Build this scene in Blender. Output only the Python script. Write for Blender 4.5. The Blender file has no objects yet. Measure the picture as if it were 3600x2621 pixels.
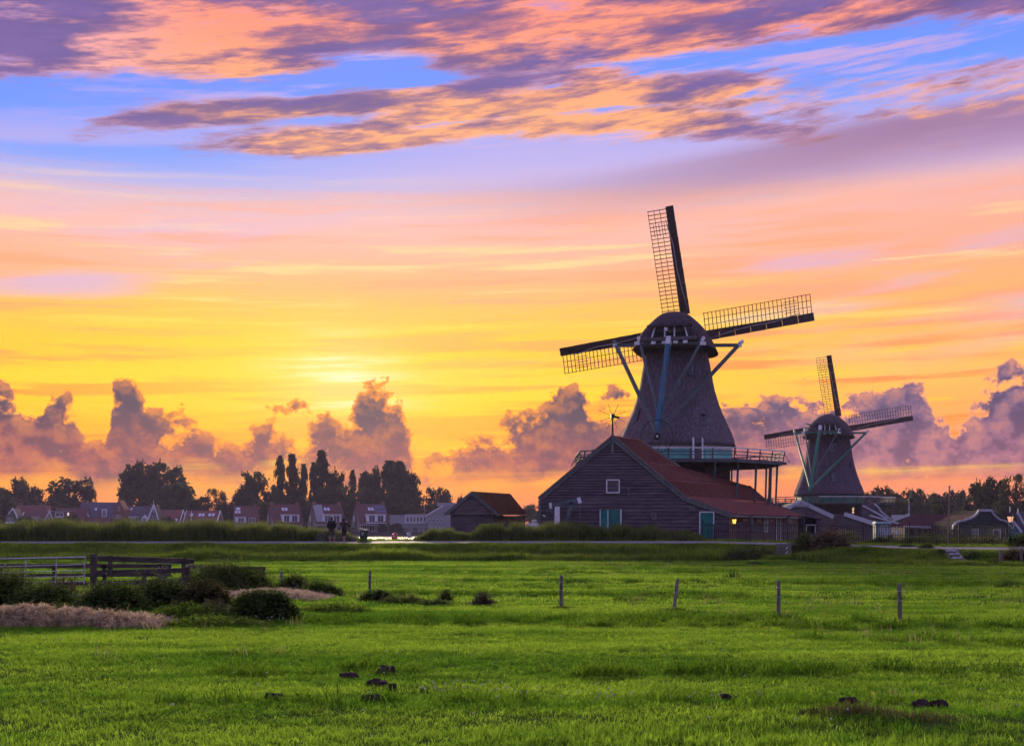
import bpy, bmesh, math, random
import numpy as np
from mathutils import Vector as V, Matrix, Euler
R = math.radians
random.seed(7); rng = np.random.default_rng(11)
scene = bpy.context.scene
C = scene.collection

# ------------------------------------------------------------------ camera
F, HX, HY, CH = 4400.0, 1800.0, 1858.0, 2.1      # focal length in photo pixels, horizon, eye height
cam_data = bpy.data.cameras.new('camera'); cam = bpy.data.objects.new('camera', cam_data); C.objects.link(cam)
cam.location = (0, 0, CH); cam.rotation_euler = (R(90), 0, 0)
cam_data.sensor_width = 36; cam_data.lens = 36 * F / 3600; cam_data.shift_y = (HY - 1310.5) / 3600
cam_data.clip_start = 0.2; cam_data.clip_end = 9000
scene.camera = cam
scene.render.resolution_x, scene.render.resolution_y = 1024, 745

# ------------------------------------------------------------------ colour management / sampling
vs = scene.view_settings
vs.view_transform = 'Standard'; vs.look = 'None'; vs.exposure = 0.20; vs.gamma = 1.0; vs.use_curve_mapping = False
cy = scene.cycles
cy.use_denoising = True
try: cy.denoiser = 'OPENIMAGEDENOISE'
except Exception: pass
cy.max_bounces = 4; cy.diffuse_bounces = 1; cy.glossy_bounces = 2; cy.transmission_bounces = 4
cy.transparent_max_bounces = 8; cy.volume_bounces = 0; cy.sample_clamp_indirect = 6
cy.use_adaptive_sampling = True; cy.adaptive_threshold = 0.03; cy.adaptive_min_samples = 12

def s2l(c):
    f = lambda v: (v / 255 / 12.92) if v / 255 <= 0.04045 else ((v / 255 + 0.055) / 1.055) ** 2.4
    return tuple(f(v) for v in c)
def rgba(c): return (*s2l(c), 1)

# ------------------------------------------------------------------ sun
SUN_AZ, SUN_EL = math.atan((1190 - HX) / F), R(11.0)
sd = bpy.data.lights.new('sun', 'SUN'); sun = bpy.data.objects.new('sun', sd); C.objects.link(sun)
sd.energy = 5.0; sd.angle = R(16); sd.color = (1.0, 0.80, 0.52)
sdir = V((math.sin(SUN_AZ) * math.cos(SUN_EL), math.cos(SUN_AZ) * math.cos(SUN_EL), math.sin(SUN_EL)))
sun.rotation_euler = sdir.to_track_quat('Z', 'Y').to_euler(); sun.location = (-20, 150, 60)

# ------------------------------------------------------------------ sky (world, by direction only)
world = bpy.data.worlds.new('World'); scene.world = world; world.use_nodes = True
class NT:
    """tiny expression layer over a node tree"""
    def __init__(s, nt): s.nt = nt
    def n(s, t, **kw):
        nd = s.nt.nodes.new(t)
        for k, v in kw.items(): setattr(nd, k, v)
        return nd
    def put(s, sock, v):
        if isinstance(v, bpy.types.NodeSocket): s.nt.links.new(v, sock)
        elif v is not None: sock.default_value = v
    def m(s, op, a, b=None, c=None, clamp=False):
        nd = s.n('ShaderNodeMath', operation=op); nd.use_clamp = clamp
        s.put(nd.inputs[0], a); s.put(nd.inputs[1], b); s.put(nd.inputs[2], c); return nd.outputs[0]
    def vm(s, op, a, b=None, sc=None):
        nd = s.n('ShaderNodeVectorMath', operation=op); s.put(nd.inputs[0], a)
        if b is not None: s.put(nd.inputs[1], b)
        if sc is not None: s.put(nd.inputs[3], sc)
        return nd.outputs['Value'] if op in ('DOT_PRODUCT', 'LENGTH') else nd.outputs[0]
    def xyz(s, x, y, z):
        nd = s.n('ShaderNodeCombineXYZ'); s.put(nd.inputs[0], x); s.put(nd.inputs[1], y); s.put(nd.inputs[2], z); return nd.outputs[0]
    def sm(s, x, a, b, o0=0.0, o1=1.0):
        nd = s.n('ShaderNodeMapRange', interpolation_type='SMOOTHSTEP')
        s.put(nd.inputs[0], x); s.put(nd.inputs[1], a); s.put(nd.inputs[2], b); s.put(nd.inputs[3], o0); s.put(nd.inputs[4], o1); return nd.outputs[0]
    def noise(s, vec, scale=1.0, detail=4.0, rough=0.55, dist=0.0, lac=2.0, col=False):
        nd = s.n('ShaderNodeTexNoise'); s.put(nd.inputs['Vector'], vec); s.put(nd.inputs['Scale'], scale)
        nd.inputs['Detail'].default_value = detail; nd.inputs['Roughness'].default_value = rough
        nd.inputs['Distortion'].default_value = dist; nd.inputs['Lacunarity'].default_value = lac
        return nd.outputs['Color' if col else 'Fac']
    def ramp(s, fac, stops, interp='LINEAR'):
        nd = s.n('ShaderNodeValToRGB'); cr = nd.color_ramp; cr.interpolation = interp
        while len(cr.elements) < len(stops): cr.elements.new(0.5)
        for e, (p, c) in zip(cr.elements, stops): e.position = p; e.color = c
        s.put(nd.inputs[0], fac); return nd.outputs[0]
    def mix(s, f, a, b, mode='MIX'):
        nd = s.n('ShaderNodeMix', data_type='RGBA', blend_type=mode); nd.clamp_factor = True
        s.put(nd.inputs[0], f); s.put(nd.inputs[6], a); s.put(nd.inputs[7], b); return nd.outputs[2]
    def curve(s, x, pts):
        nd = s.n('ShaderNodeFloatCurve'); c = nd.mapping.curves[0]
        while len(c.points) < len(pts): c.points.new(0.5, 0.5)
        for p, (a, b) in zip(c.points, pts): p.location = (a, b); p.handle_type = 'AUTO'
        nd.mapping.update(); s.put(nd.inputs['Value'], x); return nd.outputs[0]
def build_sky():
    nt = world.node_tree; nt.nodes.clear(); S = NT(nt)
    tc = S.n('ShaderNodeTexCoord'); sep = S.n('ShaderNodeSeparateXYZ'); nt.links.new(tc.outputs['Generated'], sep.inputs[0])
    x, y, z = sep.outputs
    hyp = S.m('SQRT', S.m('ADD', S.m('MULTIPLY', x, x), S.m('MULTIPLY', y, y)))
    hyp = S.m('MAXIMUM', hyp, 0.02)
    el = S.m('DIVIDE', z, hyp)                       # tangent of the elevation
    el = S.m('MINIMUM', S.m('MAXIMUM', el, 0.0), 6.0)
    az = S.m('ARCTAN2', x, y)                        # azimuth, 0 straight ahead, to the right positive
    daz = S.m('COSINE', S.m('SUBTRACT', az, SUN_AZ))
    west = S.sm(daz, -0.35, 0.93)
    # slanted coordinate in which the high streaks run level (they climb to the right)
    tilt = S.m('SUBTRACT', el, S.m('MULTIPLY', S.m('SINE', az), 0.085))
    flat = S.xyz(S.m('MULTIPLY', S.m('SINE', az), 1.0), S.m('MULTIPLY', S.m('COSINE', az), 1.0), S.m('MULTIPLY', el, 9.0))
    flat_t = S.xyz(S.m('SINE', az), S.m('COSINE', az), S.m('MULTIPLY', tilt, 9.0))
    streak_t = S.noise(flat_t, 2.2, 4, 0.55)
    streak = streak_t
    fine_t = S.noise(S.xyz(S.m('SINE', az), S.m('COSINE', az), S.m('MULTIPLY', S.m('SUBTRACT', el, S.m('MULTIPLY', S.m('SINE', az), 0.03)), 22.0)), 3.3, 5, 0.62)
    fine = fine_t
    e1 = S.m('ADD', el, S.m('MULTIPLY', S.m('SUBTRACT', streak, 0.5), 0.035))
    e1 = S.m('ADD', e1, S.m('MULTIPLY', S.m('SUBTRACT', fine, 0.5), 0.026))
    e1 = S.m('ADD', e1, S.m('MULTIPLY', S.sm(az, -0.05, 0.40), -0.012))
    e1 = S.m('ADD', e1, S.m('MULTIPLY', S.m('MULTIPLY', S.sm(az, 0.02, -0.32), S.sm(el, 0.24, 0.29)), 0.030))
    # ---- clear sky colours: sunset side, and the side away from it
    q = S.m('DIVIDE', e1, 0.6)
    def st(lst): return [(e / 0.6, rgba(c)) for e, c in lst]
    warm = S.ramp(q, st([(0.00, (248, 108, 72)), (0.020, (255, 128, 44)), (0.036, (255, 158, 24)), (0.052, (255, 148, 26)), (0.078, (255, 174, 10)),
                         (0.108, (255, 200, 24)), (0.140, (255, 190, 48)), (0.172, (252, 184, 88)), (0.205, (246, 176, 142)),
                         (0.238, (238, 182, 176)), (0.262, (214, 182, 196)), (0.285, (172, 172, 226)), (0.312, (128, 156, 240)),
                         (0.350, (106, 146, 246)), (0.42, (112, 132, 232)), (0.58, (118, 138, 226))]))
    cool = S.ramp(q, st([(0.00, (130, 134, 222)), (0.06, (168, 164, 234)), (0.14, (178, 184, 246)), (0.25, (166, 186, 252)),
                         (0.40, (150, 180, 254)), (0.58, (140, 172, 252))]))
    sky = S.mix(west, cool, warm)
    zen = S.sm(el, 0.5, 2.0)
    sky = S.mix(zen, sky, rgba((146, 172, 246)))
    # right of the sun the gold turns to peach and mauve
    rightw = S.m('MULTIPLY', S.sm(az, 0.02, 0.42), S.sm(el, 0.36, 0.22))
    sky = S.mix(S.m('MULTIPLY', rightw, 0.45), sky, rgba((238, 158, 128)))
    belt = S.m('MULTIPLY', S.m('MULTIPLY', S.sm(el, 0.02, 0.05), S.sm(el, 0.30, 0.20)), S.sm(daz, 0.2, 0.8))
    sky = S.mix(S.m('MULTIPLY', S.m('MULTIPLY', S.sm(fine_t, 0.50, 0.62), belt), 0.85), sky, S.mix(S.sm(el, 0.09, 0.20), rgba((255, 128, 40)), rgba((250, 164, 122))))
    sky = S.mix(S.m('MULTIPLY', S.m('MULTIPLY', S.sm(fine_t, 0.46, 0.34), belt), 0.70), sky, S.mix(S.sm(el, 0.14, 0.20), rgba((255, 206, 40)), rgba((255, 214, 150))))
    # ---- glow of the veiled sun
    gx = S.m('DIVIDE', S.m('SUBTRACT', az, SUN_AZ - 0.0), 0.20)
    gy = S.m('DIVIDE', S.m('SUBTRACT', e1, 0.118), 0.052)
    g = S.m('EXPONENT', S.m('MULTIPLY', S.m('ADD', S.m('MULTIPLY', gx, gx), S.m('MULTIPLY', gy, gy)), -1.0))
    sky = S.mix(S.m('MULTIPLY', g, 0.60), sky, rgba((255, 222, 52)))
    gx2 = S.m('DIVIDE', S.m('SUBTRACT', az, SUN_AZ + 0.004), 0.050)
    gy2 = S.m('DIVIDE', S.m('SUBTRACT', el, 0.117), 0.030)
    g2 = S.m('EXPONENT', S.m('MULTIPLY', S.m('ADD', S.m('MULTIPLY', gx2, gx2), S.m('MULTIPLY', gy2, gy2)), -1.0))
    g2 = S.m('MULTIPLY', g2, S.sm(fine, 0.54, 0.40, 0.25, 1.0))
    sky = S.mix(S.m('MULTIPLY', g2, 0.95), sky, (1.0, 0.93, 0.62, 1))
    # ---- thin high veil, streaked
    v1 = S.m('MULTIPLY', S.sm(streak_t, 0.50, 0.66), S.m('MULTIPLY', S.sm(el, 0.10, 0.20), S.sm(el, 0.34, 0.26)))
    sky = S.mix(S.m('MULTIPLY', v1, 0.75), sky, rgba((206, 176, 214)))
    v2 = S.m('MULTIPLY', S.sm(streak_t, 0.46, 0.30), S.m('MULTIPLY', S.sm(el, 0.14, 0.22), S.sm(el, 0.30, 0.25)))
    sky = S.mix(S.m('MULTIPLY', v2, 0.60), sky, rgba((250, 172, 138)))
    lv = S.m('MULTIPLY', S.m('MULTIPLY', S.sm(el, 0.262, 0.285), S.sm(el, 0.345, 0.305)), S.sm(az, -0.30, 0.02))
    sky = S.mix(S.m('MULTIPLY', lv, 0.55), sky, rgba((196, 172, 222)))
    # dusky mauve bank climbing to the right
    bc = S.m('SUBTRACT', el, S.m('ADD', 0.252, S.m('MULTIPLY', S.sm(az, -0.08, 0.42), 0.050)))
    bc = S.m('ADD', bc, S.m('MULTIPLY', S.m('SUBTRACT', streak_t, 0.5), 0.03))
    bank = S.m('MULTIPLY', S.m('MULTIPLY', S.sm(bc, -0.036, 0.004), S.sm(bc, 0.030, 0.010)), S.sm(az, -0.12, 0.34))
    sky = S.mix(S.m('MULTIPLY', bank, 0.88), sky, rgba((152, 112, 146)))

    wisp = S.noise(S.xyz(S.m('MULTIPLY', S.m('SINE', az), 5.0), S.m('MULTIPLY', S.m('COSINE', az), 5.0), S.m('MULTIPLY', S.m('SUBTRACT', S.m('MINIMUM', el, 1.5), S.m('MULTIPLY', S.m('SINE', az), 0.10)), 60.0)), 1.0, 7, 0.66)
    wv = S.m('MULTIPLY', S.sm(wisp, 0.50, 0.66), S.m('MULTIPLY', S.sm(el, 0.285, 0.325), S.sm(el, 0.9, 0.5, 0.5, 1.0)))
    sky = S.mix(S.m('MULTIPLY', wv, S.sm(az, -0.38, -0.02, 0.18, 0.62)), sky, S.mix(S.sm(az, -0.1, 0.3), rgba((246, 186, 184)), rgba((222, 168, 190))))
    # ---- upper cloud bands (lit from below)
    u = S.m('DIVIDE', S.m('ADD', az, 0.42), 0.84)
    def track(pts):
        """centre line of a band: photo-like elevations along the azimuth"""
        p = [((math.atan((px - HX) / F) + 0.42) / 0.84, (HY - py) / F * math.cos(math.atan((px - HX) / F)) / 0.6) for px, py in pts]
        return S.m('MULTIPLY', S.curve(u, p), 0.6)
    elc = S.m('MINIMUM', el, 1.5)
    sl = S.m('SUBTRACT', elc, S.m('MULTIPLY', S.m('SINE', az), 0.12))
    def fbm(dz):
        vec = S.xyz(S.m('MULTIPLY', S.m('SINE', az), 10.0), S.m('MULTIPLY', S.m('COSINE', az), 10.0), S.m('ADD', S.m('MULTIPLY', sl, 58.0), dz))
        return S.noise(vec, 1.0, 8, 0.70)
    n0 = fbm(0); n1 = fbm(-0.36) if False else None
    nb = S.noise(S.xyz(S.m('MULTIPLY', S.m('SINE', az), 6.0), S.m('MULTIPLY', S.m('COSINE', az), 6.0), S.m('MULTIPLY', sl, 26.0)), 1.0, 4, 0.6)
    nl = S.noise(S.xyz(S.m('MULTIPLY', S.m('SINE', az), 5.0), S.m('MULTIPLY', S.m('COSINE', az), 5.0), S.m('MULTIPLY', sl, 40.0)), 1.0, 4, 0.55)
    eb = S.m('ADD', el, S.m('MULTIPLY', S.m('SUBTRACT', nl, 0.5), 0.024))
    def gauss(center, half, w, fade=None):
        t = S.m('DIVIDE', S.m('SUBTRACT', eb, center), half)
        g_ = S.m('MULTIPLY', S.m('EXPONENT', S.m('MULTIPLY', S.m('MULTIPLY', t, t), -0.8)), w)
        if fade:
            a0, a1, b0, b1 = [math.atan((p - HX) / F) for p in fade]
            g_ = S.m('MULTIPLY', g_, S.m('MULTIPLY', S.sm(az, a0, a1), S.sm(az, b1, b0)))
        return g_
    low = track([(-200, 275), (0, 265), (300, 262), (600, 240), (900, 235), (1150, 205), (1400, 205), (1650, 265), (1900, 300), (2150, 260), (2400, 215), (2700, 160), (2900, 120), (3200, 85), (3600, 75), (3800, 75)])
    cov = S.m('MULTIPLY', S.sm(S.m('SUBTRACT', eb, low), -0.024, 0.018), S.sm(az, 0.46, 0.20, 0.92, 1.05))
    for g_ in (gauss(track([(-200, 250), (0, 245), (500, 225), (900, 235), (1300, 240), (3800, 240)]), 0.016, 1.08, (-900, -600, 900, 1700)),
               gauss(track([(-200, 480), (300, 430), (700, 400), (1000, 385), (1500, 345), (1900, 290), (3800, 200)]), 0.0135, 1.12, (-100, 800, 2000, 2600)),
               gauss(track([(-200, 480), (1200, 420), (1500, 400), (2000, 335), (2400, 315), (2800, 290), (3800, 260)]), 0.016, 1.14, (900, 1500, 2500, 3200)),
               gauss(track([(-200, 560), (700, 520), (1100, 500), (1500, 480), (1900, 440), (2200, 425), (2600, 445), (2900, 480), (3800, 520)]), 0.0155, 1.12, (300, 1000, 2500, 3400)),
               gauss(track([(-200, 350), (2600, 360), (3000, 350), (3400, 300), (3800, 280)]), 0.030, 0.80, (2200, 2600, 4200, 4600))):
        cov = S.m('MAXIMUM', cov, g_)
    cov = S.m('MAXIMUM', cov, S.m('MULTIPLY', S.sm(el, 0.42, 0.50), 0.80))      # the layer goes on overhead
    def dn(n): return S.m('ADD', S.m('ADD', S.m('MULTIPLY', S.m('SUBTRACT', n, 0.5), 1.9), S.m('MULTIPLY', S.m('SUBTRACT', nl, 0.5), 0.7)), S.m('SUBTRACT', S.m('MULTIPLY', cov, 1.0), 0.66))
    dens = dn(n0)
    alpha = S.sm(dens, -0.12, 0.26)
    under = S.m('MULTIPLY', S.m('SUBTRACT', nb, n0), 2.2)
    edge = S.sm(dens, 0.40, 0.08)
    # bottoms of the bands glow: clear sky just below this point
    lit = S.m('ADD', S.m('MULTIPLY', S.sm(under, -0.22, 0.42), 1.0), S.m('MULTIPLY', edge, 0.42), clamp=True)
    lit = S.m('MULTIPLY', lit, S.sm(dens, 0.80, 0.35, 0.35, 1.0))
    glow = S.m('MULTIPLY', S.sm(nb, 0.40, 0.56), S.sm(el, 0.50, 0.36, 0.75, 1.0))
    lit = S.m('ADD', S.m('MULTIPLY', lit, 0.66), S.m('MULTIPLY', S.m('MULTIPLY', glow, 0.50), S.sm(n0, 0.72, 0.36, 0.3, 1.0)), clamp=True)
    warmc = S.mix(S.sm(el, 0.41, 0.33), rgba((250, 146, 108)), rgba((255, 170, 104)))
    warmc = S.mix(S.sm(az, -0.22, -0.38), warmc, rgba((246, 168, 166)))
    warmc = S.mix(S.sm(daz, 0.2, 0.9), rgba((178, 172, 230)), warmc)
    core = S.mix(S.sm(nb, 0.36, 0.52), rgba((120, 92, 148)), rgba((78, 66, 128)))
    core = S.mix(S.sm(el, 0.45, 0.9), core, rgba((148, 146, 212)))
    ccol = S.mix(lit, core, warmc)
    sky = S.mix(S.m('MULTIPLY', alpha, 0.93), sky, ccol)

    # ---- cumulus bank low over the horizon: envelope of the tops along the azimuth
    tops = [(-100, 1400), (0, 1395), (70, 1440), (130, 1455), (205, 1405), (260, 1425), (310, 1540), (360, 1550), (395, 1430), (445, 1400),
            (500, 1470), (560, 1520), (650, 1490), (720, 1480), (765, 1560), (800, 1570), (880, 1515), (960, 1465), (1040, 1480), (1130, 1455), (1200, 1490),
            (1260, 1420), (1320, 1375), (1380, 1400), (1430, 1480), (1480, 1590), (1540, 1605), (1600, 1555), (1700, 1520), (1800, 1490),
            (1880, 1440), (1960, 1370), (2010, 1350), (2070, 1400), (2200, 1420), (2400, 1410), (2550, 1430), (2620, 1440), (2700, 1400),
            (2790, 1405), (2850, 1425), (2950, 1395), (3080, 1390), (3200, 1375), (3260, 1430), (3310, 1530), (3380, 1500), (3440, 1440),
            (3520, 1350), (3600, 1335), (3700, 1360)]
    pts = [((math.atan((px - HX) / F) + 0.42) / 0.84, (HY - py) / F / 0.2) for px, py in tops]
    env = S.m('MULTIPLY', S.curve(u, pts), 0.2)
    inview = S.m('MULTIPLY', S.sm(u, -0.02, 0.02), S.sm(u, 1.02, 0.98))
    gen = S.m('ADD', 0.045, S.m('MULTIPLY', S.m('ADD', 0.5, S.m('MULTIPLY', S.m('SINE', S.m('MULTIPLY', az, 9.0)), 0.2)), 0.10))
    env = S.m('ADD', S.m('MULTIPLY', env, inview), S.m('MULTIPLY', gen, S.m('SUBTRACT', 1.0, inview)))
    def puff(dx, dz):
        vec = S.xyz(S.m('ADD', S.m('MULTIPLY', S.m('SINE', az), 34.0), dx), S.m('MULTIPLY', S.m('COSINE', az), 34.0), S.m('ADD', S.m('MULTIPLY', el, 40.0), dz))
        return S.noise(vec, 1.0, 6, 0.60, 0.0)
    p0 = puff(0, 0)
    vec2 = S.xyz(S.m('ADD', S.m('MULTIPLY', S.m('SINE', az), 34.0), S.m('MULTIPLY', S.m('SUBTRACT', az, SUN_AZ), -0.9)), S.m('MULTIPLY', S.m('COSINE', az), 34.0), S.m('ADD', S.m('MULTIPLY', el, 40.0), 0.26))
    p1 = S.noise(vec2, 1.0, 4, 0.60)
    big = S.noise(S.xyz(S.m('MULTIPLY', S.m('SINE', az), 13.0), S.m('MULTIPLY', S.m('COSINE', az), 13.0), S.m('MULTIPLY', el, 22.0)), 1.0, 3, 0.5)
    def cd(p):
        rise = S.m('DIVIDE', S.m('SUBTRACT', S.m('ADD', env, 0.003), el), 0.026)                      # positive inside the envelope
        rise = S.m('MINIMUM', rise, 1.25)
        d = S.m('ADD', S.m('MULTIPLY', rise, 0.37), S.m('MULTIPLY', S.m('SUBTRACT', p, 0.52), 1.8))
        return S.m('ADD', d, S.m('MULTIPLY', S.m('SUBTRACT', big, 0.5), 0.35))
    d0 = cd(p0)
    base = S.sm(S.m('ADD', el, S.m('ADD', S.m('MULTIPLY', S.m('SUBTRACT', big, 0.5), 0.05), S.m('MULTIPLY', S.m('SUBTRACT', fine_t, 0.5), 0.03))), 0.026, 0.052)
    ca = S.sm(d0, -0.02, 0.07)
    rim = S.m('MULTIPLY', S.sm(d0, S.m('ADD', 0.15, S.m('MULTIPLY', S.sm(S.m('ABSOLUTE', S.m('SUBTRACT', az, SUN_AZ)), 0.25, 0.03), 0.10)), 0.02), 1.0)
    relief = S.sm(S.m('SUBTRACT', p0, p1), -0.04, 0.16)
    litc = S.m('MAXIMUM', rim, S.m('MULTIPLY', S.m('MULTIPLY', relief, S.sm(d0, 0.45, 0.12, 0.45, 1.0)), 0.62))
    away = S.sm(S.m('ABSOLUTE', S.m('SUBTRACT', az, SUN_AZ)), 0.12, 0.46)
    rimc = S.mix(away, rgba((255, 148, 40)), rgba((252, 160, 112)))
    rimc = S.mix(S.sm(daz, 0.3, 0.85), rgba((196, 150, 186)), rimc)
    corec = S.mix(S.sm(el, 0.098, 0.050), rgba((76, 58, 88)), rgba((150, 72, 84)))
    corec = S.mix(S.m('MULTIPLY', S.sm(az, 0.05, 0.30), 0.8), corec, S.mix(S.sm(el, 0.11, 0.04), rgba((110, 90, 130)), rgba((170, 112, 136))))
    corec = S.mix(S.m('MULTIPLY', S.sm(S.m('SUBTRACT', p1, p0), -0.03, 0.14), 0.55), corec, rgba((64, 50, 82)))
    cum = S.mix(litc, corec, rimc)
    sky = S.mix(S.m('MULTIPLY', ca, S.m('MULTIPLY', base, base)), sky, cum)
    # haze at the very horizon
    sky = S.mix(S.m('MULTIPLY', S.sm(el, 0.022, 0.0), 0.4), sky, S.mix(west, rgba((140, 120, 178)), S.mix(away, rgba((255, 128, 62)), rgba((240, 136, 118)))))
    # the real atmosphere underneath: a little of the physical sky with the same sun
    ns = S.n('ShaderNodeTexSky', sky_type='NISHITA'); ns.sun_disc = False; ns.sun_elevation = SUN_EL; ns.sun_rotation = SUN_AZ
    bg1 = S.n('ShaderNodeBackground'); S.put(bg1.inputs[0], sky); bg1.inputs[1].default_value = 1.0
    bg2 = S.n('ShaderNodeBackground'); S.put(bg2.inputs[0], ns.outputs[0]); bg2.inputs[1].default_value = 0.002
    add = S.n('ShaderNodeAddShader'); out = S.n('ShaderNodeOutputWorld')
    nt.links.new(bg1.outputs[0], add.inputs[0]); nt.links.new(bg2.outputs[0], add.inputs[1]); nt.links.new(add.outputs[0], out.inputs[0])
build_sky()
world.cycles.sampling_method = 'MANUAL'; world.cycles.sample_map_resolution = 512
# ------------------------------------------------------------------ helpers
def P(px, py, D):
    """the point at depth D seen at photo pixel (px, py)"""
    return V(((px - HX) / F * D, D, CH + (HY - py) / F * D))
def X(px, D): return (px - HX) / F * D
def Z(py, D): return CH + (HY - py) / F * D
def lerp(a, b, t): return a + (b - a) * t
def sstep(a, b, x):
    t = np.clip((np.asarray(x, float) - a) / (b - a), 0, 1); return t * t * (3 - 2 * t)

class MB:
    """collects shapes into one mesh"""
    def __init__(s, M=None): s.v = []; s.f = []; s.M = M or Matrix.Identity(4)
    def add(s, vs_, fs):
        o = len(s.v); M = s.M
        s.v += [tuple(M @ V(p)) for p in vs_]; s.f += [tuple(i + o for i in f) for f in fs]; return s
    def box(s, x0, x1, y0, y1, z0, z1):
        return s.add([(x0, y0, z0), (x1, y0, z0), (x1, y1, z0), (x0, y1, z0), (x0, y0, z1), (x1, y0, z1), (x1, y1, z1), (x0, y1, z1)],
                     [(0, 3, 2, 1), (4, 5, 6, 7), (0, 1, 5, 4), (1, 2, 6, 5), (2, 3, 7, 6), (3, 0, 4, 7)])
    def beam(s, a, b, w, h=None, up=(0, 0, 1), w1=None):
        """rectangular bar from a to b; w across, h along up"""
        a = V(a); b = V(b); h = h or w; d = (b - a).normalized(); up = V(up)
        if abs(d.dot(up)) > .98: up = V((0, 1, 0))
        sx = d.cross(up).normalized(); u = sx.cross(d).normalized(); k = (w1 / w) if w1 else 1
        vs_ = []
        for p, q in ((a, 1), (b, k)):
            for i, j in ((-1, -1), (1, -1), (1, 1), (-1, 1)): vs_.append(p + sx * (i * w / 2 * q) + u * (j * h / 2 * q))
        return s.add(vs_, [(0, 1, 2, 3), (7, 6, 5, 4), (0, 4, 5, 1), (1, 5, 6, 2), (2, 6, 7, 3), (3, 7, 4, 0)])
    def tube(s, pts, rad, n=8, cap=True):
        pts = [V(p) for p in pts]; rad = rad if hasattr(rad, '__len__') else [rad] * len(pts)
        vs_ = []; fs = []; prev = None
        for i, p in enumerate(pts):
            d = (pts[min(i + 1, len(pts) - 1)] - pts[max(i - 1, 0)]).normalized()
            if prev is None:
                up = V((0, 0, 1)) if abs(d.z) < .9 else V((1, 0, 0)); a = d.cross(up).normalized()
            else: a = (prev - d * prev.dot(d)).normalized()
            prev = a; b = d.cross(a)
            for j in range(n):
                t = 2 * math.pi * j / n; vs_.append(p + (a * math.cos(t) + b * math.sin(t)) * rad[i])
        for i in range(len(pts) - 1):
            for j in range(n):
                k = (j + 1) % n; fs.append((i * n + j, i * n + k, (i + 1) * n + k, (i + 1) * n + j))
        if cap: fs.append(tuple(range(n))[::-1]); fs.append(tuple((len(pts) - 1) * n + j for j in range(n)))
        return s.add(vs_, fs)
    def ring(s, c, R_, r, axis=(0, 1, 0), n=28, m=6):
        """torus"""
        ax = V(axis).normalized(); up = V((0, 0, 1)) if abs(ax.z) < .9 else V((1, 0, 0)); a = ax.cross(up).normalized(); b = ax.cross(a); c = V(c); vs_ = []; fs = []
        for i in range(n):
            t = 2 * math.pi * i / n; d = a * math.cos(t) + b * math.sin(t)
            for j in range(m):
                q = 2 * math.pi * j / m; vs_.append(c + d * (R_ + r * math.cos(q)) + ax * (r * math.sin(q)))
        for i in range(n):
            for j in range(m):
                fs.append((i * m + j, ((i + 1) % n) * m + j, ((i + 1) % n) * m + (j + 1) % m, i * m + (j + 1) % m))
        return s.add(vs_, fs)
    def lathe(s, prof, n=32, c=(0, 0), mod=None, caps=True):
        """prof: [(r, z)] from the bottom up"""
        vs_ = []; fs = []
        for r, z in prof:
            for j in range(n):
                t = 2 * math.pi * j / n; q = r * (mod(t) if mod else 1); vs_.append((c[0] + q * math.cos(t), c[1] + q * math.sin(t), z))
        for i in range(len(prof) - 1):
            for j in range(n):
                k = (j + 1) % n; fs.append((i * n + j, i * n + k, (i + 1) * n + k, (i + 1) * n + j))
        if caps: fs.append(tuple(range(n))[::-1]); fs.append(tuple((len(prof) - 1) * n + j for j in range(n)))
        return s.add(vs_, fs)
    def ball(s, c, r, n=10, m=7, sq=(1, 1, 1)):
        vs_ = [(c[0], c[1], c[2] - r * sq[2])]; fs = []
        for i in range(1, m):
            f = math.pi * i / m
            for j in range(n):
                t = 2 * math.pi * j / n
                vs_.append((c[0] + r * sq[0] * math.sin(f) * math.cos(t), c[1] + r * sq[1] * math.sin(f) * math.sin(t), c[2] - r * sq[2] * math.cos(f)))
        vs_.append((c[0], c[1], c[2] + r * sq[2])); L = len(vs_) - 1
        for j in range(n):
            k = (j + 1) % n; fs.append((0, 1 + k, 1 + j)); fs.append((L, L - n + j, L - n + k))
            for i in range(m - 2): fs.append((1 + i * n + j, 1 + i * n + k, 1 + (i + 1) * n + k, 1 + (i + 1) * n + j))
        return s.add(vs_, fs)
    def prism(s, poly, off):
        """polygon (3-D points) extruded by the vector off"""
        n = len(poly); off = V(off); a = [V(p) for p in poly]; b = [p + off for p in a]
        return s.add(a + b, [tuple(range(n))[::-1], tuple(range(n, 2 * n))] + [(i, (i + 1) % n, n + (i + 1) % n, n + i) for i in range(n)])
    def build(s, name, mat, parent=None, smooth=False, kind=None, label=None, cat=None, group=None):
        me = bpy.data.meshes.new(name); o3 = V((0, 0, 0))
        if parent is not None: o3 = origin_of(parent)
        if parent is None and s.v:                                 # give a single-mesh thing an origin at its base
            a = np.array(s.v); o3 = V((a[:, 0].mean(), a[:, 1].mean(), a[:, 2].min()))
        me.from_pydata([(p[0] - o3[0], p[1] - o3[1], p[2] - o3[2]) for p in s.v], [], s.f); me.update()
        bm = bmesh.new(); bm.from_mesh(me); bmesh.ops.recalc_face_normals(bm, faces=bm.faces); bm.to_mesh(me); bm.free()
        if smooth: me.shade_smooth()
        return link(name, me, mat, parent, o3 if parent is None else (0, 0, 0), kind, label, cat, group)
def origin_of(o):
    p = V(o.location)
    while o.parent is not None: o = o.parent; p = p + V(o.location)
    return p
def link(name, me, mat, parent=None, loc=(0, 0, 0), kind=None, label=None, cat=None, group=None):
    o = bpy.data.objects.new(name, me); C.objects.link(o); o.location = loc
    if parent is not None: o.parent = parent
    if mat is not None and me is not None and len(me.materials) == 0: me.materials.append(mat)
    return tag(o, label, cat, group, kind)
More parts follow.
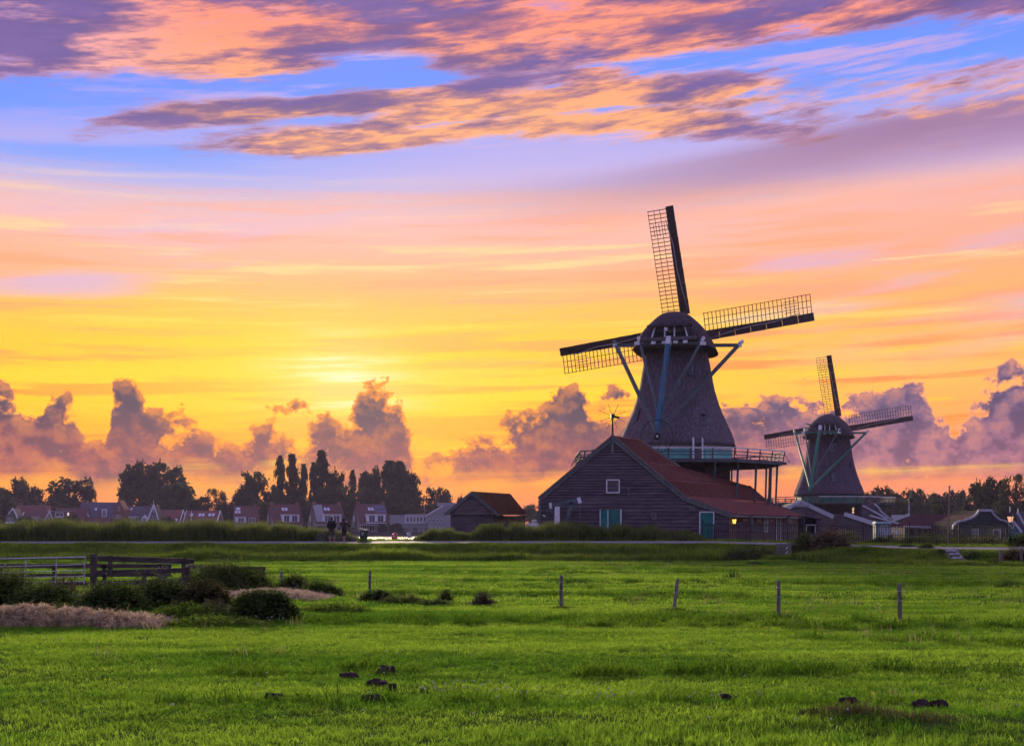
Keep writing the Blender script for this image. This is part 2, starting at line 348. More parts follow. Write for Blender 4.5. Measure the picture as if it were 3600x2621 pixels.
def tag(o, label=None, cat=None, group=None, kind=None):
    if label: o['label'] = label
    if cat: o['category'] = cat
    if group: o['group'] = group
    if kind: o['kind'] = kind
    return o
def thing(name, loc, label, cat, group=None):
    o = bpy.data.objects.new(name, None); C.objects.link(o); o.location = loc; o.empty_display_size = .3
    return tag(o, label, cat, group)
def np_mesh(name, verts, faces, mats, idx=None, smooth=False):
    """verts Nx3, faces MxK arrays -> mesh, fast"""
    me = bpy.data.meshes.new(name); nv, (nf, k) = len(verts), faces.shape
    me.vertices.add(nv); me.vertices.foreach_set('co', np.asarray(verts, np.float32).ravel())
    me.loops.add(nf * k); me.loops.foreach_set('vertex_index', faces.astype(np.int32).ravel())
    me.polygons.add(nf); me.polygons.foreach_set('loop_start', np.arange(0, nf * k, k, dtype=np.int32)); me.polygons.foreach_set('loop_total', np.full(nf, k, np.int32))
    for m in mats: me.materials.append(m)
    if idx is not None: me.polygons.foreach_set('material_index', idx.astype(np.int32))
    me.update(); me.validate()
    if smooth: me.shade_smooth()
    return me

# ------------------------------------------------------------------ materials
MATS = {}
def mat(name, c1, c2=None, rough=.75, scale=4.0, stretch=(1, 1, 1), bump=0.0, bscale=None, metal=0.0, detail=5, spec=.3, lo=.35, hi=.65, c3=None):
    """noise-mottled surface; colours are linear albedos"""
    if name in MATS: return MATS[name]
    m = bpy.data.materials.new(name); m.use_nodes = True; S = NT(m.node_tree); b = m.node_tree.nodes['Principled BSDF']
    tc = S.n('ShaderNodeTexCoord'); mp = S.n('ShaderNodeMapping'); mp.inputs['Scale'].default_value = stretch
    S.put(mp.inputs[0], tc.outputs['Object']); vec = mp.outputs[0]
    if c2 is None: c2 = tuple(v * .7 for v in c1)
    info = S.n('ShaderNodeObjectInfo')
    n = S.noise(vec, scale, detail, .6)
    col = S.mix(S.sm(n, lo, hi), (*c2, 1), (*c1, 1))
    if c3: col = S.mix(S.sm(S.noise(vec, scale * .23, 4, .6), .52, .72), col, (*c3, 1))
    hsv = S.n('ShaderNodeHueSaturation'); S.put(hsv.inputs['Value'], S.m('ADD', .86, S.m('MULTIPLY', info.outputs['Random'], .28))); S.put(hsv.inputs['Color'], col)
    S.put(b.inputs['Base Color'], hsv.outputs[0]); b.inputs['Roughness'].default_value = rough; b.inputs['Metallic'].default_value = metal
    b.inputs['Specular IOR Level'].default_value = spec
    if bump:
        bp = S.n('ShaderNodeBump'); bp.inputs['Strength'].default_value = min(1, bump); bp.inputs['Distance'].default_value = .02 * max(1, bump)
        S.put(bp.inputs['Height'], S.noise(vec, bscale or scale * 3, 6, .65)); S.put(b.inputs['Normal'], bp.outputs[0])
    MATS[name] = m; return m
def leafmat(name, c1, c2, c3=None, trans=.42, wscale=.25, rough=.6, fscale=9.0):
    """two-sided leaf: diffuse plus light coming through; colour varies by plant and across the ground"""
    if name in MATS: return MATS[name]
    m = bpy.data.materials.new(name); m.use_nodes = True; nt = m.node_tree; nt.nodes.clear(); S = NT(nt)
    g = S.n('ShaderNodeNewGeometry'); info = S.n('ShaderNodeObjectInfo')
    mp = S.n('ShaderNodeMapping'); mp.inputs['Scale'].default_value = (.55, 1.7, 1); S.put(mp.inputs[0], g.outputs['Position'])
    n = S.noise(mp.outputs[0], wscale, 5, .62)
    f = S.m('ADD', S.sm(n, .36, .64), S.m('MULTIPLY', S.m('SUBTRACT', info.outputs['Random'], .5), .75), clamp=True)
    col = S.mix(f, (*c1, 1), (*c2, 1))
    if c3: col = S.mix(S.m('MULTIPLY', S.sm(S.noise(mp.outputs[0], wscale * 3.1, 4, .6), .56, .74), .8), col, (*c3, 1))
    mp2 = S.n('ShaderNodeMapping'); mp2.inputs['Scale'].default_value = (1, 1, .16); S.put(mp2.inputs[0], g.outputs['Position'])
    col = S.mix(1.0, col, S.ramp(S.noise(mp2.outputs[0], fscale, 3, .7), [(.32, (.42, .42, .42, 1)), (.68, (1.35, 1.3, 1.2, 1))]), 'MULTIPLY')
    d = S.n('ShaderNodeBsdfDiffuse'); t = S.n('ShaderNodeBsdfTranslucent'); mx = S.n('ShaderNodeMixShader'); o = S.n('ShaderNodeOutputMaterial')
    S.put(d.inputs[0], col); hs = S.n('ShaderNodeHueSaturation'); hs.inputs['Hue'].default_value = .485; hs.inputs['Value'].default_value = 1.15; S.put(hs.inputs['Color'], col); S.put(t.inputs[0], hs.outputs[0])
    mx.inputs[0].default_value = trans; nt.links.new(d.outputs[0], mx.inputs[1]); nt.links.new(t.outputs[0], mx.inputs[2])
    nt.links.new(mx.outputs[0], o.inputs[0]); MATS[name] = m; return m
def emat(name, col, strength):
    if name in MATS: return MATS[name]
    m = bpy.data.materials.new(name); m.use_nodes = True; b = m.node_tree.nodes['Principled BSDF']
    b.inputs['Base Color'].default_value = (*col, 1); b.inputs['Emission Color'].default_value = (*col, 1); b.inputs['Emission Strength'].default_value = strength
    MATS[name] = m; return m
def glassmat(name, col=(.03, .035, .05), rough=.06):
    if name in MATS: return MATS[name]
    m = bpy.data.materials.new(name); m.use_nodes = True; b = m.node_tree.nodes['Principled BSDF']
    b.inputs['Base Color'].default_value = (*col, 1); b.inputs['Roughness'].default_value = rough; b.inputs['Specular IOR Level'].default_value = .8
    MATS[name] = m; return m
WOOD = mat('tarred_boards', (.125, .094, .108), (.066, .050, .060), .7, 3, (.35, 1, 3.5), .5, 12, c3=(.14, .11, .12))
WOOD2 = mat('weathered_boards', (.17, .13, .12), (.085, .062, .062), .8, 3, (.35, 1, 3.5), .5, 12)
FENCEW = mat('old_fence_timber', (.090, .066, .060), (.045, .033, .032), .85, 3, (.5, .5, 4), .6, 14)
POSTW = mat('grey_post_timber', (.22, .19, .165), (.10, .085, .072), .9, 6, (3, 3, .4), .7, 14, c3=(.11, .14, .06))
THATCH = mat('thatch', (.185, .152, .180), (.098, .080, .098), .95, 7, (1, 1, .28), 1.0, 30, c3=(.115, .10, .09), spec=.1)
THATCH2 = mat('dark_thatch', (.125, .096, .126), (.070, .055, .073), .95, 7, (1, 1, .28), 1.0, 30, spec=.1)
CAPTH = mat('cap_thatch', (.105, .080, .088), (.052, .040, .047), .95, 7, (1, 1, .4), 1.0, 30, spec=.1)
TILE = mat('red_pantiles', (.25, .085, .065), (.145, .048, .042), .8, 5, (1, 1, 1), .4, 14, c3=(.12, .06, .05))
TILE2 = mat('brown_pantiles', (.15, .062, .062), (.09, .040, .042), .8, 5, (1, 1, 1), .4, 14)
DTILE = mat('dark_roof_tiles', (.085, .075, .11), (.05, .045, .07), .6, 3, (1, 1, 1), .3)
BARGE = mat('grey_green_bargeboard', (.15, .17, .16), (.10, .115, .11), .6, 4, bump=.2)
WHITE = mat('white_paint', (.78, .78, .80), (.62, .62, .64), .5, 5, bump=.1)
TEAL = mat('teal_paint', (.02, .22, .19), (.012, .15, .135), .5, 3, (1, 1, .4), .15)
TEALL = mat('light_teal_paint', (.16, .50, .42), (.10, .36, .32), .5, 3, (.4, 1, 1), .15)
TAIL = mat('blue_green_paint', (.028, .14, .215), (.02, .095, .15), .55, 4, bump=.2)
BRACE = mat('grey_green_beam', (.105, .135, .14), (.065, .085, .09), .7, 4, bump=.25)
GREEN = mat('mill_green_paint', (.04, .21, .13), (.025, .14, .09), .55, 4, bump=.2)
IRON = mat('black_iron', (.022, .02, .024), (.014, .013, .015), .5, 8, metal=.3)
GALV = mat('galvanised_steel', (.50, .52, .54), (.36, .38, .40), .38, 9, metal=.85)
SAILW = mat('sail_timber', (.085, .058, .050), (.048, .032, .029), .8, 6, bump=.4)
CLOTH = mat('furled_canvas', (.36, .32, .31), (.24, .20, .20), .9, 9, bump=.6)
GLASS = glassmat('window_glass'); DARK = mat('near_black', (.012, .010, .012), (.008, .007, .008), .9)  # near-black; also puts the shade of openings into the colour
BRICK = mat('brick', (.26, .13, .09), (.17, .085, .065), .85, 5, bump=.3)
RENDER = mat('grey_green_render', (.24, .25, .22), (.18, .19, .17), .85, 3, bump=.2)
GREYW = mat('grey_render', (.34, .34, .36), (.28, .28, .30), .8, 3)
STONE = mat('quay_stone', (.10, .085, .085), (.06, .05, .052), .9, 3, bump=.4)
# ------------------------------------------------------------------ the ground
def bank_t(x): return sstep(12, 29.4, x)
def path_y(x): return 88 - 12.0 * bank_t(x)
def path_z(x): return 1.12 - .26 * bank_t(x)
_wav = [(rng.uniform(.05, .5), rng.uniform(.1, .9), rng.uniform(0, 6.3), rng.uniform(.4, 1)) for _ in range(14)]
def wobble(x, y):
    s = 0
    for a, b, p, w in _wav: s = s + w * np.sin(a * x * .6 + b * y * .8 + p) * np.sin(b * .37 * x - a * y + 2 * p)
    return s / 4
def height(x, y):
    x = np.asarray(x, float); y = np.asarray(y, float)
    d = path_y(x) - y
    field = .035 * wobble(x, y) * sstep(-30, 4, y) + .10 * sstep(.25, .9, wobble(x * .9, y * 1.6)) * sstep(8, 14, y)
    zp = path_z(x)
    z = field + (zp - field) * (sstep(5.2, 1.3, d) * (1 + .0 * d))
    lump = .09 * wobble(x * 2.3 + 9, y * 2.3) * sstep(1.2, 2.2, d) * sstep(6, 3, d)
    z = z + lump
    back = -d                                                     # metres behind the path
    z = np.where(back > 1, zp - .10 * sstep(1, 4, back), z)
    # the river behind the dike on the left; land on the right
    shore = np.where(x < -8, path_y(x) + 7.0, path_y(x) + 7.0 + 19 * sstep(-8, -6.2, x))
    land = sstep(-1.0, 1.5, x - (.028 * (y - 112) + 1.8))
    drop = sstep(0, 3.5, y - shore) * (1 - land)
    z = z * (1 - drop) + (-1.6) * drop
    z = np.where(land > 0, z - land * .55 * sstep(118, 190, y) * (1 - drop), z)
    far = sstep(431, 434, y)
    z = z * (1 - far) + .75 * far
    return z
def axis(dense0, dense1, step, lo, hi, r=1.22):
    a = list(np.arange(dense0, dense1, step)); s = step; p = a[-1]
    while p < hi: s *= r; p += s; a.append(p)
    s = step; p = a[0]; pre = []
    while p > lo: s *= r; p -= s; pre.append(p)
    return np.array(pre[::-1] + a)
xs = axis(-46, 62, .5, -2300, 2300); ys = axis(10, 126, .5, -1500, 425)
ys = np.concatenate([ys[ys < 425], [425, 429, 431, 432, 433, 434, 438, 460, 520, 700, 1100, 1700, 2600]])
gx_, gy_ = np.meshgrid(xs, ys); gz_ = height(gx_, gy_)
nx, ny = len(xs), len(ys); ii = np.arange(nx * ny).reshape(ny, nx)
gf = np.stack([ii[:-1, :-1], ii[:-1, 1:], ii[1:, 1:], ii[1:, :-1]], -1).reshape(-1, 4)
GROUND = mat('meadow_soil', (.070, .125, .020), (.045, .085, .016), .95, .5, (1, 1.6, 1), .6, 6, c3=(.085, .075, .035), spec=0.0)
ground = link('ground', np_mesh('ground', np.stack([gx_, gy_, gz_], -1).reshape(-1, 3), gf, [GROUND], smooth=True), None, kind='structure')
# footpath along the top of the dike
pm = MB(); px_ = np.arange(-60, 70, .7); vs_ = []; fs_ = []
for i, x in enumerate(px_):
    yc = float(path_y(x)); zz = float(path_z(x))
    w = 1.7
    for q in (-w, -w * .4, w * .4, w): vs_.append((x, yc + q, zz + .05 + .034 * q))
for i in range(len(px_) - 1):
    for j in range(3): a = i * 4 + j; fs_.append((a, a + 4, a + 5, a + 1))
pm.add(vs_, fs_)
PATHM = mat('footpath_asphalt', (.19, .20, .20), (.14, .15, .15), .85, 3, bump=.3)
pm.build('footpath', PATHM, kind='structure')
# river
wm = bpy.data.materials.new('river_water'); wm.use_nodes = True; S_ = NT(wm.node_tree); b_ = wm.node_tree.nodes['Principled BSDF']
b_.inputs['Base Color'].default_value = (.018, .022, .026, 1); b_.inputs['Roughness'].default_value = .10; b_.inputs['IOR'].default_value = 1.333
tc_ = S_.n('ShaderNodeNewGeometry'); bp_ = S_.n('ShaderNodeBump'); bp_.inputs['Strength'].default_value = .35; bp_.inputs['Distance'].default_value = .05
mp_ = S_.n('ShaderNodeMapping'); mp_.inputs['Scale'].default_value = (.5, 1.6, 1); S_.put(mp_.inputs[0], tc_.outputs['Position'])
S_.put(bp_.inputs['Height'], S_.noise(mp_.outputs[0], 1.2, 4, .6)); S_.put(b_.inputs['Normal'], bp_.outputs[0])
link('river', np_mesh('river', np.array([(-900, 80, -.4), (40, 80, -.4), (40, 436, -.4), (-900, 436, -.4)]), np.array([[0, 1, 2, 3]]), [wm]), None, kind='structure')

# ------------------------------------------------------------------ grass (uncountable: instanced tufts)
def blades(n, rad, h0, h1, w, lean=.35, seg=2, seed=0, power=.5):
    r = np.random.default_rng(seed); vs_ = []; fs = []
    for i in range(n):
        a = r.uniform(0, 6.283); q = rad * r.uniform(0, 1) ** power; x, y = q * math.cos(a), q * math.sin(a)
        h = r.uniform(h0, h1) * (1 - .35 * q / rad); t = r.uniform(0, 6.283); l = lean * h * r.uniform(.2, 1.3)
        dx, dy = math.cos(t), math.sin(t); b = r.uniform(0, 6.283); wx, wy = math.cos(b) * w / 2, math.sin(b) * w / 2; o = len(vs_)
        for k in range(seg + 1):
            f = k / seg; ww = (1 - f) if k == seg else (1 - .25 * f); c = (x + dx * l * f * f, y + dy * l * f * f, h * f * (1 - .12 * f))
            if k == seg: vs_.append(c)
            else: vs_ += [(c[0] - wx * ww, c[1] - wy * ww, c[2]), (c[0] + wx * ww, c[1] + wy * ww, c[2])]
        for k in range(seg - 1): fs.append((o + 2 * k, o + 2 * k + 1, o + 2 * k + 3, o + 2 * k + 2))
        fs.append((o + 2 * seg - 2, o + 2 * seg - 1, o + 2 * seg))
    return vs_, fs
def source(coll, name, vf, m):
    me = bpy.data.meshes.new(name); me.from_pydata(vf[0], [], vf[1]); me.materials.append(m); me.update()
    o = bpy.data.objects.new(name, me); coll.objects.link(o); return o
def scatter(name, pts, scl, coll, label, cat, tiltmax=.12):
    """one object: points carrying instances of the tufts in coll"""
    n = len(pts); me = bpy.data.meshes.new(name); me.vertices.add(n); me.vertices.foreach_set('co', np.asarray(pts, np.float32).ravel())
    ar = me.attributes.new('rot', 'FLOAT_VECTOR', 'POINT'); rr = np.stack([rng.uniform(-tiltmax, tiltmax, n), rng.uniform(-tiltmax, tiltmax, n), rng.uniform(0, 6.283, n)], -1); ar.data.foreach_set('vector', rr.astype(np.float32).ravel())
    asx = me.attributes.new('scl', 'FLOAT_VECTOR', 'POINT'); asx.data.foreach_set('vector', np.asarray(scl, np.float32).ravel()); me.update()
    o = link(name, me, None, kind='stuff', label=label, cat=cat)
    ng = bpy.data.node_groups.new(name + '_nodes', 'GeometryNodeTree')
    ng.interface.new_socket('Geometry', in_out='INPUT', socket_type='NodeSocketGeometry'); ng.interface.new_socket('Geometry', in_out='OUTPUT', socket_type='NodeSocketGeometry')
    N = ng.nodes; gi = N.new('NodeGroupInput'); go = N.new('NodeGroupOutput'); ip = N.new('GeometryNodeInstanceOnPoints'); ci = N.new('GeometryNodeCollectionInfo')
    ci.inputs['Collection'].default_value = coll; ci.inputs['Separate Children'].default_value = True; ci.inputs['Reset Children'].default_value = True
    ip.inputs['Pick Instance'].default_value = True
    na = N.new('GeometryNodeInputNamedAttribute'); na.data_type = 'FLOAT_VECTOR'; na.inputs['Name'].default_value = 'rot'
    nb = N.new('GeometryNodeInputNamedAttribute'); nb.data_type = 'FLOAT_VECTOR'; nb.inputs['Name'].default_value = 'scl'
    L = ng.links.new; L(gi.outputs[0], ip.inputs['Points']); L(ci.outputs[0], ip.inputs['Instance']); L(na.outputs['Attribute'], ip.inputs['Rotation']); L(nb.outputs['Attribute'], ip.inputs['Scale']); L(ip.outputs[0], go.inputs[0])
    md = o.modifiers.new('scatter', 'NODES'); md.node_group = ng; return o
GRASS = leafmat('meadow_grass', (.072, .235, .018), (.265, .500, .044), (.042, .130, .014), .48, .17)
ROUGH = leafmat('rough_grass', (.120, .250, .030), (.250, .420, .040), (.26, .28, .08), .55, .35)
gn = bpy.data.collections.new('grass_near'); gm = bpy.data.collections.new('grass_mid'); gr = bpy.data.collections.new('grass_rough')
for k in range(4):
    source(gn, 'tuft', blades(56, .20, .035, .095, .009, .8, 2, 10 + k), GRASS)
    source(gm, 'tuft', blades(50, .42, .04, .12, .020, .8, 2, 20 + k), GRASS)
    source(gr, 'tuft', blades(60, .34, .22, .62, .020, .55, 3, 30 + k), ROUGH)
SEED = leafmat('seed_stems', (.26, .27, .10), (.36, .33, .16), None, .4, .5)
gs_ = bpy.data.collections.new('grass_seed')
for k in range(3): source(gs_, 'tuft', blades(9, .16, .18, .38, .008, .5, 3, 60 + k), SEED)
gl_ = bpy.data.collections.new('grass_lush')
LUSH = leafmat('lush_grass', (.050, .150, .012), (.100, .235, .018), None, .45, .3)
for k in range(3): source(gl_, 'tuft', blades(60, .26, .10, .27, .014, .7, 3, 80 + k), LUSH)
def wedge(n, d0, d1, m=1.06):
    """points over the strip of ground between depths d0 and d1, a little wider than the view"""
    y = np.sqrt(rng.uniform(d0 * d0, d1 * d1, n)); x = rng.uniform(-1, 1, n) * .409 * m * y + rng.uniform(-2, 2, n); return x, y
def lay(x, y, dz=0.0): return np.stack([x, y, height(x, y) + dz], -1)
clump = lambda x, y: sstep(.1, .75, wobble(x * 1.7 + 3, y * 2.6))
def meadow(name, coll, n, d0, d1, s0, label):
    x, y = wedge(n, d0, d1); d = path_y(x) - y; k = d > 3.9; x, y = x[k], y[k]
    hs = s0 * rng.uniform(.7, 1.25, len(x)) * (1 + .9 * clump(x, y)); ws = s0 * rng.uniform(.85, 1.2, len(x))
    return scatter(name, lay(x, y, -.01), np.stack([ws, ws, hs], -1), coll, label, 'grass')
meadow('meadow_grass', gn, 22000, 10.5, 34, 1.0, 'short bright green grass over the near meadow')
meadow('meadow_grass', gm, 20000, 33, 88, 1.0, 'short bright green grass over the far half of the meadow')
def extras():
    x, y = wedge(2600, 11, 78); k = (path_y(x) - y > 5) & (wobble(x * 1.3 + 20, y * 1.1) > .15); x, y = x[k], y[k]; hs = rng.uniform(.5, 1.2, len(x))
    scatter('seed_grass', lay(x, y, -.01), np.stack([hs, hs, hs], -1), gs_, 'thin pale seeding grass stems dotted over the meadow', 'grass')
    x, y = wedge(16000, 11, 82); k = (path_y(x) - y > 4.5) & (wobble(x * .55 + 40, y * 2.1 + 7) + .35 * wobble(x * 2.1, y * 4.5) > .42); x, y = x[k], y[k]; hs = rng.uniform(.6, 1.25, len(x))
    scatter('lush_grass', lay(x, y, -.01), np.stack([hs * 1.1, hs * 1.1, hs], -1), gl_, 'longer dark green grass in drifts across the meadow', 'grass')
extras()
def bank_grass():
    n = 15000; x = rng.uniform(-42, 40, n); d = rng.uniform(1.75, 6.2, n); y = path_y(x) - d
    k = (np.abs(x) < .43 * y + 2); x, y, d = x[k], y[k], d[k]
    k = ~((x > 25.6 + (path_y(x) - d - 71) * .0) & (x < 27.6) & (d > 1.2) & (d < 5) & (np.abs(x - (26.75 - .19 * (y - 73))) < .55)); x, y, d = x[k], y[k], d[k]                 # the steps stay clear
    hs = rng.uniform(.55, 1.15, len(x)) * (1 + .5 * sstep(3.0, 5.0, d)) * (.75 + .7 * clump(x, y)) * lerp(1, .62, bank_t(x)) * lerp(.30, 1, sstep(1.7, 2.8, d)); ws = rng.uniform(.8, 1.3, len(x))
    scatter('bank_grass', lay(x, y, -.02), np.stack([ws, ws, hs], -1), gr, 'rough taller grass on the dike slope below the path', 'grass')
    n = 5200; x = rng.uniform(-42, 40, n); d = rng.uniform(1.8, 6.5, n); y = path_y(x) + d; k = (np.abs(x) < .43 * y + 2) & (height(x, y) > .2); x, y = x[k], y[k]
    hs = rng.uniform(.5, 1.0, len(x)); scatter('verge_grass', lay(x, y, -.02), np.stack([hs * 1.1, hs * 1.1, hs * 1.0], -1), gr, 'rough grass verge behind the footpath', 'grass')
bank_grass()
# ------------------------------------------------------------------ windmills
def windmill(cfg):
    D, ax = cfg['D'], cfg['ax']; k = D / F; xc = X(ax, D); g0 = cfg['ground']
    root = thing('windmill', (xc, D, g0), cfg['label'], 'windmill', 'windmills')
    z = lambda py: Z(py, D)
    prof = [(h * k, z(py)) for py, h in cfg['prof']]                 # (radius, z) from the bottom up
    zr = [p[1] for p in prof]; rr = [p[0] for p in prof]
    rad = lambda zz: float(np.interp(zz, zr, rr))
    oct_ = lambda t: 1.0 - .030 * (1 - abs(math.cos(4 * (t - math.pi / 8)))) ** 1.0
    # thatched smock, fine rings so it can be roughened a little
    rings = []; zz = zr[0]
    while zz < zr[-1]: rings.append((rad(zz), zz)); zz += .35
    rings.append((rr[-1], zr[-1]))
    m = MB(); m.lathe([(rings[0][0] - .28, zr[0] + .05)] + rings, 64, (xc, D), oct_)
    rj = random.Random(3)
    m.v = [(p[0] + rj.uniform(-.02, .02), p[1] + rj.uniform(-.02, .02), p[2]) for p in m.v]
    m.build('thatched_body', cfg.get('thatch', THATCH), root, smooth=True)
    # boarded band between the stage and the thatch
    zf = Z(cfg['floor'], D - cfg['gal'] * k * .92); rb = rr[0] - .25
    o8 = lambda r, z0, z1, mm: mm.lathe([(r, z0), (r, z1)], 8, (xc, D), None)
    def ring8(name, r, z0, z1, mt, th=.06):
        mm = MB(); mm.M = Matrix.Translation((xc, D, 0)) @ Matrix.Rotation(R(22.5), 4, 'Z')
        mm.lathe([(r, z0), (r, z1)], 8, (0, 0)); return mm.build(name, mt, root)
    zm = lerp(zf, zr[0], .78)
    ring8('lower_wall_band', rb, zf + .02, zm, cfg['band1']); ring8('upper_wall_band', rb - .02, zm, zr[0] + .15, cfg['band2'])
    # boarded base below the stage, course by course
    n = cfg['courses']; zb = g0 - .3
    for i in range(n):
        a, b = lerp(zb, zf - .15, i / n), lerp(zb, zf - .15, (i + 1) / n); r0 = cfg['rbase']
        mm = MB(); mm.M = Matrix.Translation((xc, D, 0)) @ Matrix.Rotation(R(22.5), 4, 'Z')
        mm.lathe([(r0 + .035, a), (r0, b)], 8, (0, 0)); mm.build('base_board', WOOD, root)
    # windows and hatches set into the thatch
    def on_body(px, py):
        d = D
        for _ in range(4):
            zz = Z(py, d); dx = X(px, d) - xc; r = rad(zz) * .985; d = D - math.sqrt(max(.01, r * r - min(dx * dx, r * r * .97)))
        return V((X(px, d), d, Z(py, d)))
    for (px0, py0, px1, py1, kind) in cfg['openings']:
        c = on_body((px0 + px1) / 2, (py0 + py1) / 2); t = on_body((px0 + px1) / 2, py0); bt = on_body((px0 + px1) / 2, py1)
        nrm = V((c.x - xc, c.y - D, 0)).normalized(); side = V((-nrm.y, nrm.x, 0)); w = (px1 - px0) * k / 2; up = (t - bt) / 2; out = nrm * .05
        cc = (t + bt) / 2
        def fr(a, b, wd, nm, mt, par, dep=.10): return MB().beam(a, b, wd, dep, up=nrm).build(nm, mt, par)
        pane = MB().prism([cc - side * w - up + out, cc + side * w - up + out, cc + side * w + up + out, cc - side * w + up + out], nrm * .03)
        if kind == 'window':
            fobj = pane.build('window', GLASS, root)
            for a, b in ((-w, -w), (w, w), (0, 0)): fr(cc + side * a - up + out * 1.6, cc + side * b + up + out * 1.6, .07, 'window_frame', cfg['frame'], fobj)
            for q in (-1, -.34, .33, 1): fr(cc - side * w + up * q + out * 1.7, cc + side * w + up * q + out * 1.7, .06, 'window_frame', cfg['frame'], fobj)
            MB().beam(cc - side * (w + .15) + up * 1.12 + out * 2, cc + side * (w + .15) + up * 1.12 + out * 2, .30, .12, up=(0, 0, 1)).build('thatch_hood', cfg.get('thatch', THATCH), fobj)
        elif kind == 'door':
            fobj = pane.build('door', WOOD2, root)
            for a in (-w - .06, w + .06): fr(cc + side * a - up + out * 2, cc + side * a + up + out * 2, .13, 'door_jamb', WHITE, fobj)
        elif kind == 'slit':
            lean = side * cfg.get('slit_lean', 0)
            MB().prism([cc - side * w - up - lean + out, cc + side * w - up - lean + out, cc + side * w + up + lean + out, cc - side * w + up + lean + out], nrm * .03).build('hatch', DARK, root)
    # ---- cap, turned with the sails
    yaw = cfg['yaw']; zc0 = z(cfg['cap'][0][0]); MC = Matrix.Translation((xc, D, 0)) @ Matrix.Rotation(-yaw, 4, 'Z')
    cp = [(h * k, z(py) - zc0) for py, h in cfg['cap']]; hmax = cp[-1][1]; W0 = cp[0][0]; Lh = W0 * 1.22
    st = [(-1.0, .80, .50), (-.95, .86, .62), (-.82, .93, .80), (-.6, .98, .93), (-.3, 1, .99), (0, 1, 1), (.35, 1, .99), (.7, .93, .93), (.92, .78, .82), (1, .66, .72)]
    m = MB(MC); vs_ = []; fs = []; npf = 2 * len(cp)
    for v, sw, sh in st:
        for w, h in cp: vs_.append((w * sw, v * Lh, zc0 + h * sh))
        for w, h in cp[::-1]: vs_.append((-w * sw, v * Lh, zc0 + h * sh))
    for i in range(len(st) - 1):
        for j in range(npf): fs.append((i * npf + j, i * npf + (j + 1) % npf, (i + 1) * npf + (j + 1) % npf, (i + 1) * npf + j))
    fs += [tuple(range(npf)), tuple((len(st) - 1) * npf + j for j in range(npf))]
    m.add(vs_, fs); cap = m.build('cap', cfg['capmat'], root)
    sub = cap.modifiers.new('sub', 'SUBSURF'); sub.levels = 2; sub.render_levels = 2
    bw = cfg['open'][0] * k; oz0, oz1 = z(cfg['open'][2]), z(cfg['open'][1]); yr = -Lh * 1.0
    MB(MC).prism([(-bw, yr - .10, oz0), (bw, yr - .10, oz0), (bw * .84, yr + .16, oz1), (-bw * .84, yr + .16, oz1)], (0, .12, 0)).build('rear_shade_panel', DARK, cap)  # dark panel on the closed cap, its colour standing for the opening's shade
    for a, b in ((-bw, -bw * .84), (bw, bw * .84), (-bw * .27, -bw * .27), (bw * .27, bw * .27)):
        MB(MC).beam((a, yr - .16, oz0), (b, yr + .10, oz1), .13, .10, up=(0, 1, 0)).build('opening_frame', WHITE, cap)
    MB(MC).beam((-bw * 1.25, yr - .14, oz1 + .06), (bw * 1.25, yr - .14, oz1 + .06), .5, .16).build('thatch_eyelid', cfg['capmat'], cap)
    MB(MC).beam((-bw * 1.5, yr - .2, oz0 - .16), (bw * 1.5, yr - .2, oz0 - .16), .26, .30).build('rear_sill', WOOD, cap)
    for a in (-.9, -.3, .35, .9): MB(MC).box(bw * a - .2, bw * a + .2, yr - .36, yr - .2, oz0 - .62, oz0 - .38).build('roller_block', WHITE, cap)
    zq = prof[-1][1]
    for j, (r_, a, b) in enumerate(((rr[-1] * .97, .02, .18), (rr[-1] * .93, .20, .40))):
        mm = MB(); mm.lathe([(r_, zq + a), (r_, zq + b)], 40, (xc, D)); mm.build('curb_ring', WHITE if j else BRACE, root)
    mm = MB(); mm.lathe([(rr[-1] * .90, zq - .1), (rr[-1] * .9, zc0 + .5)], 24, (xc, D)); mm.build('curb_drum', WOOD, root)
    # ---- tail: spreaders, braces, tail pole
    def L(px, py, dy): return P(px, py, D + dy)
    tp = cfg['tail']
    def bar(nm, a, b, w, mt, par=root, h=None): return MB().beam(a, b, w, h).build(nm, mt, par)
    ca, sa = math.cos(yaw), math.sin(yaw)
    la, lb = L(*tp['long'][0], sa * 5.5 + 1.0), L(*tp['long'][1], -sa * 5.5 + 1.0)
    lbm = bar('long_spreader', la, lb, .30, cfg['brace'])
    sa_, sb_ = L(*tp['short'][0], -Lh * .95 + sa * 3), L(*tp['short'][1], -Lh * .95 - sa * 3)
    sbm = bar('short_spreader', sa_, sb_, .26, cfg['brace'])
    for p, q in ((sa_, sb_), (sb_, sa_)): d_ = (p - q).normalized(); MB().beam(p, p + d_ * .5, .30).build('white_tip', WHITE, sbm)
    for p, q in ((la, lb), (lb, la)): d_ = (p - q).normalized(); MB().beam(p - d_ * .1, p + d_ * .3, .33).build('white_tip', WHITE, lbm)
    foot = L(*tp['foot'], tp['dy']); top = L(*tp['top'], -Lh - .3)
    d_ = (foot - top).normalized()
    pole = MB().beam(top, foot + d_ * .3, .40, .46).build('tail_pole', cfg['tailmat'], root)
    MB().beam(top - d_ * .8, top, .42, .48).build('white_tip', WHITE, pole)
    for j, (p, fz) in enumerate(((la, .97), (lb, .97), (sa_, tp['mid']), (sb_, tp['mid']))):
        e = lerp(top, foot, fz); dd = (e - p).normalized()
        br = MB().beam(p - dd * .25, e, .27 if j < 2 else .19, .27 if j < 2 else .2).build('tail_brace', cfg['brace2'] if j > 1 else cfg['brace'], root)
        MB().beam(p - dd * .75, p - dd * .25, .29 if j < 2 else .23).build('white_tip', WHITE if j else cfg['brace'], br)
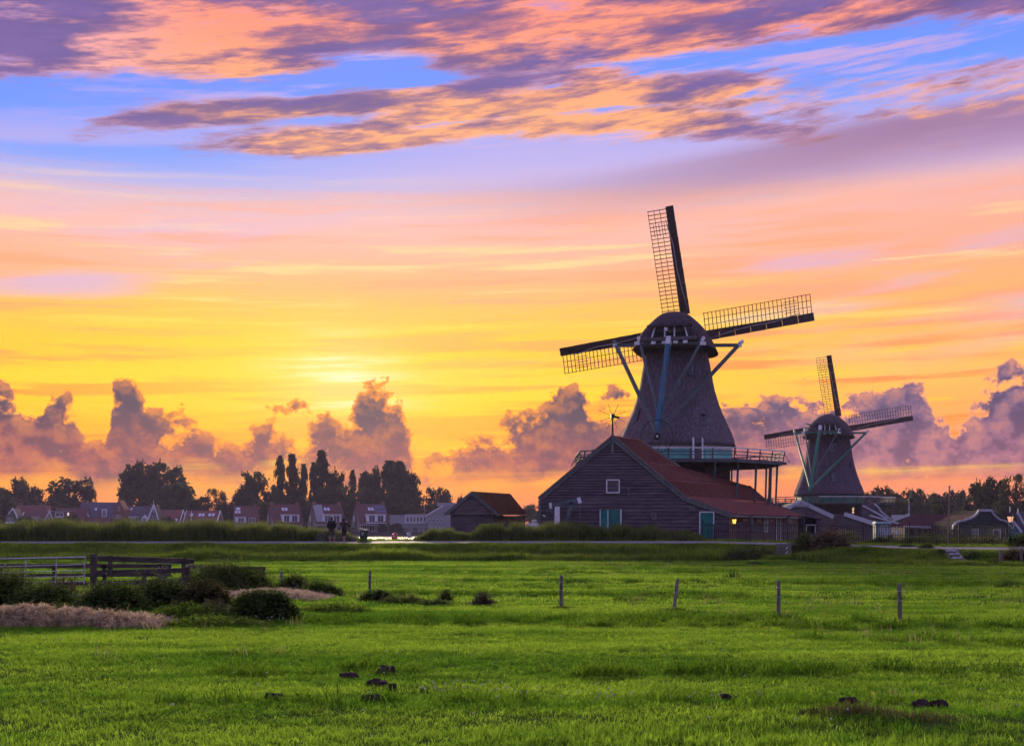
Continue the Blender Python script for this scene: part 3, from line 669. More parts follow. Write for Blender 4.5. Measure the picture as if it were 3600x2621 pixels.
    if tp.get('wheel'):
        wr = tp['wheel']; c = foot + V((0, -.35, -.05)); axw = (0, 1, 0)
        wh = MB().ring(c, wr, .035, axw, 40, 6).build('capstan_wheel', IRON, root)
        for j in range(14):
            t = j * math.pi / 7 + .1; e = c + V((math.cos(t), 0, math.sin(t))) * (wr + .25); MB().beam(c, e, .05, .05).build('spoke', BRACE, wh)
        MB().tube([c + V((0, .1, 0)), c - V((0, .12, 0))], .30, 20).build('wheel_hub', IRON, wh); MB().tube([c - V((0, .1, 0)), c - V((0, .22, 0))], .10, 12).build('axle_cap', WHITE, wh)
    # winch rope
    MB().tube([L(*tp['rope'][0], -Lh - .4), L(*tp['rope'][1], tp['dy'] + .5)], .02, 5).build('brake_rope', CLOTH, root)
    rb_ = MB().beam(L(*tp['lever'][0], -Lh - .6), L(*tp['lever'][1], -Lh * .7), .16, .16).build('brake_lever', BRACE, root)
    MB().beam(L(*tp['lever'][0], -Lh - .75), L(*tp['lever'][0], -Lh - .55) + V((.02, 0, -.03)), .28).build('white_tip', WHITE, rb_)
    # ---- stage (gallery)
    RG = cfg['gal'] * k / math.cos(R(22.5)) * 1.0
    cor = [V((xc + RG * math.cos(R(22.5 + 45 * i)), D + RG * math.sin(R(22.5 + 45 * i)), zf)) for i in range(8)]
    inn = [V((xc + (rb - .3) * math.cos(R(22.5 + 45 * i)), D + (rb - .3) * math.sin(R(22.5 + 45 * i)), zf)) for i in range(8)]
    stage = None
    for i in range(8):
        j = (i + 1) % 8; nseg = 9
        for q in range(nseg):
            a, b = q / nseg, (q + .94) / nseg
            p4 = [lerp(inn[i], cor[i], a), lerp(inn[i], cor[i], b), lerp(inn[j], cor[j], b), lerp(inn[j], cor[j], a)]
            pl = MB().prism(p4, (0, 0, -.06)).build('floor_plank', WOOD2, root)
        bar('edge_beam', cor[i] - V((0, 0, .2)), cor[j] - V((0, 0, .2)), .14, BRACE, root, .22)
        bar('joist', lerp(inn[i], cor[i], .0) - V((0, 0, .18)), lerp(inn[i], cor[i], 1.07) - V((0, 0, .18)), .18, WOOD2, root, .2)
        bar('joist', lerp(lerp(inn[i], inn[j], .5), lerp(cor[i], cor[j], .5), 0) - V((0, 0, .19)), lerp(lerp(inn[i], inn[j], .5), lerp(cor[i], cor[j], .5), 1.08) - V((0, 0, .19)), .16, WOOD2, root, .18)
        out = V(((cor[i] + cor[j]) / 2 - V((xc, D, zf)))).normalized(); h = cfg['rail']; lean = .16
        ro = [c + (c - V((xc, D, zf))).normalized() * lean for c in (cor[i], cor[j])]
        for q, zz in enumerate((1.0, .66, .36)):
            a = lerp(cor[i], ro[0], zz) + V((0, 0, h * zz)); b = lerp(cor[j], ro[1], zz) + V((0, 0, h * zz))
            bar('stage_rail', a, b, .09 if q == 0 else .05, (cfg['railmat'] if i in (5, 6) else WOOD2) if q == 0 else BRACE, root, .11 if q == 0 else .08)
        for q in range(4):
            t = q / 4; b0 = lerp(cor[i], cor[j], t); b1 = lerp(ro[0], ro[1], t) + V((0, 0, h))
            bar('rail_post', b0 - V((0, 0, .15)), b1, .11, WOOD, root)
            dv = (b0 - V((xc, D, zf))).normalized()
            if q % 2 == 0: bar('rail_strut', b0 + dv * .62 - V((0, 0, .10)), lerp(b0, b1, .8), .05, WOOD, root)
        for q in cfg['struts']:
            b0 = lerp(cor[i], cor[j], q) * .97 + V((xc, D, zf)) * .03; ft = lerp(b0, V((xc, D, 0)), cfg['strut_in']); ft.z = cfg['strut_foot'](ft.x, ft.y)
            st_ = MB().beam(b0 - V((0, 0, .15)), ft, .17).build('stage_strut', BRACE, root)
    # ---- sails, seen from behind
    hp = P(*cfg['hub'], D + Lh + .5); RS = cfg['Rs'] * (D + Lh + .5) / F
    shaft = V((math.sin(yaw), math.cos(yaw), .10)).normalized(); rt = V((math.cos(yaw), -math.sin(yaw), 0)); upv = rt.cross(shaft).normalized()
    if upv.z < 0: upv = -upv
    MB().tube([hp - shaft * 3.0, hp + shaft * .9], .38, 12).build('windshaft', WOOD, root)
    t0 = cfg['tilt']; bwid = cfg['board'] * RS; lwid = cfg['lattice'] * RS
    bar_me = {}
    for s_ in range(4):
        th = t0 - s_ * math.pi / 2
        er = rt * (-math.sin(th)) + upv * math.cos(th); et = rt * (-math.cos(th)) + upv * (-math.sin(th))
        MS = Matrix(((er.x, et.x, shaft.x, hp.x), (er.y, et.y, shaft.y, hp.y), (er.z, et.z, shaft.z, hp.z), (0, 0, 0, 1)))
        sail = MB(MS); dz_ = .12 * (s_ % 2)
        sail.beam((-.3, -.10, dz_), (RS * .86, -.10, dz_), .34, .30, w1=.16)
        so = sail.build('sail', SAILW, root)
        # leading boards, in panels
        npn = 7
        for j in range(npn):
            a, b = lerp(.155, 1.0, j / npn) * RS, lerp(.155, 1.0, (j + .985) / npn) * RS; w0 = bwid * lerp(1.12, .95, j / npn)
            MB(MS).prism([(a, -.02, dz_ - .08), (b, -.02, dz_ - .08), (b, -w0, dz_ - .30), (a, -w0, dz_ - .30)], (0, 0, .05)).build('sail_board', SAILW, so)
            MB(MS).box(b - .05, b + .0, -w0, -.05, dz_ - .36, dz_ - .30).build('board_batten', SAILW, so)
        # lattice
        nb = cfg['bars']; r0, r1 = .17 * RS, .985 * RS
        for j in range(nb):
            r_ = lerp(r0, r1, j / (nb - 1)); sl = .06 * RS / 12
            o_me = MB(MS).beam((r_, -.12, dz_), (r_ + sl * 1.2, lwid * 1.03, dz_ + .06), .068, .06).build('sail_lath', SAILW, so)
        for q in (.335, .665, 1.0):
            MB(MS).beam((r0 - .05, lwid * q, dz_ + .04), (r1 + .05, lwid * q, dz_ + .04), .05, .05).build('sail_rail', SAILW, so)
        for q in (.2, .5, .8): MB(MS).beam((r1 - .10 * RS, lwid * q, dz_ + .05), (r1 - .20 * RS, lwid * q, dz_ + .05), .05, .05).build('sail_rail', SAILW, so)
        # furled canvas
        pts = [(RS * .90, lwid * .06, dz_ - .30), (RS * .83, -.02, dz_ - .33), (RS * .70, -bwid * .34, dz_ - .42), (RS * .52, -bwid * .36, dz_ - .42), (RS * .34, -bwid * .62, dz_ - .44), (RS * .19, -bwid * .95, dz_ - .42)]
        MB(MS).tube(pts, [.03, .05, .06, .055, .05, .03], 6).build('furled_canvas', CLOTH, so, smooth=True)
    return root

BARN_D, BARN_X = 98.0, X(2562, 98.0)
DS = V((math.sin(R(30)), math.cos(R(30)), 0)); DG = V((-math.cos(R(6)), math.sin(R(6)), 0)); C0 = V((BARN_X, BARN_D, 0))
def gp(px, py, off=0.0):
    """point of the barn's gable plane seen at that pixel; off metres in front of it"""
    nrm = V((-DG.y, DG.x, 0)); nrm = nrm if nrm.y < 0 else -nrm
    base = C0 + nrm * off; t = (px - HX) / F                # x = t*y on the ray
    # base.x + DG.x*s = t*(base.y + DG.y*s)
    s = (t * base.y - base.x) / (DG.x - t * DG.y); y = base.y + DG.y * s
    return V((base.x + DG.x * s, y, Z(py, y)))
GNRM = V((-DG.y, DG.x, 0)); GNRM = GNRM if GNRM.y < 0 else -GNRM
A_, B_, K_, E_ = gp(1898, 1752), gp(2154, 1538), gp(2405, 1750), gp(2562, 1808)
def barn_roof_z(x, y):
    """roof height over a ground point, for the props that stand on it"""
    # solve C0 + DG*g + DS*s = (x, y)
    det = DG.x * DS.y - DG.y * DS.x; ux, uy = x - C0.x, y - C0.y; g = (ux * DS.y - uy * DS.x) / det; s = (DG.x * uy - DG.y * ux) / det
    if s < 0 or s > 20.5 or g < 0: return None
    gk, gb = (K_ - C0).dot(DG), (B_ - C0).dot(DG)
    if g < gk: return lerp(E_.z, K_.z, g / gk)
    return lerp(K_.z, B_.z, min(1, (g - gk) / (gb - gk)))
def strut_foot_main(x, y):
    r = barn_roof_z(x, y); return r if r is not None else 1.0

windmill(dict(D=118.0, ax=2378, ground=1.0, label='large thatched windmill with grey-brown smock rising behind the red-roofed barn',
    prof=[(1574, 208), (1553, 203), (1532, 196), (1500, 182), (1470, 168), (1450, 158), (1400, 141), (1350, 129), (1300, 120), (1265, 114), (1246, 110)],
    floor=1612, gal=343, rail=.92, railmat=WHITE, band1=TEALL, band2=WHITE, frame=BRACE, courses=22, rbase=5.1,
    openings=[(2419, 1258, 2437, 1322, 'window'), (2464, 1458, 2482, 1492, 'window'), (2243, 1437, 2252, 1478, 'slit'), (2438, 1538, 2466, 1612, 'door')], slit_lean=.25,
    yaw=R(15), cap=[(1243, 141), (1240, 143), (1233, 139), (1214, 131), (1184, 116), (1154, 94), (1127, 66), (1106, 40), (1101, 14)], capmat=CAPTH, open=(60, 1174, 1210),
    tail=dict(long=[(2166, 1214), (2596, 1213)], short=[(2250, 1207), (2462, 1207)], foot=(2308, 1532), top=(2349, 1212), dy=-8.2, mid=.80, wheel=1.42,
              rope=[(2340, 1160), (2330, 1480)], lever=[(2340, 1156), (2382, 1184)]),
    brace=BRACE, brace2=BRACE, tailmat=TAIL, struts=(.12, .5, .8), strut_in=.02, strut_foot=strut_foot_main,
    hub=(2404, 1177), Rs=448, tilt=R(7.6), board=.067, lattice=.140, bars=27))
MILL2 = windmill(dict(D=203.0, ax=2914, ground=.2, label='smaller distant windmill with green tail beams right of the barn',
    prof=[(1742, 122), (1722, 117), (1700, 108), (1670, 97), (1640, 88), (1600, 80), (1570, 75), (1541, 71)],
    floor=1764, gal=205, rail=.85, railmat=WHITE, band1=GREEN, band2=GREEN, frame=BRACE, courses=12, rbase=4.6,
    openings=[(2919, 1557, 2937, 1592, 'window'), (2923, 1660, 2937, 1692, 'window'), (2861, 1588, 2866, 1602, 'slit'), (2985, 1624, 2991, 1646, 'slit')],
    yaw=R(17), cap=[(1540, 88), (1538, 89), (1533, 86), (1521, 81), (1501, 72), (1481, 54), (1464, 34), (1455, 10)], capmat=CAPTH, open=(30, 1500, 1520),
    tail=dict(long=[(2795, 1521), (3044, 1521)], short=[(2830, 1520), (2944, 1520)], foot=(2848, 1722), top=(2882, 1512), dy=-8.5, mid=.80,
              rope=[(2878, 1500), (2872, 1710)], lever=[(2832, 1488), (2872, 1500)]),
    brace=GREEN, brace2=BRACE, tailmat=GREEN, thatch=THATCH2, struts=(.1, .4, .7), strut_in=.30, strut_foot=lambda x, y: 3.2,
    hub=(2944, 1503), Rs=255, tilt=R(8.2), board=.070, lattice=.142, bars=25))
# ------------------------------------------------------------------ the barn in front of the big mill
GZ = .75
barn = thing('barn', (C0.x, C0.y, GZ), 'dark boarded barn with red tiled roof in front of the big windmill', 'barn')
def edge_g(zz):
    """left and right ends of the gable at height zz, as distance along DG from the right corner"""
    gA, gB, gK = (A_ - C0).dot(DG), (B_ - C0).dot(DG), (K_ - C0).dot(DG)
    left = gA if zz <= A_.z else lerp(gA, gB, (zz - A_.z) / (B_.z - A_.z))
    if zz <= E_.z: right = 0
    elif zz <= K_.z: right = lerp(0, gK, (zz - E_.z) / (K_.z - E_.z))
    else: right = lerp(gK, gB, (zz - K_.z) / (B_.z - K_.z))
    return left, right
wallback = MB(); poly = [C0 + DG * g + V((0, 0, zz)) for g, zz in [(0, GZ), ((A_ - C0).dot(DG), GZ), ((A_ - C0).dot(DG), A_.z - .05), ((B_ - C0).dot(DG), B_.z - .1), ((K_ - C0).dot(DG), K_.z - .05), (0, E_.z - .05)]]
wallback.prism(poly, -GNRM * .2 if False else V((0, .2, 0))); gw = wallback.build('gable_wall', DARK, barn)
zz = GZ; rj = random.Random(5)
while zz < B_.z - .15:
    hgt = .30 if zz < 4.1 else .225
    z1 = min(zz + hgt, B_.z - .08); l0, r0 = edge_g(zz); l1, r1 = edge_g(z1 - .01)
    cuts = [0, 1] if l0 - r0 < 9 else [0, rj.uniform(.3, .7), 1]
    for a, b in zip(cuts[:-1], cuts[1:]):
        o0, o1 = .085 + rj.uniform(-.015, .015), .035
        q = [C0 + DG * lerp(l0, r0, a) + GNRM * o0 + V((0, 0, zz + .004)), C0 + DG * (lerp(l0, r0, b) + .008) + GNRM * o0 + V((0, 0, zz + .004 + rj.uniform(-.012, .012))),
             C0 + DG * (lerp(l1, r1, b) + .008) + GNRM * o1 + V((0, 0, z1 - .028)), C0 + DG * lerp(l1, r1, a) + GNRM * o1 + V((0, 0, z1 - .028))]
        MB().prism(q, -GNRM * .028).build('board', WOOD, gw)
    zz = z1
# barge boards, corner board, finial
def gbar(nm, a, b, w, h, mt, par=barn, off=.14): return MB().beam(a + GNRM * off, b + GNRM * off, w, h, up=GNRM).build(nm, mt, par)
for a, b in ((A_, B_), (B_, K_), (K_, E_)):
    dd = (b - a).normalized(); gbar('bargeboard', a - dd * .08, b + dd * .08, .40, .07, BARGE)
gbar('corner_board', V((A_.x, A_.y, GZ)), V((A_.x, A_.y, A_.z - .1)), .22, .08, BARGE, off=.12)
gbar('finial_board', B_ + V((0, 0, .55)), B_ - V((0, 0, 1.25)), .17, .10, BARGE, off=.22)
# pantiled roof: courses with a wave across, real steps
def tiled(name, corners, mt, parent, course=.30, tw=.24, amp=.028, lift=.05):
    """corners: eave a, eave b, ridge b, ridge a (3-D); rows climb from eave to ridge"""
    a, b, c, d = [V(p) for p in corners]; n = (b - a).cross(d - a).normalized()
    if n.z < 0: n = -n
    hgt = max((d - a).length, (c - b).length); rows = max(2, int(hgt / course)); cols = max(2, int(max((b - a).length, (c - d).length) / tw)) * 3
    vs_, fs = [], []
    u = np.linspace(0, 1, cols + 1)[:, None]; wave = (np.sin(np.arange(cols + 1) * 2 * math.pi / 3) * amp)[:, None]
    A, B, Cc, Dd, N = [np.array(p) for p in (a, b, c, d, n)]
    for r in range(rows):
        t0, t1 = r / rows, (r + 1.04) / rows
        for t, lf in ((t0, lift), (min(t1, 1.01), .0)):
            p = (A + (Dd - A) * t) * (1 - u) + (B + (Cc - B) * t) * u + N * (wave + lf + rng.uniform(-.006, .006)); vs_.append(p)
    vv = np.concatenate(vs_); w = cols + 1; ff = []
    base = np.arange(cols)
    for r in range(rows):
        o = 2 * r * w; ff.append(np.stack([o + base, o + base + 1, o + w + base + 1, o + w + base], -1))
        if r: ff.append(np.stack([o - w + base, o - w + base + 1, o + base + 1, o + base], -1))
    org = np.array(origin_of(parent)); me = np_mesh(name, vv - org, np.concatenate(ff), [mt])
    return link(name, me, None, parent)
def slab(corners, nm, mt, parent, th=.12):
    a, b, c, d = [V(p) for p in corners]; n = (b - a).cross(d - a).normalized(); n = n if n.z > 0 else -n
    return MB().prism([p - n * .02 for p in (a, b, c, d)], -n * th).build(nm, mt, parent)
SB = 20.5
ov = GNRM * .22
def on_roof(f, s): return lerp(B_, K_, f) + DS * s
roof = tiled('roof', [E_ + ov, E_ + DS * SB, K_ + DS * SB, K_ + ov], TILE, barn)
tiled('roof_slope', [lerp(B_, K_, .62) + DS * SB * 0 + ov * 0 + (K_ - B_) * .38 + ov, K_ + DS * SB, lerp(B_, K_, .68) + DS * SB, lerp(B_, K_, .68) + ov], TILE, barn)
tiled('roof_slope', [lerp(B_, K_, .68) + ov, on_roof(.68, SB), on_roof(.42, 7.6), lerp(B_, K_, .42) + ov], TILE, barn)
tiled('roof_slope', [lerp(B_, K_, .42) + ov, on_roof(.42, 7.6), on_roof(0, 5.4), B_ + ov], TILE, barn)
tiled('roof_slope', [A_ + DS * 14, A_ + ov, B_ + ov, B_ + DS * 5.4], TILE, barn)
MB().tube([B_ + ov + V((0, 0, .06)), B_ + DS * 5.4 + V((0, 0, .06))], .13, 8).build('ridge_tiles', TILE, barn)
MB().beam(on_roof(0, 5.42) + V((0, 0, .04)), on_roof(.42, 7.65) + V((0, 0, .04)), .12, .16).build('verge_board', BARGE, barn)
MB().beam(on_roof(.68, SB) + V((0, 0, .05)), on_roof(1, SB) + V((0, 0, .05)), .14, .18).build('verge_board', BARGE, barn)
MB().beam(on_roof(1, SB) + V((0, 0, .05)), E_ + DS * SB + V((0, 0, .05)), .14, .18).build('verge_board', BARGE, barn)
# side wall under the eave, boards by bay
SN = V((DS.y, -DS.x, 0)); set_ = -SN * .55
MB().prism([C0 + set_ + V((0, 0, GZ)), C0 + set_ + DS * (SB - .5) + V((0, 0, GZ)), C0 + set_ + DS * (SB - .5) + V((0, 0, E_.z + .2)), C0 + set_ + V((0, 0, E_.z + .2))], -SN * .15).build('side_wall', DARK, barn)
sw_ = barn.children[-1]
for i in range(9):
    z0 = GZ + i * .27
    for a, b in ((.05, 5.4), (5.5, 10.5), (10.6, 15.2), (15.3, 19.9)):
        q = [C0 + set_ + DS * a + SN * .06 + V((0, 0, z0)), C0 + set_ + DS * b + SN * .06 + V((0, 0, z0)), C0 + set_ + DS * b + SN * .025 + V((0, 0, z0 + .275)), C0 + set_ + DS * a + SN * .025 + V((0, 0, z0 + .275))]
        MB().prism(q, -SN * .02).build('board', WOOD2, sw_)
MB().beam(E_ + ov * .8 - V((0, 0, .10)), E_ + DS * SB - V((0, 0, .10)), .10, .16).build('gutter_board', BARGE, barn)
def sp(px, py, off=.08):
    """point of the side wall at that pixel"""
    b0 = C0 + set_ + SN * off; t = (px - HX) / F; s = (t * b0.y - b0.x) / (DS.x - t * DS.y); y = b0.y + DS.y * s; return V((b0.x + DS.x * s, y, Z(py, y)))
for px in (2643, 2773):
    p = sp(px, 1850, .75); MB().box(p.x - .09, p.x + .09, p.y - .09, p.y + .09, GZ - .1, E_.z - .02).build('eave_post', BARGE, barn)
for px0, py0, px1, py1, nm, mt in ((2684, 1817, 2697, 1868, 'narrow_window', RENDER), (2727, 1820, 2743, 1905, 'narrow_door', BARGE)):
    a, b = sp(px0, py1), sp(px1, py0); w = MB().prism([a, V((b.x, b.y, a.z)), b, V((a.x, a.y, b.z))], SN * .05).build(nm, mt, barn)
    for p, q in ((a, V((a.x, a.y, b.z))), (V((b.x, b.y, a.z)), b)): MB().beam(p + SN * .06, q + SN * .06, .07, .06).build('frame', WHITE, w)
    MB().beam(a + SN * .06, V((b.x, b.y, a.z)) + SN * .06, .07, .06).build('sill', WHITE, w)
PINK_REFL = glassmat('pink_reflection_pane', (.55, .30, .22), .2)  # unlit glass; a pinkish reflection is put into its base colour
for px, py in ((2668, 1829), (2712, 1829), (2618, 1827), (2777, 1832)):
    a, b = sp(px - 5, py + 4, .10), sp(px + 5, py - 4, .10); hw = MB().prism([a, V((b.x, b.y, a.z)), b, V((a.x, a.y, b.z))], SN * .04).build('hatch_window', PINK_REFL, barn)
    for t in (.25, .5, .75): MB().beam(lerp(a, V((b.x, b.y, a.z)), t) + SN * .05, lerp(V((a.x, a.y, b.z)), b, t) + SN * .05, .02, .02).build('glazing_bar', DARK, hw)
# doors and windows of the gable
def gdoor(nm, px0, py0, px1, py1, mt, par=barn, frame=WHITE, planks=6, bars=False, mull=None):
    a, b = gp(px0, py1, .10), gp(px1, py0, .10); br_, tl = V((b.x, b.y, a.z)), V((a.x, a.y, b.z)); o = None
    base = MB().prism([a, br_, b, tl], GNRM * .03).build(nm, DARK if not bars else GLASS, par)
    if not bars:
        for i in range(planks):
            t0, t1 = i / planks, (i + .96) / planks
            MB().prism([lerp(a, br_, t0) + GNRM * .03, lerp(a, br_, t1) + GNRM * .03, lerp(tl, b, t1) + GNRM * .03, lerp(tl, b, t0) + GNRM * .03], GNRM * (.03 + .006 * (i % 2))).build('plank', mt, base)
    for p, q in ((a, tl), (br_, b), (tl, b)): MB().beam(p + GNRM * .07, q + GNRM * .07, .085, .08, up=GNRM).build('frame', frame, base)
    if bars or mull:
        if bars: MB().beam(a + GNRM * .07, br_ + GNRM * .07, .10, .08, up=GNRM).build('sill', frame, base)
        for t in (mull or []): MB().beam(lerp(a, br_, t) + GNRM * .085, lerp(tl, b, t) + GNRM * .085, .07 if not bars else .035, .05, up=GNRM).build('mullion', frame, base)
        if bars:
            for t in (.33, .66): MB().beam(lerp(a, tl, t) + GNRM * .08, lerp(br_, b, t) + GNRM * .08, .03, .04, up=GNRM).build('glazing_bar', BARGE, base)
    return base
gdoor('double_door', 2110, 1788, 2183, 1880, TEAL, planks=9, mull=[.375])
gdoor('door', 2460, 1799, 2509, 1893, TEAL, planks=6)
gdoor('window', 2133, 1686, 2177, 1731, None, bars=True, mull=[])
MB().beam(gp(2128, 1684, .16), gp(2182, 1684, .16), .06, .16, up=(0, 0, 1)).build('drip_board', WOOD, barn)
MB().beam(gp(2105, 1785, .18), gp(2190, 1785, .18), .06, .2, up=(0, 0, 1)).build('drip_board', WOOD, barn)
gdoor('small_window', 2290, 1803, 2306, 1823, None, frame=BARGE, bars=True, mull=[.5])
gdoor('small_window', 2426, 1785, 2441, 1795, None, frame=BARGE, bars=True, mull=[.5])
MB().tube([gp(2209, 1720, .15), gp(2211, 1721, .40), gp(2211, 1745, .40)], .10, 10).build('vent_pipe', WOOD, barn)
# open-fronted porch and slatted half-door at the far end of the barn
def frontbox(px0, px1, py0, py1, D, dep): return X(px0, D), X(px1, D), D, D + dep, Z(py1, D), Z(py0, D)
por = thing('porch_shed', (X(2855, 100), 100, GZ), 'small dark porch with slatted half door between barn and wood heap', 'shed')
x0, x1, y0, y1, z0, z1 = frontbox(2829, 2872, 1815, 1912, 100, 2.5)
MB().box(x0 + .05, x1 - .05, y0 + .25, y1, z0, z1 - .1).build('inner_wall', DARK, por)
MB().prism([(x0 - .05, y0 - .2, z1), (x1 + .35, y0 - .2, z1 - .25), (x1 + .35, y1, z1 - .25), (x0 - .05, y1, z1)], (0, 0, .10)).build('lean_roof', WOOD, por)
for i in range(9):
    a = lerp(x0, x1 + .25, i / 9); MB().box(a, a + .10, y0, y0 + .04, z0, Z(1874, 100) - .02 * (i % 3)).build('slat', WOOD2, por)
for a in (x0, x1, x1 + .25): MB().box(a - .05, a + .05, y0 + .06, y0 + .16, z0, z1 - .1).build('post', WOOD, por)
for px in (2835, 2866): MB().beam(P(px, 1844, 100.1), P(px, 1873, 100.1), .05).build('white_frame', WHITE, por)
MB().beam(P(2835, 1844, 100.1), P(2866, 1844, 100.1), .05).build('white_frame', WHITE, por)
# lit wall lantern
wl = thing('wall_lantern', tuple(sp(2581, 1842, .35)), 'lit yellow lantern on the barn side wall', 'lantern')
c = sp(2581, 1831, .38); MB().lathe([(.10, c.z - .20), (.16, c.z + .14)], 6, (c.x, c.y)).build('lantern_glass', emat('lamp_glow', (1.0, .58, .08), 1.3), wl)
MB().lathe([(.20, c.z + .14), (.04, c.z + .30)], 6, (c.x, c.y)).build('lantern_cap', IRON, wl)
MB().lathe([(.07, c.z - .26), (.11, c.z - .20)], 6, (c.x, c.y)).build('lantern_base', IRON, wl)
MB().tube([c + V((0, 0, .30)), c + V((0, 0, .38)) - SN * .15, sp(2581, 1824, .02)], .02, 6).build('bracket', IRON, wl)
pl = bpy.data.lights.new('lantern_light', 'POINT'); pl.energy = 6; pl.color = (1, .62, .2); pl.shadow_soft_size = .12
plo = bpy.data.objects.new('lantern_light', pl); C.objects.link(plo); plo.parent = wl; plo.location = V(c) + SN * .25 - V(wl.location)
# whirligig on the barn ridge
def whirl(base, h, r, label, n=8, post=IRON):
    w = thing('whirligig', tuple(base), label, 'whirligig'); t = V(base) + V((0, 0, h))
    MB().tube([base, t], [.09, .05], 8).build('post', post, w); MB().box(t.x - .14, t.x + .14, t.y - .4, t.y + .1, t.z - .1, t.z + .2).build('head', IRON, w)
    for i in range(n):
        a = i * 2 * math.pi / n + .35; e = t + V((math.cos(a) * r, -.2 - .25 * math.cos(a), math.sin(a) * r)); MB().beam(t + V((0, -.2, 0)), e, .018, .03).build('vane', IRON, w)
    MB().beam(t, t + V((.55, .1, -.05)), .04, .16).build('tail_vane', IRON, w)
whirl(B_ + V((0, .1, .12)), 1.55, 1.05, 'black whirligig vane on the front peak of the barn roof')
# hoisting frame beside the barn
hz = thing('hoist_frame', (X(1960, 97.6), 97.6, 1.0), 'grey-green timber hoist with white post left of the barn doors', 'hoist')
HD = 97.6
def hb(a, b, w, nm, mt, h=None): return MB().beam(P(*a, HD), P(*b, HD), w, h, up=(0, 1, 0)).build(nm, mt, hz)
hb((1936, 1777), (2040, 1757), .42, 'top_beam', BRACE, .3); hb((1946, 1776), (1946, 1862), .28, 'upright', BRACE, .3); hb((2010, 1766), (1982, 1862), .30, 'strut', BRACE, .3)
for a, b in (((1931, 1777), (1940, 1776)), ((2030, 1760), (2042, 1756))): MB().beam(P(*a, HD - .02), P(*b, HD - .02), .46, .36, up=(0, 1, 0)).build('white_end', WHITE, hz)
MB().tube([P(1959, 1780, HD - .4), P(1959, 1880, HD - .4)], [.20, .22], 14).build('white_post', WHITE, hz)
hb((1909, 1810), (1938, 1824), .08, 'crank', BRACE); MB().beam(P(1908, 1809, HD - .02), P(1917, 1814, HD - .02), .09).build('white_end', WHITE, hz)
MB().tube([P(2039, 1762, HD), P(2039, 1818, HD)], .015, 5).build('rope', CLOTH, hz)
# ------------------------------------------------------------------ buildings right of the barn
def rect(px0, py0, px1, py1, D, nm, mt, par, th=.05): return MB().box(X(px0, D), X(px1, D), D - th, D, Z(py1, D), Z(py0, D)).build(nm, mt, par)
def win(px0, py0, px1, py1, D, par, frame=WHITE, glass=GLASS, nv=1, nh=2, fw=.08, name='window'):
    """window: dark pane with frame and glazing bars as sub-parts"""
    w = rect(px0, py0, px1, py1, D - .03, name, glass, par, .03); x0, x1, z0, z1 = X(px0, D), X(px1, D), Z(py1, D), Z(py0, D)
    f = MB()
    for a, b in (((x0, z0), (x0, z1)), ((x1, z0), (x1, z1)), ((x0, z0), (x1, z0)), ((x0, z1), (x1, z1))): f.beam((a[0], D - .09, a[1]), (b[0], D - .09, b[1]), fw, .08, up=(0, 1, 0))
    f.build('window_frame', frame, w)
    g = MB()
    for i in range(1, nv + 1): t = lerp(x0, x1, i / (nv + 1)); g.beam((t, D - .075, z0), (t, D - .075, z1), fw * .5, .05, up=(0, 1, 0))
    for i in range(1, nh + 1): t = lerp(z0, z1, i / (nh + 1)); g.beam((x0, D - .07, t), (x1, D - .07, t), fw * .5, .05, up=(0, 1, 0))
    if nv or nh: g.build('glazing_bars', frame, w)
    return w
def stroke(pts, D, w, nm, mt, par, th=.14, dy=0):
    m = MB()
    for a, b in zip(pts[:-1], pts[1:]):
        A, B = P(*a, D), P(*b, D); d = (B - A).normalized() * (w * .14); m.beam(A - d + V((0, dy, 0)), B + d + V((0, dy, 0)), w, th, up=(0, 1, 0))
    return m.build(nm, mt, par)
def boards(pxL, pxR, zlo, zhi, D, mt, par, course=.30, shape=None):
    """horizontal clapboards on a front wall; shape(z) -> (xl, xr)"""
    z_ = zlo
    while z_ < zhi - .02:
        z1 = min(z_ + course, zhi); l0, r0 = shape(z_) if shape else (X(pxL, D), X(pxR, D)); l1, r1 = shape(z1) if shape else (l0, r0)
        if r1 - l1 > .05 or r0 - l0 > .05:
            MB().prism([(l0, D - .07, z_), (r0, D - .07, z_), (r1, D - .03, z1 + .01), (l1, D - .03, z1 + .01)], (0, .03, 0)).build('board', mt, par)
        z_ = z1
DKGREEN = mat('dark_green_boards', (.028, .050, .045), (.018, .034, .032), .7, 3, (.35, 1, 3), .4, 12)
LILAC = mat('pale_trim_paint', (.50, .50, .57), (.42, .42, .48), .55, 5)

# --- sawmill shed with the name board
D = 186
shed = thing('sawmill_shed', (X(2830, D), D, .3), 'boarded sawmill shed with white gable and name board below the distant windmill', 'shed')
ap, le, re_ = P(2813, 1760, D), P(2740, 1800, D), P(2929, 1818, D)
def shp(z_):
    l = X(2757, D) if z_ < le.z else lerp(le.x, ap.x, min(1, (z_ - le.z) / (ap.z - le.z))); r = X(2925, D) if z_ < re_.z else lerp(re_.x, ap.x, min(1, (z_ - re_.z) / (ap.z - re_.z))); return l, r
MB().prism([(X(2757, D), D + .02, 0), (X(2925, D), D + .02, 0), (X(2925, D), D + .02, re_.z - .1), (ap.x, D + .02, ap.z - .2), (X(2757, D), D + .02, le.z)], (0, 10, 0)).build('wall', DARK, shed)
boards(2757, 2925, 0, ap.z - .3, D, WOOD, shed, .36, shp)
stroke([(2745, 1797), (2813, 1762)], D - .15, .62, 'bargeboard', LILAC, shed); stroke([(2813, 1762), (2929, 1816)], D - .15, .62, 'bargeboard', LILAC, shed, dy=-.02)
MB().prism([P(2786, 1781, D - .18), P(2846, 1781, D - .18), P(2820, 1765, D - .18), P(2806, 1765, D - .18)], (0, -.06, 0)).build('name_board', LILAC, shed)
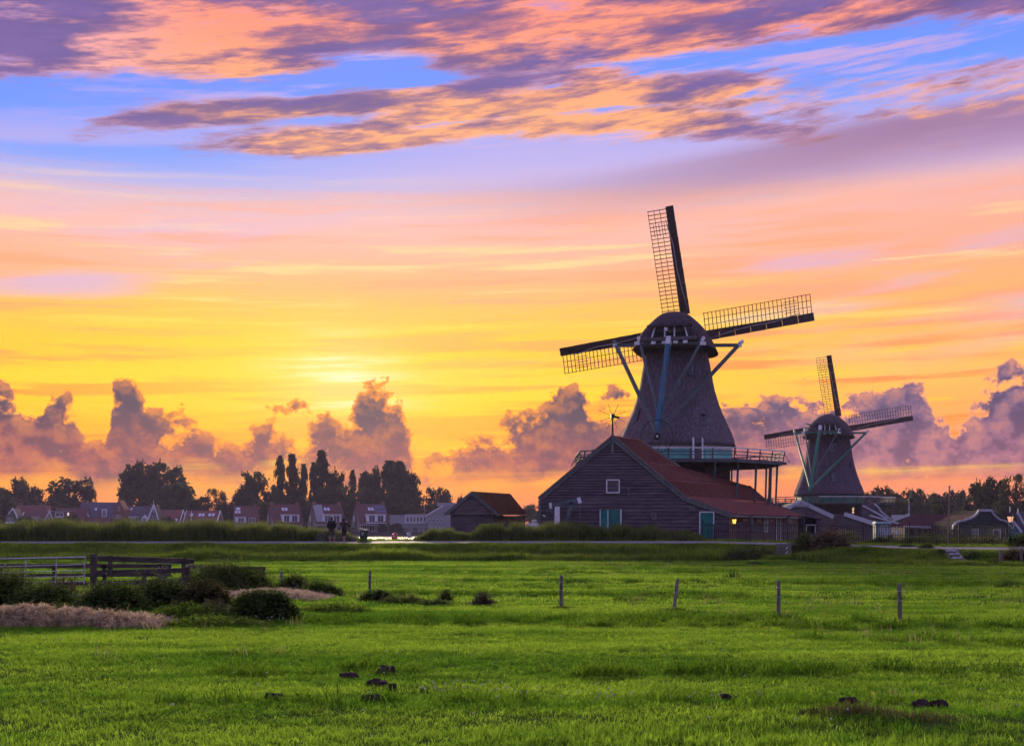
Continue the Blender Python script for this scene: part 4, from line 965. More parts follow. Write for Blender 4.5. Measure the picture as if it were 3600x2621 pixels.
def lettering(txt, loc, size, par, mt, name='lettering', rotz=0):
    cu = bpy.data.curves.new(name, 'FONT'); cu.body = txt; cu.size = size; cu.align_x = 'CENTER'; cu.align_y = 'CENTER'; cu.extrude = .008
    o = bpy.data.objects.new(name, cu); C.objects.link(o); o.rotation_euler = (R(90), 0, rotz); o.location = V(loc) - origin_of(par); o.parent = par; cu.materials.append(mt)
    bpy.context.view_layer.update(); dg = bpy.context.evaluated_depsgraph_get(); me = bpy.data.meshes.new_from_object(o.evaluated_get(dg)); mo = bpy.data.objects.new(name, me); C.objects.link(mo)
    mo.rotation_euler = o.rotation_euler; mo.location = o.location; mo.parent = par; bpy.data.objects.remove(o); return mo
lettering('HET', P(2815, 1770.5, D - .27), .34, shed, IRON); lettering('JONGE SCHAAP', P(2816, 1777.5, D - .27), .34, shed, IRON)
tiled('roof_slope', [re_ + V((0, -.2, 0)), re_ + V((3.6, 11, -.4)), ap + V((3.6, 11, 0)), ap + V((0, -.2, 0))], TILE2, shed)
tiled('roof_slope', [le + V((2, 11, 0)), le + V((0, -.2, 0)), ap + V((0, -.2, 0)), ap + V((3.6, 11, 0))], TILE2, shed)
D = 190
lean = thing('lean_to_shed', (X(3000, D), D, .3), 'low boarded lean-to with white sloping edge board under the distant mill stage', 'shed')
MB().prism([(X(2930, D), D, 0), (X(3080, D), D, 0), (X(3080, D), D, Z(1840, D)), (X(2975, D), D, Z(1806, D)), (X(2930, D), D, Z(1806, D))], (0, 8, 0)).build('wall', WOOD, lean)
boards(2930, 3078, .1, Z(1845, D), D, WOOD, lean, .36)
stroke([(2970, 1806), (3080, 1842)], D - .2, .62, 'edge_board', LILAC, lean)
tiled('roof', [P(3080, 1841, D), P(3080, 1841, D) + V((4, 6, 0)), P(2968, 1807, D) + V((4, 6, .25)), P(2968, 1805, D)], TILE2, lean)
# upper floor of the distant mill base: lit window
D = 196.5
lw = rect(2996, 1783, 3021, 1808, D, 'lit_window', emat('window_glow', (1.0, .62, .36), .75), MILL2, .05)
lw['label'] = 'warm lit window of the boarded base'
for px in (2995, 3008, 3022): MB().beam(P(px, 1782, D - .08), P(px, 1809, D - .08), .10, .08, up=(0, 1, 0)).build('frame', WOOD, lw)
MB().beam(P(2996, 1795, D - .08), P(3021, 1795, D - .08), .08, .06, up=(0, 1, 0)).build('frame', WOOD, lw)
D = 192
wing = thing('mill_wing', (X(3110, D), D, .3), 'dark mill wing with scalloped white gable edges and white brackets', 'shed')
MB().prism([(X(3030, D), D, 0), (X(3128, D), D, 0), (X(3128, D), D, Z(1822, D)), (X(3072, D), D, Z(1768, D)), (X(3030, D), D, Z(1780, D))], (0, 6, 0)).build('gable_wall', WOOD, wing)
stroke([(3074, 1770), (3088, 1782), (3098, 1797), (3112, 1808), (3132, 1826)], D - .2, .26, 'scalloped_edge', LILAC, wing)
stroke([(3032, 1775), (3060, 1790), (3118, 1822)], D - .4, .24, 'edge_board', LILAC, wing); stroke([(3058, 1811), (3120, 1828), (3183, 1846)], D - 1.0, .24, 'edge_board', LILAC, wing)
MB().prism([P(3080, 1818, D - .6), P(3182, 1846, D - .6), P(3182, 1850, D - .6), P(3080, 1850, D - .6)], (0, 3, 0)).build('veranda_roof', TILE2, wing)
for px in (3140, 3152, 3164, 3176): stroke([(px, 1849), (px + 5, 1853), (px + 6, 1861)], D - .8, .16, 'bracket', LILAC, wing)
MB().box(X(3136, D), X(3180, D), D - .2, D + 3, 0, Z(1850, D)).build('veranda_wall', WOOD, wing)
# information cabinet and posters
D = 150
kb = thing('display_cabinet', (X(3106, D), D, .5), 'pale teal display cabinet with arched window by the iron fence', 'cabinet')
PT = mat('pale_teal_paint', (.15, .24, .26), (.11, .19, .21), .6, 3)
MB().box(X(3079, D), X(3134, D), D, D + 1.2, .4, Z(1836, D)).build('cabinet_body', PT, kb)
MB().prism([P(3075, 1840, D - .3), P(3136, 1840, D - .3), P(3130, 1832, D + .2), P(3080, 1832, D + .2)], (0, 1.2, 0)).build('cabinet_roof', PT, kb)
MB().prism([P(3091, 1882, D - .04), P(3130, 1882, D - .04), P(3130, 1850, D - .04), P(3122, 1843, D - .04), P(3099, 1843, D - .04), P(3091, 1850, D - .04)], (0, .03, 0)).build('arched_pane', mat('poster_print', (.42, .46, .50), (.20, .24, .25), .4, 2.5, lo=.42, hi=.55), kb)
for i, (a, b, c_, d_) in enumerate(((3135, 1861, 3144, 1871), (3149, 1861, 3158, 1879))):
    MB().box(X(a, 152), X(c_, 152), 151.95, 152, Z(d_, 152), Z(b, 152)).build('notice', WHITE, None, label=('small' if i == 0 else 'tall') + ' white notice pinned beside the display cabinet', cat='notice')
# litter bin by the cabinet
D = 118
MB().lathe([(.26, Z(1898, D)), (.30, Z(1884, D)), (.30, Z(1882, D)), (.20, Z(1880, D))], 14, (X(3129, D), D)).build('litter_bin', IRON, None, label='small black litter bin behind the iron fence', cat='bin')
# --- long low building with red roof
D = 158
lo_ = thing('long_outbuilding', (X(3280, D), D, .3), 'long low outbuilding with dark red roof behind the iron fence', 'building')
MB().box(X(3185, D), X(3400, D), D + .5, D + 7, 0, Z(1852, D)).build('wall', WOOD, lo_)
tiled('roof', [P(3150, 1848, D), P(3400, 1852, D), P(3425, 1808, D + 4), P(3197, 1807, D + 4)], TILE2, lo_)
stroke([(3180, 1850), (3360, 1855)], D - .1, .26, 'gutter', LILAC, lo_)
stroke([(3139, 1829), (3197, 1808)], D, .34, 'bargeboard', LILAC, lo_)
rect(3134, 1809, 3176, 1822, D + 6, 'white_gable', LILAC, lo_)
MB().box(X(3389, D + 3), X(3403, D + 3), D + 3, D + 4, Z(1825, D), Z(1796, D + 3)).build('chimney', BRICK, lo_)
for i in range(7):
    px = 3200 + i * 25; rect(px, 1858, px + 12, 1880, D + .47, 'window', GLASS, lo_, .04)
whirl(P(3196, 1808, D + 4), 1.9, 1.35, 'thin whirligig on a white post above the long red roof', 6, LILAC)
# --- dark green building with the curved white gable
D = 150
bg = thing('bell_gable_house', (X(3448, D), D, .5), 'dark green boarded house with curved white bell gable', 'house')
half = [(3350, 1857), (3353, 1846), (3362, 1837), (3376, 1830), (3394, 1828), (3396, 1825), (3410, 1822), (3424, 1815), (3434, 1806), (3441, 1794), (3444, 1793)]
half2 = [(3486, 1793), (3490, 1803), (3500, 1815), (3514, 1825), (3530, 1829), (3540, 1833), (3548, 1842), (3551, 1850)]
out_ = half + half2
MB().prism([P(p[0], p[1], D) for p in out_] + [V((X(3551, D), D, .2)), V((X(3350, D), D, .2))], (0, 9, 0)).build('gable_wall', DARK, bg)
hz_ = [(Z(p[1], D), X(p[0], D)) for p in half]; hr_ = [(Z(p[1], D), X(p[0], D)) for p in half2[::-1]]
boards(0, 0, .2, Z(1795, D), D, DKGREEN, bg, .30, lambda z_: (float(np.interp(z_, [a for a, b in hz_], [b for a, b in hz_])), float(np.interp(z_, [a for a, b in hr_], [b for a, b in hr_]))))
stroke(half, D - .15, .22, 'white_coping', LILAC, bg, .35); stroke(half2, D - .15, .22, 'white_coping', LILAC, bg, .35); stroke([(3443, 1793), (3487, 1793)], D - .15, .28, 'white_coping', LILAC, bg, .36, .01)
win(3415, 1860, 3438, 1890, D - .06, bg, LILAC, nv=1, nh=3); win(3491, 1861, 3515, 1893, D - .06, bg, LILAC, nv=0, nh=0)
for a, b in ((3350, 3444), (3486, 3551)): pass
tiled('roof', [P(3551, 1848, D + .4), P(3551, 1848, D + .4) + V((0, 9, 0)), P(3478, 1797, D + .4) + V((0, 9, 0)), P(3478, 1797, D + .4)], TILE2, bg)
tiled('roof', [P(3350, 1852, D + .4) + V((0, 9, 0)), P(3350, 1852, D + .4), P(3450, 1797, D + .4), P(3450, 1797, D + .4) + V((0, 9, 0))], TILE2, bg)
# --- house at the right edge
D = 170
rh = thing('blue_green_house', (X(3585, D), D, .5), 'small blue-green house with purple tiled roof at the right edge', 'house')
BLUEG = mat('blue_green_boards', (.06, .16, .19), (.04, .11, .135), .7, 3, (.35, 1, 3), .3, 12)
MB().prism([P(3545, 1900, D), P(3590, 1900, D), P(3590, 1868, D), P(3563, 1832, D), P(3545, 1830, D)], (0, 8, 0)).build('gable_wall', BLUEG, rh)
MB().box(X(3588, D), X(3660, D), D + 1.5, D + 7, .3, Z(1850, D)).build('side_wall', BLUEG, rh)
tiled('roof', [P(3588, 1866, D), P(3660, 1866, D), P(3650, 1800, D + 5), P(3566, 1800, D + 5)], DTILE, rh)
stroke([(3550, 1826), (3566, 1836), (3592, 1870)], D - .12, .30, 'bargeboard', LILAC, rh); stroke([(3578, 1800), (3606, 1850)], D + 1, .26, 'bargeboard', LILAC, rh)
MB().tube([P(3579, 1806, D + 2), P(3579, 1786, D + 2)], .09, 6).build('finial', LILAC, rh); MB().tube([P(3551, 1806, D + 2), P(3551, 1780, D + 2)], .09, 6).build('finial', LILAC, rh)
win(3556, 1842, 3563, 1857, D - .05, rh, LILAC, nv=0, nh=1); win(3570, 1872, 3582, 1892, D - .05, rh, TEALL, nv=0, nh=0, name='door')
# flagpole
D = 84
fp = thing('flagpole', (X(3334, D), D, .8), 'tall bare flagpole behind the black iron fence', 'flagpole')
MB().tube([(X(3332, D), D, .7), (X(3338, D), D, Z(1712, D))], [.065, .04], 10).build('pole', POSTW, fp); MB().ball((X(3338, D), D, Z(1710, D)), .07).build('knob', POSTW, fp)
# street lamp
D = 79
sl = thing('street_lamp', (X(3548, D), D, .85), 'black post lantern with warm glass at the right edge of the path', 'street lamp')
c = P(3552, 1818, D)
MB().tube([(X(3548, D), D, .75), (X(3549, D), D, 1.4), (X(3551, D), D, Z(1836, D))], [.07, .045, .035], 10).build('lamp_post', IRON, sl)
MB().lathe([(.10, Z(1834, D)), (.21, Z(1815, D))], 4, (c.x, D)).build('lamp_glass', emat('peach_lamp', (1.0, .50, .26), .75), sl)
for i in range(4):
    t = math.pi / 2 * i; MB().beam((c.x + .11 * math.cos(t), D + .11 * math.sin(t), Z(1835, D)), (c.x + .225 * math.cos(t), D + .225 * math.sin(t), Z(1814, D)), .022).build('lantern_bar', IRON, sl)
MB().lathe([(.29, Z(1815, D)), (.16, Z(1806, D)), (.05, Z(1801, D)), (.02, Z(1796, D))], 4, (c.x, D)).build('lantern_roof', IRON, sl)
MB().beam(P(3554, 1845, D), P(3559, 1845, D), .05, .12, up=(0, 0, 1)).build('side_bracket', IRON, sl)

# ------------------------------------------------------------------ iron fence along the path
fence = thing('iron_fence', (X(3000, 84), 86, 1.0), 'black iron railing with upright bars and finial posts along the path', 'fence')
fpts = [(2470, 93.5), (2560, 93.0), (2760, 91.0), (2900, 88.5), (3060, 86.0), (3210, 84.0), (3400, 81.5), (3545, 80.0)]
fx = [X(a, d) for a, d in fpts]; fy = [d for a, d in fpts]
bar_me = MB().box(-.014, .014, -.014, .014, 0, 1).build('bar', IRON, None); bmesh_ = bar_me.data; bpy.data.objects.remove(bar_me)
x_ = fx[0]; i = 0; fence_o = origin_of(fence)
ztop = lambda x: path_z(x) + 1.42
while x_ < fx[-1]:
    y_ = float(np.interp(x_, fx, fy)); zb = float(height(x_, y_)) + .05; big = i % 20 == 0
    if big:
        MB().box(x_ - .03, x_ + .03, y_ - .03, y_ + .03, zb - .1, float(ztop(x_)) + .14).build('fence_post', IRON, fence); MB().ball((x_, y_, float(ztop(x_)) + .18), .055, 8, 5).build('finial', IRON, fence)
    else:
        o = link('bar', bmesh_, None, fence, (x_ - fence_o.x, y_ - fence_o.y, zb - fence_o.z)); o.scale.z = float(ztop(x_)) - zb + (.05 if i % 2 else 0)
    x_ += .125; i += 1
for zz_ in (.12, .75, 1.28):
    for j in range(len(fx) - 1):
        MB().beam((fx[j], fy[j], float(path_z(fx[j])) + zz_ + .05), (fx[j + 1], fy[j + 1], float(path_z(fx[j + 1])) + zz_ + .05), .03, .025).build('rail', IRON, fence)
# scrolled gate leaf before the teal door
gt = thing('iron_gate', (X(2490, 94), 94, 1.0), 'low black iron gate with curved top in front of the teal door', 'gate')
D = 94.3
gtm = [(2462, 1868), (2470, 1858), (2480, 1846), (2490, 1845), (2512, 1845)]
MB().tube([P(*p, D) for p in gtm], .025, 6).build('curved_top_bar', IRON, gt)
for i in range(9): px = 2464 + i * 6; MB().beam(P(px, float(np.interp(px, [p[0] for p in gtm], [p[1] for p in gtm])), D), V((X(px, D), D, .95)), .02).build('bar', IRON, gt)
MB().beam(P(2462, 1890, D), P(2512, 1890, D), .03).build('rail', IRON, gt)
wgt = thing('slatted_gate', (X(2540, 95), 95, .9), 'dark closed timber gate right of the teal door', 'gate')
for i in range(5): MB().box(X(2511, 95), X(2560, 95), 95, 95.04, Z(1908 - i * 13, 95), Z(1899 - i * 13, 95)).build('slat', WOOD, wgt)
for px in (2512, 2540, 2560): MB().box(X(px, 95) - .06, X(px, 95) + .06, 95.05, 95.15, .8, Z(1842, 95)).build('gate_post', WOOD, wgt)
# ------------------------------------------------------------------ wood heap, picnic table
LOG = mat('split_logs', (.20, .13, .10), (.09, .055, .05), .9, 5, bump=.5)
D = 112
heap = thing('wood_heap', (X(2935, D), D, .9), 'heap of split firewood logs beside the porch shed', 'wood heap')
rj = random.Random(9); cxh = X(2930, D)
logm = []
for i in range(5):
    m = MB(); r_ = rj.uniform(.08, .12); m.tube([(-.24, 0, 0), (.24, 0, 0)], [r_, r_ * rj.uniform(.8, 1.1)], 6); o = m.build('log', LOG, None); logm.append(o.data); bpy.data.objects.remove(o)
ho = origin_of(heap)
for i in range(230):
    u_, v_ = rj.uniform(-1.45, 1.45), rj.uniform(-1.4, .6); hh = max(0, 1.55 * (1 - abs(u_ / 1.5) ** 1.3) * (1 - abs((v_ + .2) / 1.6) ** 1.6)) * (1 if u_ < -.1 else .8)
    o = link('log', logm[i % 5], None, heap, (cxh + u_ - ho.x, D + v_ - ho.y, .95 + hh * rj.uniform(.55, 1.0) - ho.z)); o.rotation_euler = (rj.uniform(-.5, .5), rj.uniform(-.6, .6), rj.uniform(0, 3.1))
m = MB(); m.ball((cxh, D - .2, .75), 1.0, 16, 8, (1.35, 1.3, 1.35)); m.build('heap_core', LOG, heap)
D = 100
pt = thing('picnic_table', (X(3005, D), D, .95), 'dark wooden picnic table behind the iron fence', 'table')
for a, b, nm in (((2990, 1900), (3034, 1902), 'table_top'), ((2978, 1909), (3040, 1912), 'bench_seat')):
    MB().box(X(a[0], D), X(b[0], D), D - .35, D + .35, Z(a[1], D) - .05, Z(a[1], D)).build(nm, WOOD2, pt)
for px in (2998, 3026):
    for s_ in (-1, 1): MB().beam((X(px, D) + s_ * .05, D + s_ * .1, Z(1900, D)), (X(px + s_ * 7, D), D + s_ * .5, .95), .09).build('leg', WOOD2, pt)
# ------------------------------------------------------------------ steps down the bank
stp = thing('bank_steps', (X(3370, 73), 73, 0), 'wooden framed steps cut into the grassy bank at the right', 'steps')
a0, a1, b0, b1 = (27.0, 75.0, .92), (28.3, 75.0, .90), (26.0, 71.0, .08), (27.5, 70.9, .08)
tl_, tr_, bl_, br2 = P(3316, 1936, 74.8), P(3352, 1937, 74.8), P(3382, 1970, 71.3), P(3422, 1970, 71.3)
STEPM = mat('step_sleeper', (.30, .25, .25), (.19, .155, .155), .85, 4, bump=.4)
def onb(p, e=.0): return V((p.x, p.y, float(height(p.x, p.y)) + e))
for p, q in ((tl_, bl_), (tr_, br2)):
    m = MB()
    for i in range(8): m.beam(onb(lerp(p, q, i / 8), .03), onb(lerp(p, q, (i + 1.05) / 8), .03), .10, .22)
    m.build('stringer', STEPM, stp)
for i in range(6):
    t = (i + .4) / 6; a_, b_2 = lerp(tl_, bl_, t), lerp(tr_, br2, t); zt = max(onb(a_).z, onb(b_2).z) + .05
    MB().beam(V((a_.x, a_.y, zt)), V((b_2.x, b_2.y, zt)), .46, .10).build('tread', STEPM, stp)
    MB().beam(V((a_.x, a_.y - .25, zt)), V((b_2.x, b_2.y - .25, zt)), .05, .14).build('nosing', mat('pale_nosing', (.5, .48, .5), (.4, .38, .4)), stp)
# field gate at the foot of the bank and stray gate posts
D = 80.5
fg = thing('field_gate', (X(2755, D), D, .2), 'old grey board gate with diagonal brace between bushes on the bank', 'gate')
for i in range(4): MB().box(X(2726, D), X(2770, D), D, D + .03, Z(1953 - i * 11, D), Z(1944 - i * 11, D)).build('board', POSTW, fg)
MB().beam(P(2724, 1922, D - .03), P(2762, 1962, D - .03), .09, .05, up=(0, 1, 0)).build('diagonal_brace', POSTW, fg)
MB().box(X(2768, D), X(2782, D), D - .1, D + .1, .1, Z(1908, D)).build('gate_post', POSTW, fg)
for py in (1924, 1940): MB().beam(P(2762, py + 5, D - .06), P(2770, py - 4, D - .06), .05).build('hinge', WHITE, fg)
D = 71
MB().box(X(3514, D), X(3524, D), D - .08, D + .08, .2, Z(1933, D)).build('gate_post', POSTW, None, label='square grey gate post on the bank near the right edge', cat='post', group='bank posts')
MB().box(X(3586, D), X(3594, D), D - .06, D + .06, .2, Z(1925, D)).build('gate_post', POSTW, None, label='thin grey post in the bushes at the right edge', cat='post', group='bank posts')
# ------------------------------------------------------------------ houses across the river
def house(label, base, w, d, yaw, ez, rz, roofm, wallm, cat='house', chim=(), barge=None, name='house', hip=0, roofname='roof'):
    """gabled house; base = front-left corner, ridge along its width w, gable depth d; local x along the front"""
    Rm = Matrix.Translation(V(base)) @ Matrix.Rotation(yaw, 4, 'Z'); r = thing(name, tuple(base), label, cat)
    MB(Rm).prism([(0, 0, 0), (0, d, 0), (0, d, ez), (0, d / 2, rz), (0, 0, ez)], (w, 0, 0)).build('wall', wallm, r)
    o = .35; s = (rz - ez) / (d / 2)
    for q, nm in ((0, roofname), (1, roofname)):
        y0, y1 = (-o, d / 2) if q == 0 else (d + o, d / 2); zz0 = ez - s * o
        MB(Rm).prism([(-.2 , y0, zz0 + .06), (w + .2, y0, zz0 + .06), (w + .2 - hip, y1, rz + .06), (-.2 + hip, y1, rz + .06)], (0, 0, .22)).build(nm, roofm, r)
    for cx in chim: MB(Rm).box(cx - .55, cx + .55, d / 2 - .45, d / 2 + .45, rz - 1.6, rz + 1.1).build('chimney', BRICK, r)
    if barge is not None:
        for x0 in (-.26, w + .16):
            MB(Rm).beam((x0, -o, zz0 + .1), (x0, d / 2, rz + .2), .26, .42).build('bargeboard', barge, r); MB(Rm).beam((x0, d + o, zz0 + .1), (x0, d / 2, rz + .2), .26, .42).build('bargeboard', barge, r)
    r['_'] = 0; del r['_']
    return r, Rm, s
def hwin(Rm, r, x0, x1, z0, z1, y=-.05, frame=WHITE, nv=1, nh=0, name='window', glass=GLASS, fw=.14):
    w = MB(Rm).box(x0, x1, y - .04, y, z0, z1).build(name, glass, r); f = MB(Rm)
    for a, b in (((x0, z0), (x0, z1)), ((x1, z0), (x1, z1)), ((x0, z0), (x1, z0)), ((x0, z1), (x1, z1))): f.beam((a[0], y - .09, a[1]), (b[0], y - .09, b[1]), fw, .10, up=(0, 1, 0))
    for i in range(1, nv + 1): t = lerp(x0, x1, i / (nv + 1)); f.beam((t, y - .08, z0), (t, y - .08, z1), fw * .8, .08, up=(0, 1, 0))
    for i in range(1, nh + 1): t = lerp(z0, z1, i / (nh + 1)); f.beam((x0, y - .08, t), (x1, y - .08, t), fw * .6, .08, up=(0, 1, 0))
    f.build('window_frame', frame, w); return w
def rooflight(Rm, r, x0, x1, f0, f1, d, ez, rz, mt=None):
    q = lambda x, f, e: (x, d / 2 * f - .02, lerp(ez, rz, f) + .30 + e)
    MB(Rm).prism([q(x0, f0, 0), q(x1, f0, 0), q(x1, f1, 0), q(x0, f1, 0)], (0, -.05, .08)).build('rooflight', mt or SKYL, r)
FTILE = mat('old_red_tiles', (.20, .080, .070), (.13, .052, .050), .85, 2)
SKYL = glassmat('rooflight_glass', (.62, .64, .74), .12)
def dormer(Rm, r, x0, x1, z0, z1, y, depth, nwin=2, wallm=None, wx=None):
    do = MB(Rm).box(x0, x1, y, y + depth, z0, z1).build('dormer', wallm or WHITE, r); MB(Rm).box(x0 - .15, x1 + .15, y - .2, y + depth, z1, z1 + .18).build('dormer_roof', WHITE, do)
    for a, b in (wx or [(.12, .42), (.58, .88)][:nwin]): hwin(Rm, do, lerp(x0, x1, a), lerp(x0, x1, b), z0 + .25, z1 - .25, y - .02)
def hb_(px, py, D): return V((X(px, D), D, .7))
# three pairs of semi-detached houses with steep roofs, seen at an angle
for i, (px, lab, D) in enumerate(((962, 'steep-roofed brown house with white dormer, leftmost of the three angled riverside houses', 452),
                                  (1112, 'steep-roofed house with half grey half red roof behind the two people', 450),
                                  (1268, 'steep-roofed riverside house with solar panels and white balcony', 447))):
    w, d, ez, rz = 11.2, 8.8, 3.5, 10.1
    r, Rm, s = house(lab, hb_(px, 0, D), w, d, R(30), ez, rz, TILE2, RENDER, chim=(.9, w - .6))
    dormer(Rm, r, 2.4 if i else 3.2, w - 1.4, ez + .1, ez + 3.0, .2, 3.0, 2)
    rooflight(Rm, r, 4.2, 5.1, .64, .80, d, ez, rz); rooflight(Rm, r, 5.4, 6.3, .64, .80, d, ez, rz)
    if i == 1: q = lambda x, f: (x, d / 2 * f - .05, lerp(ez, rz, f) + .34); MB(Rm).prism([q(.2, .02), q(3.6, .02), q(3.6, .97), q(.2, .97)], (0, 0, .06)).build('grey_roof_half', GREYW, r)
    if i == 2:
        for a in range(6):
            for b in range(2):
                q = lambda x, f: (x, d / 2 * f - .05, lerp(ez, rz, f) + .34); x0 = 6.6 + a * .74 - (1.0 if b == 1 and a < 0 else 0); f0 = .50 + b * .22
                MB(Rm).prism([q(x0, f0), q(x0 + .68, f0), q(x0 + .68, f0 + .2), q(x0, f0 + .2)], (0, -.03, .08)).build('solar_panel', glassmat('solar_glass', (.06, .06, .12), .15), r)
        MB(Rm).box(1.8, w - 1.2, -1.0, .2, ez - .15, ez + .15).build('balcony', WHITE, r)
    for a, b in ((.8, 2.2), (3.4, 5.4), (6.2, 7.4), (8.6, 10.2)): hwin(Rm, r, a, b, .5, 2.7, -.02)
    MB(Rm).box(-.5, 5.5, -2.4, -.1, 2.75, 2.95).build('porch_roof', WHITE, r)
    MB(Rm).box(-.28, -.02, d * .42, d * .42 + .9, 0, rz - .6).build('chimney_breast', BRICK, r)
    hw = MB(Rm).box(-.06, -.02, 5.6, 6.4, 4.0, 6.2).build('gable_window', WHITE, r)
# half-hidden house with white dormer
D = 452; r, Rm, s = house('brown-roofed house with large chimney and white upper storey left of the poplars', hb_(820, 0, D), 8.6, 8.5, R(8), 3.6, 9.4, TILE2, RENDER, chim=(7.4,))
dormer(Rm, r, .6, 4.6, 3.4, 5.6, -.1, 3.5, 1, wx=[(.3, .8)]); hwin(Rm, r, 5.6, 7.8, 3.6, 5.4, -.4); rooflight(Rm, r, .4, 1.3, .55, .68, 8.5, 3.6, 9.4); rooflight(Rm, r, 1.5, 2.4, .55, .68, 8.5, 3.6, 9.4); rooflight(Rm, r, .7, 2.2, .74, .9, 8.5, 3.6, 9.4)
# red roofs with white gable edges
D = 446; r, Rm, s = house('long red-roofed house with five rooflights and white gable edges', hb_(646, 0, D), 11.9, 8.0, R(-4), 3.6, 7.7, FTILE, BRICK, barge=WHITE)
for a in (1.6, 4.6, 5.8, 8.2, 9.5): rooflight(Rm, r, a, a + .95, .50, .72, 8, 3.6, 7.7)
MB(Rm).box(8.4, 12.6, -2.6, -.1, 3.5, 3.75).build('porch_roof', DTILE, r); MB(Rm).box(8.6, 12.2, -2.4, -.1, 0, 3.5).build('porch', WOOD2, r)
MB(Rm).tube([(4.0, -5, .3), (4.2, -5, 7.2)], .10, 6).build('flag_mast', WHITE, r) if False else None
MB().tube([(X(671, 436), 436, .6), (X(673, 436), 436, Z(1796, 436))], .09, 6).build('flag_mast', WHITE, None, label='white flag mast before the long red-roofed house', cat='mast')
D = 450; r, Rm, s = house('plain red-roofed house with one white gable edge right of the white A-shaped gable', hb_(536, 0, D), 9.8, 8.2, R(-4), 3.4, 8.0, FTILE, BRICK, barge=WHITE)
rooflight(Rm, r, 8.0, 8.9, .05, .28, 8.2, 3.4, 8.0)
# dark roof with awning and the white A gable
D = 448; r, Rm, s = house('dark blue-roofed house with striped awning and small white dormer', hb_(438, 0, D), 10.4, 8.6, R(0), 4.6, 9.3, DTILE, RENDER)
MB(Rm).box(.3, 5.0, -2.6, -.1, 5.55, 5.85).build('awning_top', WHITE, r)
for i in range(9): MB(Rm).box(.4 + i * .52, .62 + i * .52, -2.7, -2.62, 5.0, 5.6).build('awning_stripe', WHITE, r)
MB(Rm).box(.4, 4.9, -2.2, -.1, 0, 5.5).build('veranda', RENDER, r); hwin(Rm, r, .8, 2.4, 3.2, 4.9, -2.22); hwin(Rm, r, 2.9, 4.5, 3.2, 4.9, -2.22); hwin(Rm, r, 5.4, 6.4, 2.5, 4.2, -.06)
MB(Rm).prism([(6.3, -.6, 3.6), (8.1, -.6, 3.6), (8.1, -.6, 5.4), (7.2, -.6, 6.3), (6.3, -.6, 5.4)], (0, 3, 0)).build('dormer', WHITE, r); hwin(Rm, r, 6.8, 7.6, 3.7, 5.2, -.62)
rooflight(Rm, r, 1.2, 1.8, .70, .84, 8.6, 4.6, 9.3)
D = 440; ag = thing('a_frame_gable', (X(538, D), D, .7), 'green gable with tall white A-shaped edge boards and spike', 'house')
MB().prism([P(518, 1832, D), P(557, 1832, D), P(541, 1776, D)], (0, 7, 0)).build('gable_wall', mat('green_boards', (.10, .14, .11), (.07, .10, .08)), ag)
stroke([(517, 1832), (540, 1774)], D - .15, .52, 'bargeboard', WHITE, ag); stroke([(541, 1774), (557, 1826)], D - .15, .40, 'bargeboard', WHITE, ag, dy=-.02)
MB().tube([P(540.5, 1778, D), P(540.5, 1758, D)], [.16, .05], 6).build('spike', WHITE, ag); stroke([(540.5, 1776), (540.5, 1802)], D - .2, .26, 'king_board', WHITE, ag)
win(531, 1812, 537, 1824, D - .05, ag, nv=0, nh=0); win(541, 1812, 548, 1824, D - .05, ag, nv=0, nh=0)
# big dark-roofed house with brick gable on the right
D = 455; r, Rm, s = house('large house with dark purple roof and brick side gable', hb_(282, 0, D), 14.0, 9.0, R(14), 5.4, 10.9, DTILE, BRICK, chim=(.5, 13.6))
MB(Rm).box(7.4, 9.2, -.2, 3, 5.6, 8.6).build('dormer', WHITE, r); hwin(Rm, r, 7.7, 8.9, 6.0, 8.2, -.22); rooflight(Rm, r, 4.9, 5.6, .45, .6, 9, 5.4, 10.9)
MB(Rm).prism([(.6, -.5, 5.8), (3.4, -.5, 5.8), (2.6, -.5, 7.4), (2.0, -.5, 6.2), (1.4, -.5, 7.8), (.8, -.5, 7.8)], (0, .2, 0)).build('white_gablet', WHITE, r)
MB(Rm).prism([(2.0, -3.6, 2.4), (10.4, -3.6, 2.4), (10.4, -.05, 5.6), (2.0, -.05, 5.6)], (0, 0, .25)).build('lower_roof', TILE2, r); MB(Rm).box(2.3, 10.1, -3.2, -.05, 0, 2.5).build('annexe', BRICK, r)
D = 441; bgb = thing('brick_gable', (X(417, D), D, .7), 'narrow brick gable front with white attic window', 'house')
MB().prism([P(398, 1830, D), P(437, 1830, D), P(437, 1790, D), P(418, 1757, D), P(398, 1790, D)], (0, 6, 0)).build('gable_wall', BRICK, bgb); MB().box(X(415, D), X(420, D), D + .2, D + 1, Z(1765, D), Z(1750, D)).build('chimney', BRICK, bgb)
win(415, 1781, 421, 1794, D - .05, bgb, nv=0, nh=0); win(408, 1810, 414, 1820, D - .05, bgb, nv=0, nh=0); win(418, 1810, 426, 1820, D - .05, bgb, nv=1, nh=0)
